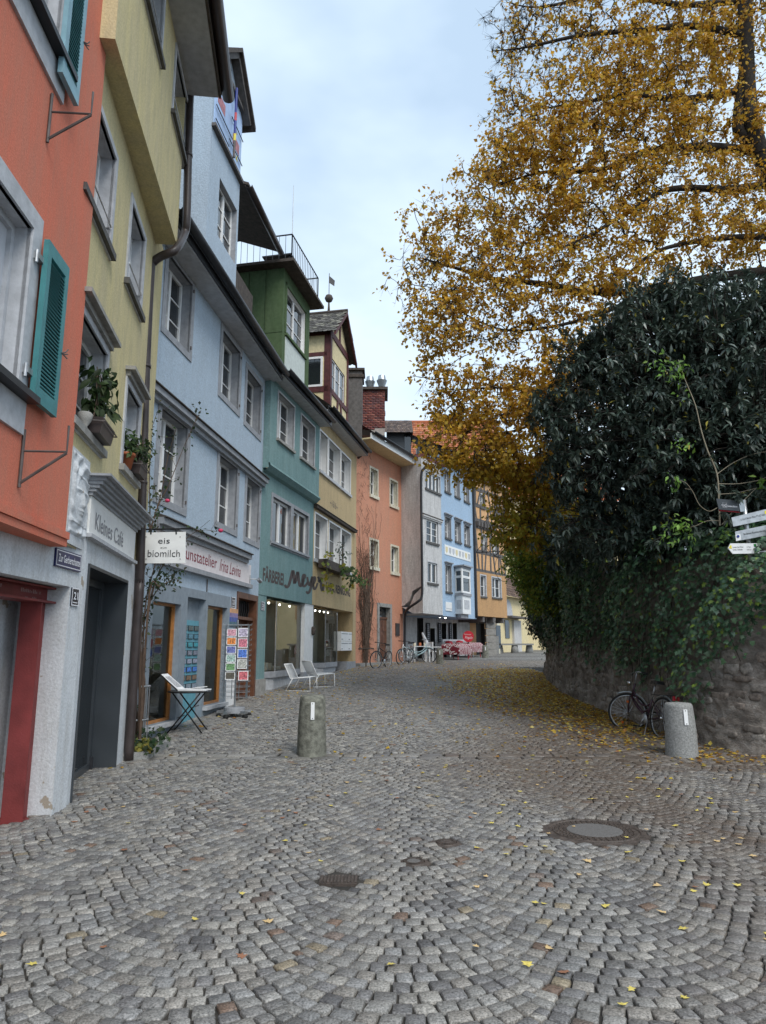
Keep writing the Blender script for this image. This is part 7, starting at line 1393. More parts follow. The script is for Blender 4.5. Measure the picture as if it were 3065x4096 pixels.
# ================================================================== stone bollards and bench
def bollard(P, h, r, label, plate_dir, m, lean=0.0):
    t = thing('stone_bollard', label, 'bollard', P, group='granite bollards along the street', rot=(0, lean, 0)); mb = MB(); n = 28; prof = [(r * 1.12, -.05), (r * 1.10, .02), (r * 1.04, h * .5), (r * .96, h - .05), (r * .92, h - .02), (r * .82, h)]
    mb.lathe(prof + [(r * .4, h + .008), (.01, h + .008)], n); mb.v = [(x * (1 + .02 * math.sin(3 * math.atan2(y, x) + z * 9) + random.uniform(-.006, .006)), y * (1 + .02 * math.sin(2 * math.atan2(y, x) + z * 7)), z) for x, y, z in mb.v]
    obj('shaft', mb, m, t, True, local=True)
    if plate_dir is not None:
        a = plate_dir; d = Vector((math.cos(a), math.sin(a), 0)); s_ = Vector((-d.y, d.x, 0)); mb = MB(); z0, z1 = h * .62, h * .90; w = r * .135
        q0, q1 = d * (r * 1.035), d * (r * .985); q0.z, q1.z = z0, z1; mb.hexa([q0 - s_ * w, q0 + s_ * w, q0 + s_ * w + d * .012, q0 - s_ * w + d * .012, q1 - s_ * w, q1 + s_ * w, q1 + s_ * w + d * .012, q1 - s_ * w + d * .012]); obj('reflector_plate', mb, M['wframe'], t, local=True)
        mb = MB()
        for zz in (.08, .92): c = q0 + (q1 - q0) * zz + d * .013; mb.tube([c, c + d * .004], .007, 8)
        obj('screw', mb, M['iron'], t, local=True)
    return t
bp = gnd(0, 673, 1634); bollard(bp, .86, .195, 'mossy tapered granite bollard standing in the middle of the street', R(-83), M['mossy'], .0)
bp = gnd(0, 1474, 1636); bollard(bp, .76, .205, 'grey granite bollard in front of the leaning bicycle by the wall', R(-88), M['granite'])
bp = gnd(10, 745, 638); bollard(bp, .66, .14, 'granite bollard in front of the white restaurant chair', R(-95), M['mossy'])
bp = gnd(10, 1122, 588); bollard(bp, .66, .15, 'granite bollard right of the red checked restaurant table', R(-95), M['mossy'])
bc = gnd(10, 1365, 545); bench = thing('stone_bench', 'stone slab bench on tapered granite blocks at the street end', 'bench', bc); mb = MB(); mb.box(-1.05, 1.15, -.25, .3, .5, .6); obj('seat', mb, M['granite'], bench, local=True)
for x, y in ((-1.0, .9), (0, -.05), (1.05, .6)): mb = MB(); mb.lathe([(.27, -.05), (.22, .3), (.19, .499)], 14, (x * .9, y * .3, 0)); obj('support', mb, M['granite'], bench, True, local=True)
# ================================================================== bicycles
def bicycle(P, rz, lean, steer, frame_m, label, step=False, fenders=None, rack=False, basket=False, R_=.34, flat=True, tilt=0.0):
    t = thing('bicycle', label, 'bicycle', P, group='parked bicycles', rot=(lean, 0, rz)); wb = 1.06
    def wheel(nm, c, st):
        ca, sa = math.cos(st), math.sin(st)
        def w(r, a, off=0.0): x, z = r * math.cos(a), r * math.sin(a); return (c[0] + x * ca - off * sa, c[1] + x * sa + off * ca, c[2] + z)
        mb = MB(); mb.tube([w(R_ - .018, 2 * math.pi * i / 40) for i in range(40)], .019, 8, closed=True); wo = obj('wheel', mb, M['rubber'], t, True, local=True)
        mb = MB(); mb.tube([w(R_ - .042, 2 * math.pi * i / 36) for i in range(36)], .011, 6, closed=True); obj('rim', mb, M['steel'], wo, True, local=True)
        mb = MB(); mb.tube([w(0, 0, -.045), w(0, 0, .045)], .022, 10); obj('hub', mb, M['chrome'], wo, True, local=True); mb = MB()
        for i in range(28): a = 2 * math.pi * i / 28; mb.tube([w(.02, a + (.9 if i % 2 else -.9), .025 * (1 if i % 4 < 2 else -1)), w(R_ - .045, a)], .0016, 3, cap=False)
        obj('spokes', mb, M['steel'], wo, local=True)
        if fenders: mb = MB(); mb.tube([w(R_ + .022, a) for a in np.linspace(R(55), R(165), 14)], .013, 6); obj('mudguard', mb, fenders, wo, True, local=True)
    zc = R_; BB = (.44, 0, zc - .06); ST = (.28, 0, .86); SJ = (.33, 0, .62); HT = (.90, 0, .86); HB = (.96, 0, .62); RA = (0, 0, zc); FA_ = (wb, 0, zc)
    wheel('rear', RA, 0); wheel('front', FA_, steer); mb = MB(); r_ = .016
    if step: mb.tube(smooth_path([HB, (.75, 0, .45), (.55, 0, .40), (.4, 0, .46)], 4), r_ * 1.1, 8); mb.tube(smooth_path([(.93, 0, .74), (.72, 0, .55), (.5, 0, .5), (.37, 0, .55)], 4), r_, 8); mb.tube([HB, BB], r_ * 1.2, 8)
    else: mb.tube([SJ, (.92, 0, .80)], r_, 8); mb.tube([BB, HB], r_ * 1.25, 8)
    mb.tube([BB, SJ], r_, 8); mb.tube([HB, HT], r_ * 1.2, 8)
    for s_ in (-1, 1): mb.tube([BB, (0, .05 * s_, zc)], .010, 6); mb.tube([SJ, (0, .05 * s_, zc)], .009, 6)
    obj('frame', mb, frame_m, t, True, local=True); mb = MB(); ca, sa = math.cos(steer), math.sin(steer)
    for s_ in (-1, 1): mb.tube([HB, (FA_[0] - .03 - .055 * s_ * sa, .055 * s_ * ca, zc + .3), (FA_[0] - .05 * s_ * sa, .05 * s_ * ca, zc)], .011, 6)
    obj('fork', mb, frame_m, t, True, local=True); mb = MB(); mb.tube([SJ, (.27, 0, .88)], .012, 8); obj('seat_post', mb, M['steel'], t, True, local=True)
    mb = MB(); pr = [(-.15, .075, 0), (-.13, .085, .03), (-.05, .075, .04), (.05, .03, .035), (.13, .018, .03), (.15, .012, .01)]
    for i in range(len(pr) - 1):
        (x0, w0, z0), (x1, w1, z1) = pr[i], pr[i + 1]; mb.hexa([(.25 + x0, -w0, .88), (.25 + x1, -w1, .88), (.25 + x1, w1, .88), (.25 + x0, w0, .88), (.25 + x0, -w0 * .8, .9 + z0), (.25 + x1, -w1 * .8, .9 + z1), (.25 + x1, w1 * .8, .9 + z1), (.25 + x0, w0 * .8, .9 + z0)])
    obj('saddle', mb, M['leather'], t, local=True); hz = 1.04 if step else .98; sx = HT[0] - .03
    def hb(x, y, z): return (sx + x * ca - y * sa, x * sa + y * ca, z)
    mb = MB(); mb.tube([HT, (sx, 0, hz), hb(.04, 0, hz)], .012, 6); pts = [hb(-.17, -.27, hz), hb(-.02, -.25, hz + .02), hb(.05, -.1, hz), hb(.05, .1, hz), hb(-.02, .25, hz + .02), hb(-.17, .27, hz)] if not flat else [hb(-.04, -.30, hz), hb(.03, -.1, hz), hb(.03, .1, hz), hb(-.04, .30, hz)]
    mb.tube(pts, .011, 8); hbar = obj('handlebar', mb, M['steel'] if not flat else M['dark'], t, True, local=True); mb = MB()
    for a, b_ in ((0, 1), (-1, -2)): p0, p1 = Vector(pts[a]), Vector(pts[b_]); mb.tube([p0, p0 + (p1 - p0).normalized() * .11], .016, 8)
    obj('grip', mb, M['rubber'], hbar, True, local=True); mb = MB(); mb.tube([hb(.03, -.12, hz + .02), hb(.07, -.22, hz - .02)], .006, 5); mb.tube([hb(.03, .12, hz + .02), hb(.07, .22, hz - .02)], .006, 5); obj('brake_lever', mb, M['dark'], hbar, local=True)
    mb = MB(); cp = Vector(BB); mb.tube([cp + Vector((0, .05, 0)), cp + Vector((0, .065, 0))], .09, 20); mb.tube([cp + Vector((0, .07, 0)), cp + Vector((.1, .08, -.13))], .009, 6); mb.tube([cp + Vector((0, -.07, 0)), cp + Vector((-.1, -.08, .13))], .009, 6); cr = obj('crankset', mb, M['steel'], t, True, local=True)
    mb = MB(); mb.box(.50, .59, .07, .16, BB[2] - .145, BB[2] - .12); mb.box(.29, .38, -.16, -.07, BB[2] + .12, BB[2] + .145); obj('pedal', mb, M['rubber'], cr, local=True)
    mb = MB(); mb.tube([cp + Vector((0, .058, .085)), (0, .05, zc + .04)], .006, 4); mb.tube([cp + Vector((0, .058, -.085)), (0, .05, zc - .04)], .006, 4); obj('chain', mb, M['dark'], t, local=True)
    if rack:
        mb = MB()
        for s_ in (-1, 1): mb.tube([(.28, .05 * s_, .70), (-.32, .06 * s_, .72)], .006, 5); mb.tube([(-.1, .06 * s_, .71), (0, .06 * s_, zc)], .005, 5)
        mb.tube([(-.32, -.06, .72), (-.32, .06, .72)], .006, 5); obj('rack', mb, M['dark'], t, local=True); mb = MB(); mb.box(-.36, -.325, -.05, .05, .64, .71); obj('tail_light', mb, M['red'], t, local=True); mb = MB(); c = hb(.11, 0, hz - .2); mb.lathe([(.012, -.03), (.035, 0), (.04, .03), (.03, .04)], 12, c); obj('headlight', mb, M['chrome'], t, True, local=True); mb = MB(); mb.tube([(.36, .04, .27), (.16, .2, .02)], .008, 6); obj('kickstand', mb, M['steel'], t, local=True)
        mb = MB(); mb.box(wb - .02, wb + .02, .01, .03, zc + .17, zc + .21); mb.box(wb + .1, wb + .14, .01, .03, zc - .2, zc - .16); obj('reflector', mb, M['orangeplast'], t, local=True)
    return t
f, r = gnd(7, 800, 1738), gnd(7, 1000, 1800); d = (f - r); d.z = 0; an = math.atan2(d.y, d.x)
bicycle(r, an, R(9), R(62), M['plumbike'], 'dark plum city bicycle with silver mudguards leaning by the stone wall', True, M['zinc'], True, flat=False)
f = gnd(10, 203, 674); bicycle(f + Vector((.50, .93, 0)), math.atan2(-.93, -.46), R(-6), R(-18), M['blackbike'], 'black mountain bicycle parked at the foot of the vine on the salmon house')
f = gnd(10, 412, 642); bicycle(f + Vector((.48, .94, 0)), math.atan2(-.94, -.45), R(-5), R(-12), M['whitebike'], 'white sports bicycle parked left of the pale blue bicycle')
f = gnd(10, 535, 634); bicycle(f + Vector((-.35, .9, 0)), math.atan2(-.2, -.95) + math.pi, R(4), R(-25), M['bluebike'], 'pale blue step-through bicycle parked right of the white bicycle', True, M['bluebike'], flat=False)
mb = MB(); a, b_ = at(10, 70, 508, 28.2), at(10, 200, 506, 28.2); mb.tube([a, b_], .03, 6); mb.tube([a + Vector((.3, 0, 0)), Vector((a.x + .3, a.y + .1, g(28.2)))], .025, 6); tag(obj('bike_rail', mb, M['woodgrey'], None), 'low dark wooden rail at the foot of the bare vine', 'rail')
# ================================================================== white wire lounge chairs
def wire_chair(P, rz, label):
    t = thing('wire_chair', label, 'chair', P, rz=rz, group='white wire lounge chairs'); w = .34; sh, sd, bt = .37, .30, .70; r_ = .013
    mb = MB()
    for s_ in (-1, 1):
        y = w * s_; mb.tube([(sd, y, sh), (sd + .02, y, .015), (-.34, y, .015), (-.16, y, sh - .03)], r_, 8)
    obj('sled_leg', mb, M['whitemetal'], t, True, local=True); mb = MB()
    for s_ in (-1, 1): mb.tube([(sd, w * s_, sh), (-.22, w * s_, sh - .04), (-.40, w * s_, bt)], r_, 8)
    mb.tube([(sd, -w, sh), (sd, w, sh)], r_, 8); mb.tube([(-.40, -w, bt), (-.40, w, bt)], r_, 8); obj('frame', mb, M['whitemetal'], t, True, local=True); mb = MB()
    for i in range(17): f_ = (i + .5) / 17; mb.tube([(sd - (sd + .2) * f_, -w, sh - .04 * f_), (sd - (sd + .2) * f_, w, sh - .04 * f_)], .008, 5)
    obj('seat', mb, M['whitemetal'], t, True, local=True); mb = MB()
    for i in range(15): f_ = (i + .7) / 15.5; q = Vector((-.22, 0, sh - .04)).lerp(Vector((-.40, 0, bt)), f_); mb.tube([(q.x, -w, q.z), (q.x, w, q.z)], .008, 5)
    obj('backrest', mb, M['whitemetal'], t, True, local=True); mb = MB()
    for y in (-w, w): mb.box(-.3, -.26, y - .012, y + .012, 0, .012); mb.box(.26, .3, y - .012, y + .012, 0, .012)
    obj('glide', mb, M['rubber'], t, local=True); return t
wire_chair(gnd(18, 690, 1535), R(-10), 'white wire lounge chair nearest the bollard outside the dye works'); wire_chair(gnd(18, 920, 1480), R(28), 'white wire lounge chair standing behind the other by the white pillar')
# ================================================================== folding table with portfolio
TC = at(9, 628, 1400, 12.65); TC.z = 0; gz_ = g(12.65); tz = at(9, 628, 1392, 12.65).z; tb = thing('bistro_table', 'round black folding bistro table outside the studio window', 'table', (TC.x, TC.y, gz_)); hh = tz - gz_
mb = MB(); mb.lathe([(.36, hh - .025), (.37, hh - .012), (.36, hh), (.01, hh)], 32); obj('table_top', mb, M['black'], tb, local=True)
for s_ in (-1, 1):
    for e in (-1, 1):
        mb = MB(); y = .2 * s_ - .02 * e; mb.tube([(.24 * e, y, hh - .03), (-.30 * e, y, .01)], .013, 6); obj('leg', mb, M['black'], tb, True, local=True)
mb = MB()
for e, z in ((-.25, .08), (.25, .08), (-.12, .28), (.12, .45)): mb.tube([(e, -.2, z), (e, .2, z)], .008, 6)
obj('crossbar', mb, M['black'], tb, local=True)
bk = thing('portfolio', 'open black portfolio with white prints lying on the bistro table', 'book', (TC.x, TC.y, tz)); mb = MB()
mb.hexa([(-.16, -.16, .006), (.32, -.2, .006), (.34, .16, .006), (-.14, .2, .006), (-.16, -.16, .03), (.32, -.2, .024), (.34, .16, .024), (-.14, .2, .03)]); obj('page_block', mb, M['paper'], bk, local=True); mb = MB(); mb.hexa([(-.17, -.17, .004), (-.15, .21, .004), (-.47, .19, .28), (-.49, -.15, .28), (-.158, -.17, .014), (-.138, .21, .014), (-.455, .19, .288), (-.475, -.15, .288)]); obj('cover', mb, M['black'], bk, local=True)
mb = MB(); mb.hexa([(-.155, -.155, .018), (-.137, .195, .018), (-.452, .18, .278), (-.468, -.14, .278), (-.15, -.155, .022), (-.132, .195, .022), (-.447, .18, .283), (-.463, -.14, .283)]); obj('left_page', mb, M['paper'], bk, local=True); mb = MB(); L0 = [Vector((-.20, -.11, .057)), Vector((-.18, .14, .057)), Vector((-.40, .13, .235)), Vector((-.415, -.10, .235))]; n_ = (L0[1] - L0[0]).cross(L0[2] - L0[0]).normalized(); n_ = n_ if n_.z > 0 else -n_; mb.poly([p + n_ * .008 for p in L0]); obj('print', mb, plain('pencil_drawing', (.42, .42, .43), .7, var=.7, scale=60), bk, local=True)
for i in range(5): mb = MB(); a = random.uniform(-.3, .3); c_, s_ = math.cos(a), math.sin(a); z = .026 + .006 * i; cx, cy = .08 + .03 * i, .05; P4 = [(cx + x * c_ - y * s_, cy + x * s_ + y * c_, z + (.05 * (x + .09) if i > 2 else 0)) for x, y in ((-.09, -.06), (.09, -.06), (.09, .06), (-.09, .06))]; mb.prism([Vector(p) + Vector((TC.x, TC.y, tz + .004)) for p in P4], (0, 0, .004)); tag(obj('art_card', mb, M['paper'], None), ['lowest', 'second lowest', 'middle', 'second highest', 'topmost'][i] + ' white card of the loose pile on the portfolio', 'card', 'loose cards on the portfolio')
# ================================================================== postcard stand
RC = gnd(9, 1165, 1722); rk = thing('postcard_stand', 'revolving grey wire postcard stand on castors before the brown door', 'postcard stand', RC, rz=R(12)); H = 1.80; mb = MB(); mb.lathe([(.20, .1), (.20, .2), (.19, .21), (.02, .21)], 24); obj('base', mb, M['grey'], rk, local=True)
for i in range(5):
    a = 2 * math.pi * i / 5 + .4; mb = MB(); d = Vector((math.cos(a), math.sin(a), 0)); s_ = Vector((-d.y, d.x, 0)) * .035; p0, p1 = d * .12 + Vector((0, 0, .1)), d * .34 + Vector((0, 0, .1)); mb.hexa([p0 - s_, p1 - s_, p1 + s_, p0 + s_] + [q + Vector((0, 0, .045)) for q in (p0 - s_, p1 - s_, p1 + s_, p0 + s_)]); obj('foot', mb, M['steel'], rk, local=True)
    mb = MB(); c = d * .31; mb.tube([c + Vector((-s_.x, -s_.y, .045)) * 1, c + Vector((s_.x, s_.y, .045))], .045, 14); obj('castor', mb, M['rubber'], rk, True, local=True)
mb = MB(); mb.tube([(0, 0, .2), (0, 0, H + .1)], .018, 8); obj('pole', mb, M['steel'], rk, local=True); half = .23; cards = []
for f in range(4):
    a = f * math.pi / 2; n_ = Vector((math.cos(a), math.sin(a), 0)); s_ = Vector((-n_.y, n_.x, 0)); mb = MB(); c = n_ * half
    for u in (-.21, -.07, 0, .07, .21): mb.tube([c + s_ * u + Vector((0, 0, .38)), c + s_ * u + Vector((0, 0, H))], .006, 4)
    for j in range(15):
        z = .40 + j * .1; mb.tube([c - s_ * .21 + Vector((0, 0, z)), c + s_ * .21 + Vector((0, 0, z))], .005, 4); q = n_ * .05
        for u in (-.20, -.01, .01, .20): mb.tube([c + s_ * u + Vector((0, 0, z)), c + s_ * u + q + Vector((0, 0, z)), c + s_ * u + q + Vector((0, 0, z + .03))], .004, 3)
    obj('wire_panel', mb, M['steel'], rk, local=True)
WR = WM[rk.name]; ptxt = ['red and white flower', 'orange and red flower', 'blue and red flower', 'pale green landscape', 'green meadow', 'dark blossom', 'mauve flower', 'pink and white flower', 'bright blue flower', 'white blossom', 'red rose']; pc = [(.5, .25, .3), (.6, .2, .04), (.12, .14, .35), (.3, .42, .38), (.12, .25, .1), (.08, .07, .05), (.4, .35, .45), (.5, .15, .2), (.07, .16, .5), (.4, .4, .36), (.5, .12, .14)]
cards = [(-math.pi / 2, -.11, j, j) for j in range(6)] + [(-math.pi / 2, .11, j * 1.22, 6 + j) for j in range(5)]
for a, u, j, k in cards:
    n_ = Vector((math.cos(a), math.sin(a), 0)); s_ = Vector((-n_.y, n_.x, 0)); z = H - .155 - j * .165; c = n_ * (half + .02) + s_ * u; w_, h_ = .095, .072 if k < 6 else .09
    if k == 10: c = c + Vector((.03, 0, -.02)) + n_ * .03
    tl = n_ * .02; P4 = [c - s_ * w_ + Vector((0, 0, z - h_)) + tl, c + s_ * w_ + Vector((0, 0, z - h_)) + tl, c + s_ * w_ + Vector((0, 0, z + h_)), c - s_ * w_ + Vector((0, 0, z + h_))]; P4 = [WR @ p for p in P4]; nn = WR.to_3x3() @ n_
    mb = MB(); mb.prism(P4, nn * .003); o = obj('postcard', mb, M['paper'], None); cc = sum(P4, Vector()) / 4; mb = MB(); mb.poly([cc + (p - cc) * .86 + nn * .0045 for p in P4]); obj('print', mb, plain('postcard_print', pc[k], .35, var=.75, scale=38), o); tag(o, 'postcard with ' + ptxt[k] + ' picture on the wire stand', 'postcard', 'postcards on the wire stand')
# ================================================================== hanging ice cream sign
sg = thing('hanging_sign', 'square white hanging sign for organic milk ice cream on an iron bracket', 'hanging sign', at(3, 985, 285, 10.5)); A_, B_, C_, D_ = [at(3, x, y, 10.5) for x, y in ((849, 381), (1116, 380), (1118, 191), (851, 196))]; mb = MB(); mb.prism([A_, B_, C_, D_], (0, .02, 0)); obj('panel', mb, M['signwhite'], sg); mb = MB()
for x in (880, 1085):
    for y in (222, 355): c = at(3, x, y, 10.495); mb.tube([c, c - Vector((0, .006, 0))], .007, 8)
obj('screw', mb, M['iron'], sg); mb = MB(); a, b_ = at(3, 800, 178, 10.52), at(3, 1165, 172, 10.52); mb.tube([a, b_], .013, 8); mb.tube([at(3, 803, 110, 10.55), at(3, 800, 290, 10.55)], .014, 8)
for x in (910, 1062): mb.tube([at(3, x, 176, 10.51), at(3, x, 208, 10.51)], .016, 8)
mb.tube([at(3, 798, 265, 10.53), at(3, 855, 268, 10.5)], .011, 6); mb.tube(smooth_path([at(3, 935, 168, 10.52)[:], at(3, 900, 140, 10.53)[:], at(3, 830, 110, 10.55)[:]], 4), .008, 6); obj('bracket', mb, M['black'], sg); nn = Vector((0, -1, 0))
for tx, x0, x1, y, hh_ in (('eis', 952, 1022, 262, .088), ('aus', 966, 1004, 292, .030), ('biomilch', 889, 1083, 342, .105)):
    p0, p1 = at(3, x0, y, 10.497), at(3, x1, y, 10.497); letters(tx, p0, p1, hh_, nn, M['ink'], sg, off=.003, bold=-.004)
# ================================================================== signpost on the wall
def spt(x, y, Y=10.15): return at(13, x, y, Y)
spo = thing('signpost', 'galvanised pole with four direction signs fixed to the ivy wall', 'signpost', spt(1300, 1640)); mb = MB(); mb.tube([spt(1300, 1640, 10.2), spt(1130, 235, 10.2)], .033, 14); obj('pole', mb, M['steel'], spo, True)
def plate(name, pts, m, th=.012, Y=10.12): mb = MB(); P_ = [spt(x, y, Y) for x, y in pts]; mb.prism(P_, (0, th, 0)); return obj(name, mb, m, spo)
def ptext(tx, x0, y0, x1, y1, h, m, par, Y=10.12, bold=0.0): p0, p1 = spt(x0, y0, Y), spt(x1, y1, Y); letters(tx, p0, p1, h, Vector((0, -1, 0)), m, par, off=.003, bold=bold)
k_ = .1722 / FPX * 10.2
o = plate('dark_sign', [(560, 450), (1050, 492), (1005, 245), (497, 200)], M['antr']); mb = MB(); mb.prism([spt(575, 487), spt(1060, 528), spt(1052, 494), spt(562, 452)], (0, .012, 0)); obj('red_strip', mb, M['red'], o); ptext('Gerberschanze', 752, 392, 985, 408, 45 * k_, M['inkwhite'], o, bold=.015); ptext('1C', 668, 385, 730, 392, 55 * k_, M['inkwhite'], o, bold=.01); ptext('<', 610, 368, 640, 370, 40 * k_, M['inkwhite'], o)
mb = MB(); cs = [(650, 405), (742, 415), (735, 308), (648, 300)]; mb.tube([spt(x, y, 10.115) for x, y in cs], .003, 4, closed=True); obj('frame_line', mb, M['inkwhite'], o); plate('clamp', [(1060, 505), (1180, 495), (1135, 230), (1010, 240)], M['zinc'], .05, 10.11)
o = plate('upper_grey_sign', [(895, 850), (1900, 640), (1900, 560), (1800, 425), (1620, 452), (850, 640)], M['steel']); ptext('LI Karl-Bever-Platz P3 0,7 km', 1070, 712, 1620, 590, 44 * k_, M['ink'], o); mb = MB(); mb.prism([spt(1625, 560, 10.117), spt(1700, 545, 10.117), spt(1690, 470, 10.117), spt(1620, 482, 10.117)], (0, .004, 0)); obj('yellow_mark', mb, M['yellowpaint'], o)
o = plate('lower_grey_sign', [(960, 1190), (1900, 1010), (1880, 770), (935, 965)], M['steel']); ptext('Bodensee-Rundwanderweg', 1140, 1050, 1645, 962, 48 * k_, M['ink'], o); mb = MB(); mb.prism([spt(960, 1185, 10.117), spt(1075, 1150, 10.117), spt(1055, 1020, 10.117), spt(942, 1045, 10.117)], (0, .004, 0)); obj('white_mark', mb, M['wframe'], o); mb = MB(); c = spt(1003, 1075, 10.112); mb.tube([c, c + Vector((0, -.004, 0))], 32 * k_, 16); obj('blue_dot', mb, M['bluemark'], o)
o = plate('white_arrow_sign', [(880, 1482), (1500, 1470), (1470, 1238), (825, 1240), (768, 1350)], M['wframe']); ptext('Lindau Insel West', 880, 1345, 1125, 1340, 36 * k_, M['ink'], o); ptext('Lindau Seehafen', 885, 1405, 1110, 1400, 36 * k_, M['ink'], o); ptext('1,7 km', 1208, 1342, 1300, 1340, 36 * k_, M['ink'], o); ptext('0,4 km', 1210, 1402, 1310, 1400, 36 * k_, M['ink'], o)
mb = MB(); mb.prism([spt(785, 1350, 10.117), spt(860, 1365, 10.117), spt(850, 1285, 10.117), spt(825, 1280, 10.117)], (0, .004, 0)); obj('yellow_mark', mb, M['yellowpaint'], o); mb = MB(); mb.prism([spt(1372, 1318, 10.117), spt(1428, 1315, 10.117), spt(1422, 1250, 10.117), spt(1365, 1252, 10.117)], (0, .004, 0)); obj('green_mark', mb, M['greenmark'], o); mb = MB(); c = spt(1412, 1378, 10.112); mb.tube([c, c + Vector((0, -.004, 0))], 32 * k_, 16); obj('blue_dot', mb, M['bluemark'], o)
mb = MB(); a = spt(1270, 1450, 10.2); b_ = Vector((6.1, 10.35, a.z + .05)); mb.tube([a, b_], .015, 6); a = spt(1200, 900, 10.2); mb.tube([a, Vector((6.2, 10.4, a.z - .3))], .015, 6); obj('wall_arm', mb, M['steel'], spo)
# ================================================================== restaurant terrace
def cloth_mat():
    m, n, l, b = mat('red_white_cloth'); tc = n.new('ShaderNodeTexCoord'); w = n.new('ShaderNodeTexWave'); w.inputs['Scale'].default_value = 5.5; w.inputs['Distortion'].default_value = 9; w.inputs['Detail'].default_value = 2; l.new(tc.outputs['Object'], w.inputs['Vector'])
    r = n.new('ShaderNodeValToRGB'); r.color_ramp.interpolation = 'CONSTANT'; r.color_ramp.elements[0].color = (.17, .012, .025, 1); r.color_ramp.elements[1].position = .74; r.color_ramp.elements[1].color = (.62, .56, .55, 1); l.new(w.outputs['Fac'], r.inputs['Fac']); l.new(r.outputs['Color'], b.inputs['Base Color']); b.inputs['Roughness'].default_value = .85; return m
M['cloth'] = cloth_mat()
def draped(P, lx, ly, h, rz, label):
    t = thing('restaurant_table', label, 'table', P, rz=rz, group='restaurant tables under printed cloths'); mb = MB(); nx_, ny_ = 40, 18; V_ = []; ex = .33
    for j in range(ny_ + 1):
        for i in range(nx_ + 1):
            x, y = -lx - ex + (2 * lx + 2 * ex) * i / nx_, -ly - ex + (2 * ly + 2 * ex) * j / ny_; ox, oy = max(0, abs(x) - lx), max(0, abs(y) - ly); o = math.hypot(ox, oy) if ox and oy else max(ox, oy); f = .05 * math.sin(x * 14 + y * 5) * min(1, o * 6)
            X = max(-lx, min(lx, x)) + math.copysign(min(ox, .05) + abs(f) * .8, x) * (1 if ox else 0); Y = max(-ly, min(ly, y)) + math.copysign(min(oy, .05) + abs(f) * .8, y) * (1 if oy else 0); V_.append((X, Y, h - o * 1.5 + (0 if o else random.uniform(0, .004))))
    mb.v = V_; mb.f = [(j * (nx_ + 1) + i, j * (nx_ + 1) + i + 1, (j + 1) * (nx_ + 1) + i + 1, (j + 1) * (nx_ + 1) + i) for j in range(ny_) for i in range(nx_)]; obj('tablecloth', mb, M['cloth'], t, True, local=True)
    for sx in (-1, 1):
        for sy in (-1, 1): mb = MB(); mb.tube([(lx * .85 * sx, ly * .8 * sy, h - .02), (lx * .95 * sx, ly * .9 * sy, 0)], .02, 6); obj('leg', mb, M['red'], t, local=True)
p0 = gnd(10, 820, 605); draped(p0 + Vector((.4, .7, 0)), .6, .45, .78, R(58), 'left restaurant table under a dark red and white printed cloth'); p1 = gnd(10, 1000, 585); draped(p1 + Vector((-.1, .7, 0)), .75, .5, .8, R(58), 'right restaurant table under a dark red and white printed cloth')
def slat_chair(P, rz, label, w=.25, name='restaurant_chair', long=.25):
    t = thing(name, label, 'chair' if name != 'garden_sofa' else 'sofa', P, rz=rz, group='white wooden restaurant seats')
    for x in (-.22, .22):
        for y in (-long, long): mb = MB(); mb.box(x - .02, x + .02, y - .02, y + .02, 0, .45 if x > 0 else .9); obj('leg', mb, M['wframe'], t, local=True)
    mb = MB(); mb.box(-.24, .26, -long - .02, long + .02, .452, .49); obj('seat', mb, M['wframe'], t, local=True); mb = MB(); mb.box(-.235, -.205, -long + .02, long - .02, .82, .9); obj('top_rail', mb, M['wframe'], t, local=True)
    n = int(long * 2 / .09)
    for i in range(n): y = -long + .06 + (2 * long - .12) * i / (n - 1); mb = MB(); mb.box(-.23, -.21, y - .018, y + .018, .49, .82); obj('back_slat', mb, M['wframe'], t, local=True)
    for y in (-long, long): mb = MB(); mb.box(-.2, .24, y - .03, y + .03, .66, .69); obj('armrest', mb, M['wframe'], t, local=True)
slat_chair(gnd(10, 680, 618) + Vector((.1, .3, 0)), R(30), 'white slatted armchair just left of the red clothed tables'); sp_ = FA.p(5.0, 0, .7); slat_chair(Vector((sp_.x, sp_.y, g(sp_.y) + .05)), math.atan2(FA.N.y, FA.N.x), 'long white garden sofa against the restaurant wall', name='garden_sofa', long=1.3)
for i, (u, lb) in enumerate(((4.2, 'left red cushion on the white garden sofa'), (5.4, 'right red cushion on the white garden sofa'))):
    c = FA.p(u, 0, .55); mb = MB(); z0 = g(c.y) + .55; mb.lathe([(.02, 0), (.2, .02), (.24, .15), (.2, .3), (.02, .34)], 12, (c.x, c.y, z0)); tag(obj('cushion', mb, M['red'], None, True), lb, 'cushion', 'red cushions on the garden sofa')
sm = gnd(10, 585, 622); st = thing('side_table', 'small white table with jars beside the pale blue bicycle', 'table', sm + Vector((0, .3, 0)), rz=R(20)); mb = MB(); mb.box(-.4, .4, -.25, .25, .70, .73); obj('table_top', mb, M['wframe'], st, local=True)
for x in (-.36, .36):
    for y in (-.21, .21): mb = MB(); mb.box(x - .025, x + .025, y - .025, y + .025, 0, .70); obj('leg', mb, M['wframe'], st, local=True)
for i, (dx, lb) in enumerate(((-.25, 'leftmost small jar on the white side table'), (0, 'middle small jar on the white side table'), (.22, 'rightmost small jar on the white side table'))): mb = MB(); mb.lathe([(.05, 0), (.06, .03), (.06, .12), (.04, .15)], 10, sm + Vector((dx, .3, .732))); tag(obj('jar', mb, M['terracotta'] if i % 2 else M['cream_frame'], None, True), lb, 'jar', 'jars on the white side table')
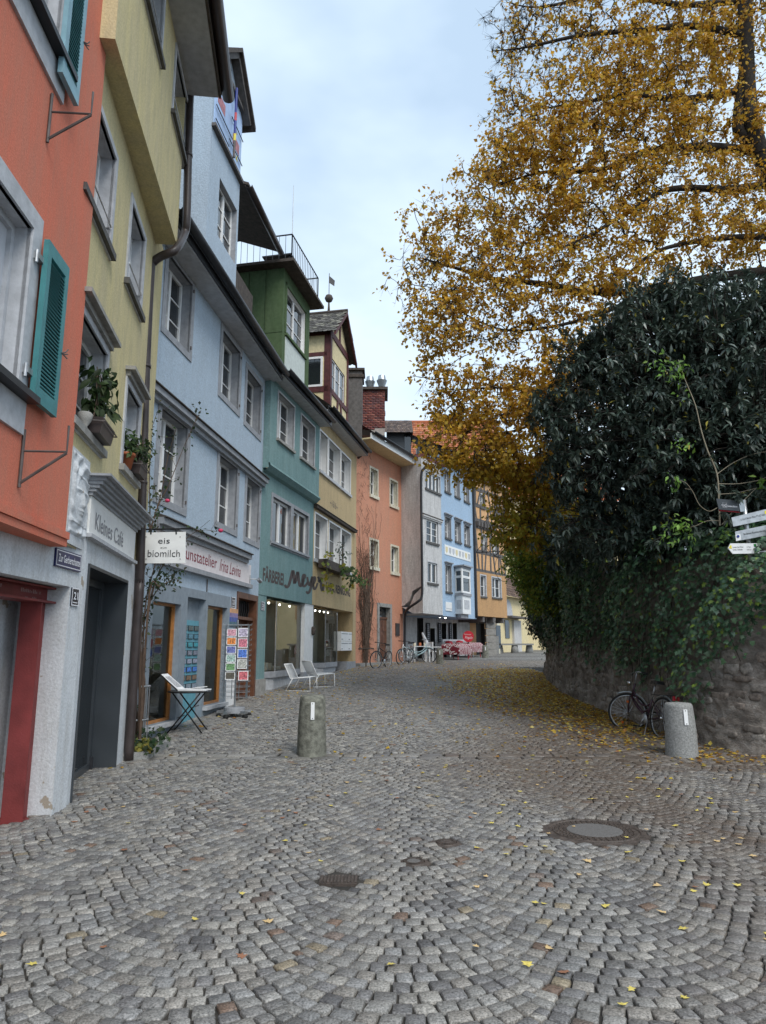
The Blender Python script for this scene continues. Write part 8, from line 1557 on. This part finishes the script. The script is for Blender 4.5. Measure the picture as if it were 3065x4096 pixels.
rs = at(10, 980, 405, 36.6); t = thing('round_sign', 'round red restaurant sign with white script standing behind the tables', 'sign', (rs.x, rs.y, g(36.6))); mb = MB(); mb.tube([rs, rs + Vector((0, .05, 0))], .28, 32); obj('disc', mb, M['red'], t); mb = MB(); mb.tube([rs + Vector((0, .08, 0)), Vector((rs.x, rs.y + .08, g(36.6)))], .03, 6); obj('stand', mb, M['dark'], t)
letters('Restaurant', rs + Vector((-.21, -.001, .09)), rs + Vector((.15, -.001, .07)), .06, Vector((0, -1, 0)), M['signpink'], t, shear=.2, off=.006); letters('Ringulin', rs + Vector((-.18, -.001, -.1)), rs + Vector((.21, -.001, -.13)), .13, Vector((0, -1, 0)), M['signpink'], t, shear=.35, off=.006)
a, b_ = at(10, 598, 372, 33.2), at(10, 655, 515, 33.2); t = thing('parasol', 'closed white and dark parasol leaning at the restaurant entrance', 'parasol', b_); mb = MB(); mb.tube([a, a.lerp(b_, .5), b_], [.04, .10, .14], 10); obj('cover', mb, M['greylight'], t, True); mb = MB(); mb.tube([b_, b_ + (b_ - a) * .45], .03, 6); obj('pole', mb, M['dark'], t)
mb = MB(); c = at(10, 1190, 550, 41); mb.box(c.x - .3, c.x + .3, 40.9, 41.0, c.z, c.z + 1.0); tag(obj('stone_slab', mb, M['granite'], None), 'pale stone slab leaning beside the shop corner', 'slab')
br = at(10, 1045, 0, 37); bi = F8.p(F8.L - .1, at(6, 915, 1230, 38).z, 0); t = thing('wrought_iron_bracket', 'black wrought iron sign bracket between the blue and orange houses', 'bracket', bi); mb = MB(); mb.tube([bi + Vector((0, 0, -.5)), bi + Vector((0, 0, .5))], .02, 6); mb.tube([bi + Vector((0, 0, .1)), bi + Vector((2.0, -.6, .15))], .022, 6); mb.tube(smooth_path([bi[:], (bi + Vector((.5, -.15, .5)))[:], (bi + Vector((1.0, -.3, -.1)))[:], (bi + Vector((1.5, -.45, .3)))[:]], 5), .018, 5); mb.tube([(bi + Vector((1.5, -.45, -.75)) + Vector((.45 * math.cos(a), -.12 * math.cos(a), .75 * math.sin(a))))[:] for a in np.linspace(0, 6.28, 20)], .014, 5); obj('scroll', mb, M['black'], t)
# ================================================================== plants on the left
GP = [(.04, .075, .02), (.06, .10, .03), (.03, .055, .02), (.08, .12, .04)]
def bush(name, parent, pts, n, spread, L, pal, shape='oval', W=.6, droop=.5, m=None, nind=60):
    P, D, N = [], [], []
    for i in range(n):
        c = Vector(random.choice(pts)); p = c + Vector(rnd_dirs(1)[0]) * spread * random.random() ** .5; P.append(p); d_ = Vector(rnd_dirs(1)[0]) + Vector((0, 0, -droop)); D.append(d_); N.append(Vector((.5, -.6, .7)) + Vector(rnd_dirs(1)[0]) * .6)
    ll = rng.uniform(L * .7, L * 1.25, n); leaves(name, np.array(P), np.array(D), np.array(N), ll, ll * W, jitter(pal, n, .3), shape, m or M['leaf'], parent, nind=nind, piece='leaf')
# rose bed
bedc = gnd(3, 850, 1545); bed = thing('planting_bed', 'small granite kerbed planting bed by the downpipe', 'planter', bedc); kp = [gnd(3, 720, 1585), gnd(3, 890, 1575), gnd(3, 1030, 1490)]
for a, b_ in ((0, 1), (1, 2)):
    P0, P1 = kp[a], kp[b_]; d_ = (P1 - P0).normalized(); s_ = Vector((-d_.y, d_.x, 0)) * .11; mb = MB(); P0 = P0 - Vector((0, 0, .02)); P1 = P1 - Vector((0, 0, .02)) - d_ * .012; up = Vector((0, 0, .15)); mb.hexa([P0, P1, P1 + s_, P0 + s_, P0 + up, P1 + up, P1 + s_ + up, P0 + s_ + up]); obj('kerb_stone', mb, M['granite'], bed)
mb = MB(); mb.poly([kp[0] + Vector((0, .1, .08)), kp[1] + Vector((-.05, .1, .08)), kp[2] + Vector((-.1, 0, .06)), Vector((-3.85, 11.9, .2)), Vector((-3.85, 10.6, .12))]); obj('soil', mb, M['soil'], bed)
rose = thing('climbing_rose', 'tall climbing rose with sparse leaves and pink blooms between cafe and studio', 'rose', (-3.42, 10.85, .1)); mb = MB(); tips = []; base = at(3, 825, 1450, 10.85)
RS = [[(820, 1450), (825, 1100), (838, 900), (850, 700), (835, 500), (800, 350)], [(850, 1400), (870, 1080), (830, 960), (850, 850), (880, 700), (960, 420), (1000, 250)], [(830, 1430), (815, 1000), (835, 830), (900, 620), (1010, 470), (1090, 420)], [(840, 1440), (860, 900), (880, 600), (940, 350), (950, 100), (930, -100)], [(845, 1430), (835, 700), (870, 300), (960, 0), (1010, -250), (1060, -430)], [(840, 1420), (880, 800), (930, 500), (1030, 330), (1180, 190), (1310, 190)], [(835, 1440), (850, 600), (900, 200), (900, -100), (910, -400), (960, -560)], [(840, 1430), (860, 500), (930, 100), (1020, -100), (1120, -350), (1210, -540)], [(842, 1440), (900, 560), (960, 520), (1040, 480), (1060, 470)]]
sp3 = []
for q, line in enumerate(RS):
    P3 = [at(3, x, y, 10.85 - .05 * q + .1 * i) for i, (x, y) in enumerate(line)]; P3 = smooth_path([p[:] for p in P3], 5); mb.tube(P3, [max(.004, .018 * (1 - j / len(P3))) for j in range(len(P3))], 5); sp3 += [Vector(p) for p in P3[len(P3) // 3:]]
    for p in P3[8::3]:
        e = Vector(p) + Vector((random.uniform(-.25, .25), random.uniform(-.1, .1), random.uniform(-.05, .25))); mb.tube([p, e], .003, 3); sp3.append(e)
obj('stems', mb, M['twig'], rose); bush('foliage', rose, [p[:] for p in sp3], 620, .13, .065, [(.035, .06, .025), (.05, .085, .03), (.03, .05, .03), (.10, .10, .05)], W=.75, nind=200)
for (x, y, k) in ((1328, 188, 3), (1008, 8, 3)): c = at(k, x, y, 10.6); mb = MB(); mb.lathe([(.005, -.02), (.03, -.01), (.04, .015), (.025, .035), (.01, .03)], 10, c); obj('bloom', mb, M['petal'], rose, True)
gc = at(3, 822, 1300, 10.75); gu = thing('plant_guard', 'round galvanised steel plant guard round the rose stems', 'plant guard', (gc.x, gc.y, .1)); z0, z1 = at(3, 822, 1480, 10.75).z, at(3, 822, 1120, 10.75).z; r_ = .165
for zz in (z0 + .1, (z0 + z1) / 2 - .05, z1): mb = MB(); mb.tube([(gc.x + r_ * math.cos(a), gc.y + r_ * math.sin(a), zz) for a in np.linspace(0, 2 * math.pi, 24, endpoint=False)], .014, 5, closed=True); obj('hoop', mb, M['steel'], gu, True)
for i in range(12): a = 2 * math.pi * i / 12; mb = MB(); mb.tube([(gc.x + r_ * math.cos(a), gc.y + r_ * math.sin(a), .05), (gc.x + r_ * math.cos(a), gc.y + r_ * math.sin(a), z1)], .007, 5); obj('bar', mb, M['steel'], gu)
bi_ = thing('ground_ivy', 'ivy and yellowing plants growing in the small kerbed bed', 'plant', gc); bush('foliage', bi_, [(gc.x + random.uniform(-.3, .4), gc.y + random.uniform(-.4, .5), random.uniform(.1, .35)) for _ in range(40)] + [(gc.x - .12, gc.y - .15, random.uniform(.2, 1.5)) for _ in range(14)], 480, .13, .07, [(.03, .06, .025), (.05, .08, .03), (.02, .045, .02)], 'ivy', .95, nind=120); bush('yellow_foliage', bi_, [at(3, 860, 1490, 10.5)[:]], 60, .14, .08, [(.30, .26, .04), (.2, .2, .05)], 'ivy', .9, nind=30)
def planter(F, u0, u1, v, d, label, nleaf, hgt, L, droop, pot=False):
    t = thing('window_box', label, 'window box', F.p(u0, v, d), group='plant boxes on the yellow house'); mb = MB(); mb.hexa([F.p(u0, v, d - .07), F.p(u1, v, d - .07), F.p(u1, v, d + .09), F.p(u0, v, d + .09), F.p(u0 - .02, v + .17, d - .08), F.p(u1 + .02, v + .17, d - .08), F.p(u1 + .02, v + .17, d + .12), F.p(u0 - .02, v + .17, d + .12)]); obj('trough', mb, M['brownmetal'], t)
    mb = MB(); mb.tube([F.p(u0 - .05, v + .12, d - .1), F.p(u0 - .04, v + .12, d + .14), F.p(u1 + .04, v + .12, d + .14), F.p(u1 + .05, v + .12, d - .1)], .008, 5); obj('holder', mb, M['iron'], t); mb = MB(); pts = []
    for i in range(7):
        a = F.p(u0 + (u1 - u0) * (i + .5) / 7, v + .15, d); e = a + Vector((random.uniform(-.12, .12), random.uniform(-.1, .1), hgt * random.uniform(.5, 1))); mb.tube([a, a.lerp(e, .5) + Vector((.03, 0, 0)), e], .006, 4); pts += [e[:], a.lerp(e, .7)[:], a.lerp(e, .4)[:]]
    obj('stalks', mb, M['twig'], t); bush('foliage', t, pts, nleaf, .15, L, [(.035, .065, .02), (.055, .09, .03), (.025, .045, .018)], 'lance', .38, droop, nind=70); return t
planter(F2, hw1[1] - .62, hw1[1] - .1, hw1[2] + .02, .06, 'left planter with tall drooping pepper plant on the yellow house', 130, .75, .16, .9)
planter(F2, hw2[1] - .5, hw2[1] - .05, hw2[2] + .02, .06, 'right planter with bushy green plant on the yellow house', 190, .35, .11, .6)
c = F2.p(hw2[0] + .2, hw2[2] + .015, .02); t = thing('flower_pot', 'terracotta pot with green plant on the right yellow house sill', 'flower pot', c); mb = MB(); mb.lathe([(.07, 0), (.10, .17), (.115, .17), (.115, .21), (.1, .21)], 16, c); obj('pot', mb, M['terracotta'], t, True); bush('foliage', t, [(c + Vector((random.uniform(-.1, .1), random.uniform(-.1, .1), random.uniform(.25, .5))))[:] for _ in range(10)], 110, .12, .09, GP, 'lance', .5, .5, nind=40)
c = F2.p(hw1[1] - .74, hw1[2] + .015, .02); t = thing('stone_urn', 'small grey carved urn on the left yellow house sill', 'urn', c); mb = MB(); mb.lathe([(.04, 0), (.03, .03), (.065, .09), (.08, .16), (.06, .18)], 14, c); obj('body', mb, M['stone'], t, True)
# vine box on the ochre house
F5p = F5; u0, v0 = F5.uv(5, 725, 1000, .25); u1 = F5.uv(5, 925, 1030, .25)[0]; v0 = F5.uv(5, 820, 1030, .2)[1]; t = thing('balcony_box', 'dark wooden flower box with yellow vine leaves on the ochre house', 'flower box', F5.p(u0, v0, .2)); mb = MB(); F5.box(mb, u0, u1, v0, v0 + .28, .08, .36); obj('trough', mb, M['woodgrey'], t)
def cl(x, y, d_=.4): a = F5.uv(5, x, y, d_); return F5.p(a[0], a[1], d_)[:]
bush('yellow_foliage', t, [cl(x, y) for x, y in ((740, 975), (750, 1060), (770, 1120), (765, 890), (880, 980), (880, 1060), (905, 1120), (940, 1150), (770, 1170))], 60, .2, .15, [(.38, .31, .03), (.30, .28, .04), (.22, .26, .05)], 'maple', 1.0, .5, nind=90); bush('green_foliage', t, [cl(x, y, .5) for x, y in ((950, 1000), (980, 1040), (1010, 1070), (1040, 1110), (1065, 1130), (960, 1090), (900, 1010))], 150, .22, .14, [(.08, .13, .04), (.12, .17, .05), (.05, .09, .03)], 'maple', .8, .6, nind=60)
bush('foliage', t, [cl(x, y, .25) for x, y in ((880, 800), (870, 850), (890, 900), (910, 870), (930, 880), (850, 870))], 70, .18, .10, [(.05, .08, .05), (.08, .11, .07)], W=.6, nind=30); mb = MB(); mb.tube([cl(890, 1000, .25), cl(885, 900, .25), cl(882, 790, .25)], .015, 4); mb.tube([cl(860, 1000, .25), cl(865, 860, .25)], .012, 4); obj('stalks', mb, M['twig'], t)
# sapling in front of the shrub
sap = thing('elder_sapling', 'thin pale sapling with bright green leaves in front of the evergreen shrub', 'sapling', at(7, 1365, 470, 10.4)); mb = MB()
def sl(pts, k=7, Y=10.4): return smooth_path([at(k, x, y, Y)[:] for x, y in pts], 4)
for pts, r_ in (([(1368, 470), (1362, 330), (1350, 150), (1290, 0), (1250, -130), (1215, -280), (1150, -440), (1110, -560)], .014), ([(1350, 150), (1450, 80), (1560, 30), (1655, 10)], .007), ([(1360, 210), (1480, 210), (1600, 190), (1655, 170)], .007), ([(1368, 275), (1480, 265), (1600, 235)], .006), ([(1350, 360), (1300, 380), (1240, 340), (1200, 260), (1150, 200), (1080, 185)], .006), ([(1185, 245), (1150, 240)], .004), ([(1370, 440), (1290, 440), (1220, 470), (1180, 480)], .006), ([(1380, 465), (1440, 390), (1590, 240)], .008)): P3 = sl(pts); mb.tube(P3, [max(.003, r_ * (1 - .6 * j / len(P3))) for j in range(len(P3))], 5)
obj('stems', mb, M['twigpale'], sap); LG = [(.16, .30, .05), (.22, .36, .07), (.13, .24, .06)]
bush('foliage', sap, [at(7, x, y, 10.3)[:] for x, y in ((1090, 190), (1070, 440), (1030, 470), (1120, 480), (1180, 470), (1190, 560), (1100, 540), (1050, 560), (1640, 200), (1620, 180), (1640, 660), (1380, 530))] + [at(22, x, y, 10.3)[:] for x, y in ((1195, 1530), (1230, 1520), (1260, 1545), (1285, 1570), (1220, 1570), (1265, 1600), (1300, 1660), (1290, 1880), (1330, 1890), (1300, 1540))], 230, .15, .10, LG, W=.45, nind=160)
# hanging ivy at the far end of the wall
iv2 = thing('ivy_clump', 'rounded dark ivy clump hanging over the far end of the wall', 'ivy', at(7, 280, 1000, 22)); P, D, N, L = [], [], [], []
for (x, y, Y, rx, rz, n) in ((280, 960, 22, .75, .75, 900), (330, 1060, 21.5, .75, .5, 700), (240, 1080, 22.8, .5, .45, 350), (420, 930, 20, .8, .8, 700), (200, 900, 23, .45, .5, 250), (560, 850, 17.5, 1.0, .8, 800), (480, 980, 18.6, .7, .6, 500)):
    c = at(7, x, y, Y)
    for i in range(n): d_ = Vector(rnd_dirs(1)[0]); P.append(c + Vector((d_.x * rx, d_.y * rx, d_.z * rz)) * random.uniform(.55, 1.05)); D.append(d_ * .4 + Vector((random.uniform(-.5, .5), random.uniform(-.5, .5), -.8))); N.append(d_ + Vector((0, 0, .6))); L.append(random.uniform(.07, .11))
L = np.array(L); leaves('ivy_leaves', np.array(P), np.array(D), np.array(N), L, L, jitter([(.02, .045, .022), (.03, .055, .028), (.015, .035, .02)], len(P), .3), 'ivy', M['leafdark'], iv2, nind=150, piece='ivy_leaf')
# ================================================================== fallen leaves
AP = [(.66, .44, .06), (.72, .52, .10), (.56, .33, .05), (.72, .58, .22), (.48, .25, .05), (.34, .17, .06)]
P, N, L = [], [], []
def lz(x, y): return g(y) + .036
for i in range(13000):
    y = random.uniform(9.8, 27); t = random.random() ** 1.8; xw = wallx(y) - .05; xk = kerbx(y); dens = np.interp(y, [9.8, 11.5, 13, 15, 20, 25, 27], [.12, .2, .55, 1, 1, .8, .4])
    if random.random() > dens: continue
    x = xw - (xw - xk + np.interp(y, [10, 14, 18, 24, 27], [.5, .9, 1.5, 2.4, 2.2]) + .3 * math.sin(y * 1.7)) * random.betavariate(1.0, 2.0); P.append((x, y, lz(x, y) + random.uniform(0, .012)))
for i in range(2200):
    y = random.uniform(9, 31); x = random.uniform(housex(y) + .2, wallx(min(y, 24)) - .1)
    if random.random() < np.interp(x - housex(y), [0, 1.5, 3, 5], [.5, .3, .35, .9]) * (1 if y > 13 else .5): P.append((x, y, lz(x, y)))
for i in range(420):
    y = random.uniform(17, 33); x = housex(y) + .25 + abs(random.gauss(0, .9)); P.append((x, y, lz(x, y)))
P = np.array(P); n = len(P); D = np.c_[rng.normal(size=(n, 2)), rng.normal(size=n) * .12]; N = np.c_[rng.normal(size=(n, 2)) * .25, np.ones(n)]; L = rng.uniform(.05, .09, n); print('litter', n)
leaves('leaf_litter', P, D, N, L, L * .8, jitter(AP, n, .25), 'oval', M['leaf'], None, nind=0); lit = bpy.data.objects['leaf_litter']; tag(lit, 'drift of yellow and brown fallen leaves along the wall and across the paving', 'leaves', kind='stuff')
FLV = []
for i in range(150):
    while True:
        y = random.uniform(2.6, 9.6); x = random.uniform(-3.0, 5.2)
        if abs(x) < .5 * y and random.random() < (.9 if x > .8 else .35): break
    FLV.append((x, y))
FLM = [plain('fallen_leaf_yellow', (.62, .50, .12), .6, var=.25, scale=40), plain('fallen_leaf_tan', (.60, .42, .2), .6, var=.25, scale=40), plain('fallen_leaf_rust', (.27, .125, .07), .7, var=.3, scale=40)]
tv, tf = SHAPES['ivy']; meshes = []
for k in range(3):
    for q in range(3):
        me = bpy.data.meshes.new('fallen_leaf'); me.from_pydata([(p[0] * .9 + random.uniform(-.05, .05), p[1] - .4 + random.uniform(-.05, .05), abs(p[2]) * random.uniform(.3, 1.6)) for p in tv], [], tf); me.materials.append(FLM[k]); meshes.append((k, me))
LBL = ['pale yellow fallen leaf lying on the cobbles', 'tan fallen leaf lying on the cobbles', 'rust brown fallen leaf pressed on the cobbles']
for x, y in FLV:
    k, me = random.choices(meshes, [3, 3, 3, 2, 2, 2, 3, 3, 3] if x < 0.3 else [4, 4, 4, 3, 3, 3, 1, 1, 1])[0]; o = bpy.data.objects.new('fallen_leaf', me); COL.objects.link(o); s_ = random.uniform(.04, .066); o.scale = (s_, s_, s_); o.location = (x, y, g(y) + .036); o.rotation_euler = (random.uniform(-.15, .15), random.uniform(-.15, .15), random.uniform(0, 6.28)); tag(o, LBL[k], 'leaf', ['yellow', 'tan', 'rust'][k] + ' fallen leaves on the near cobbles')
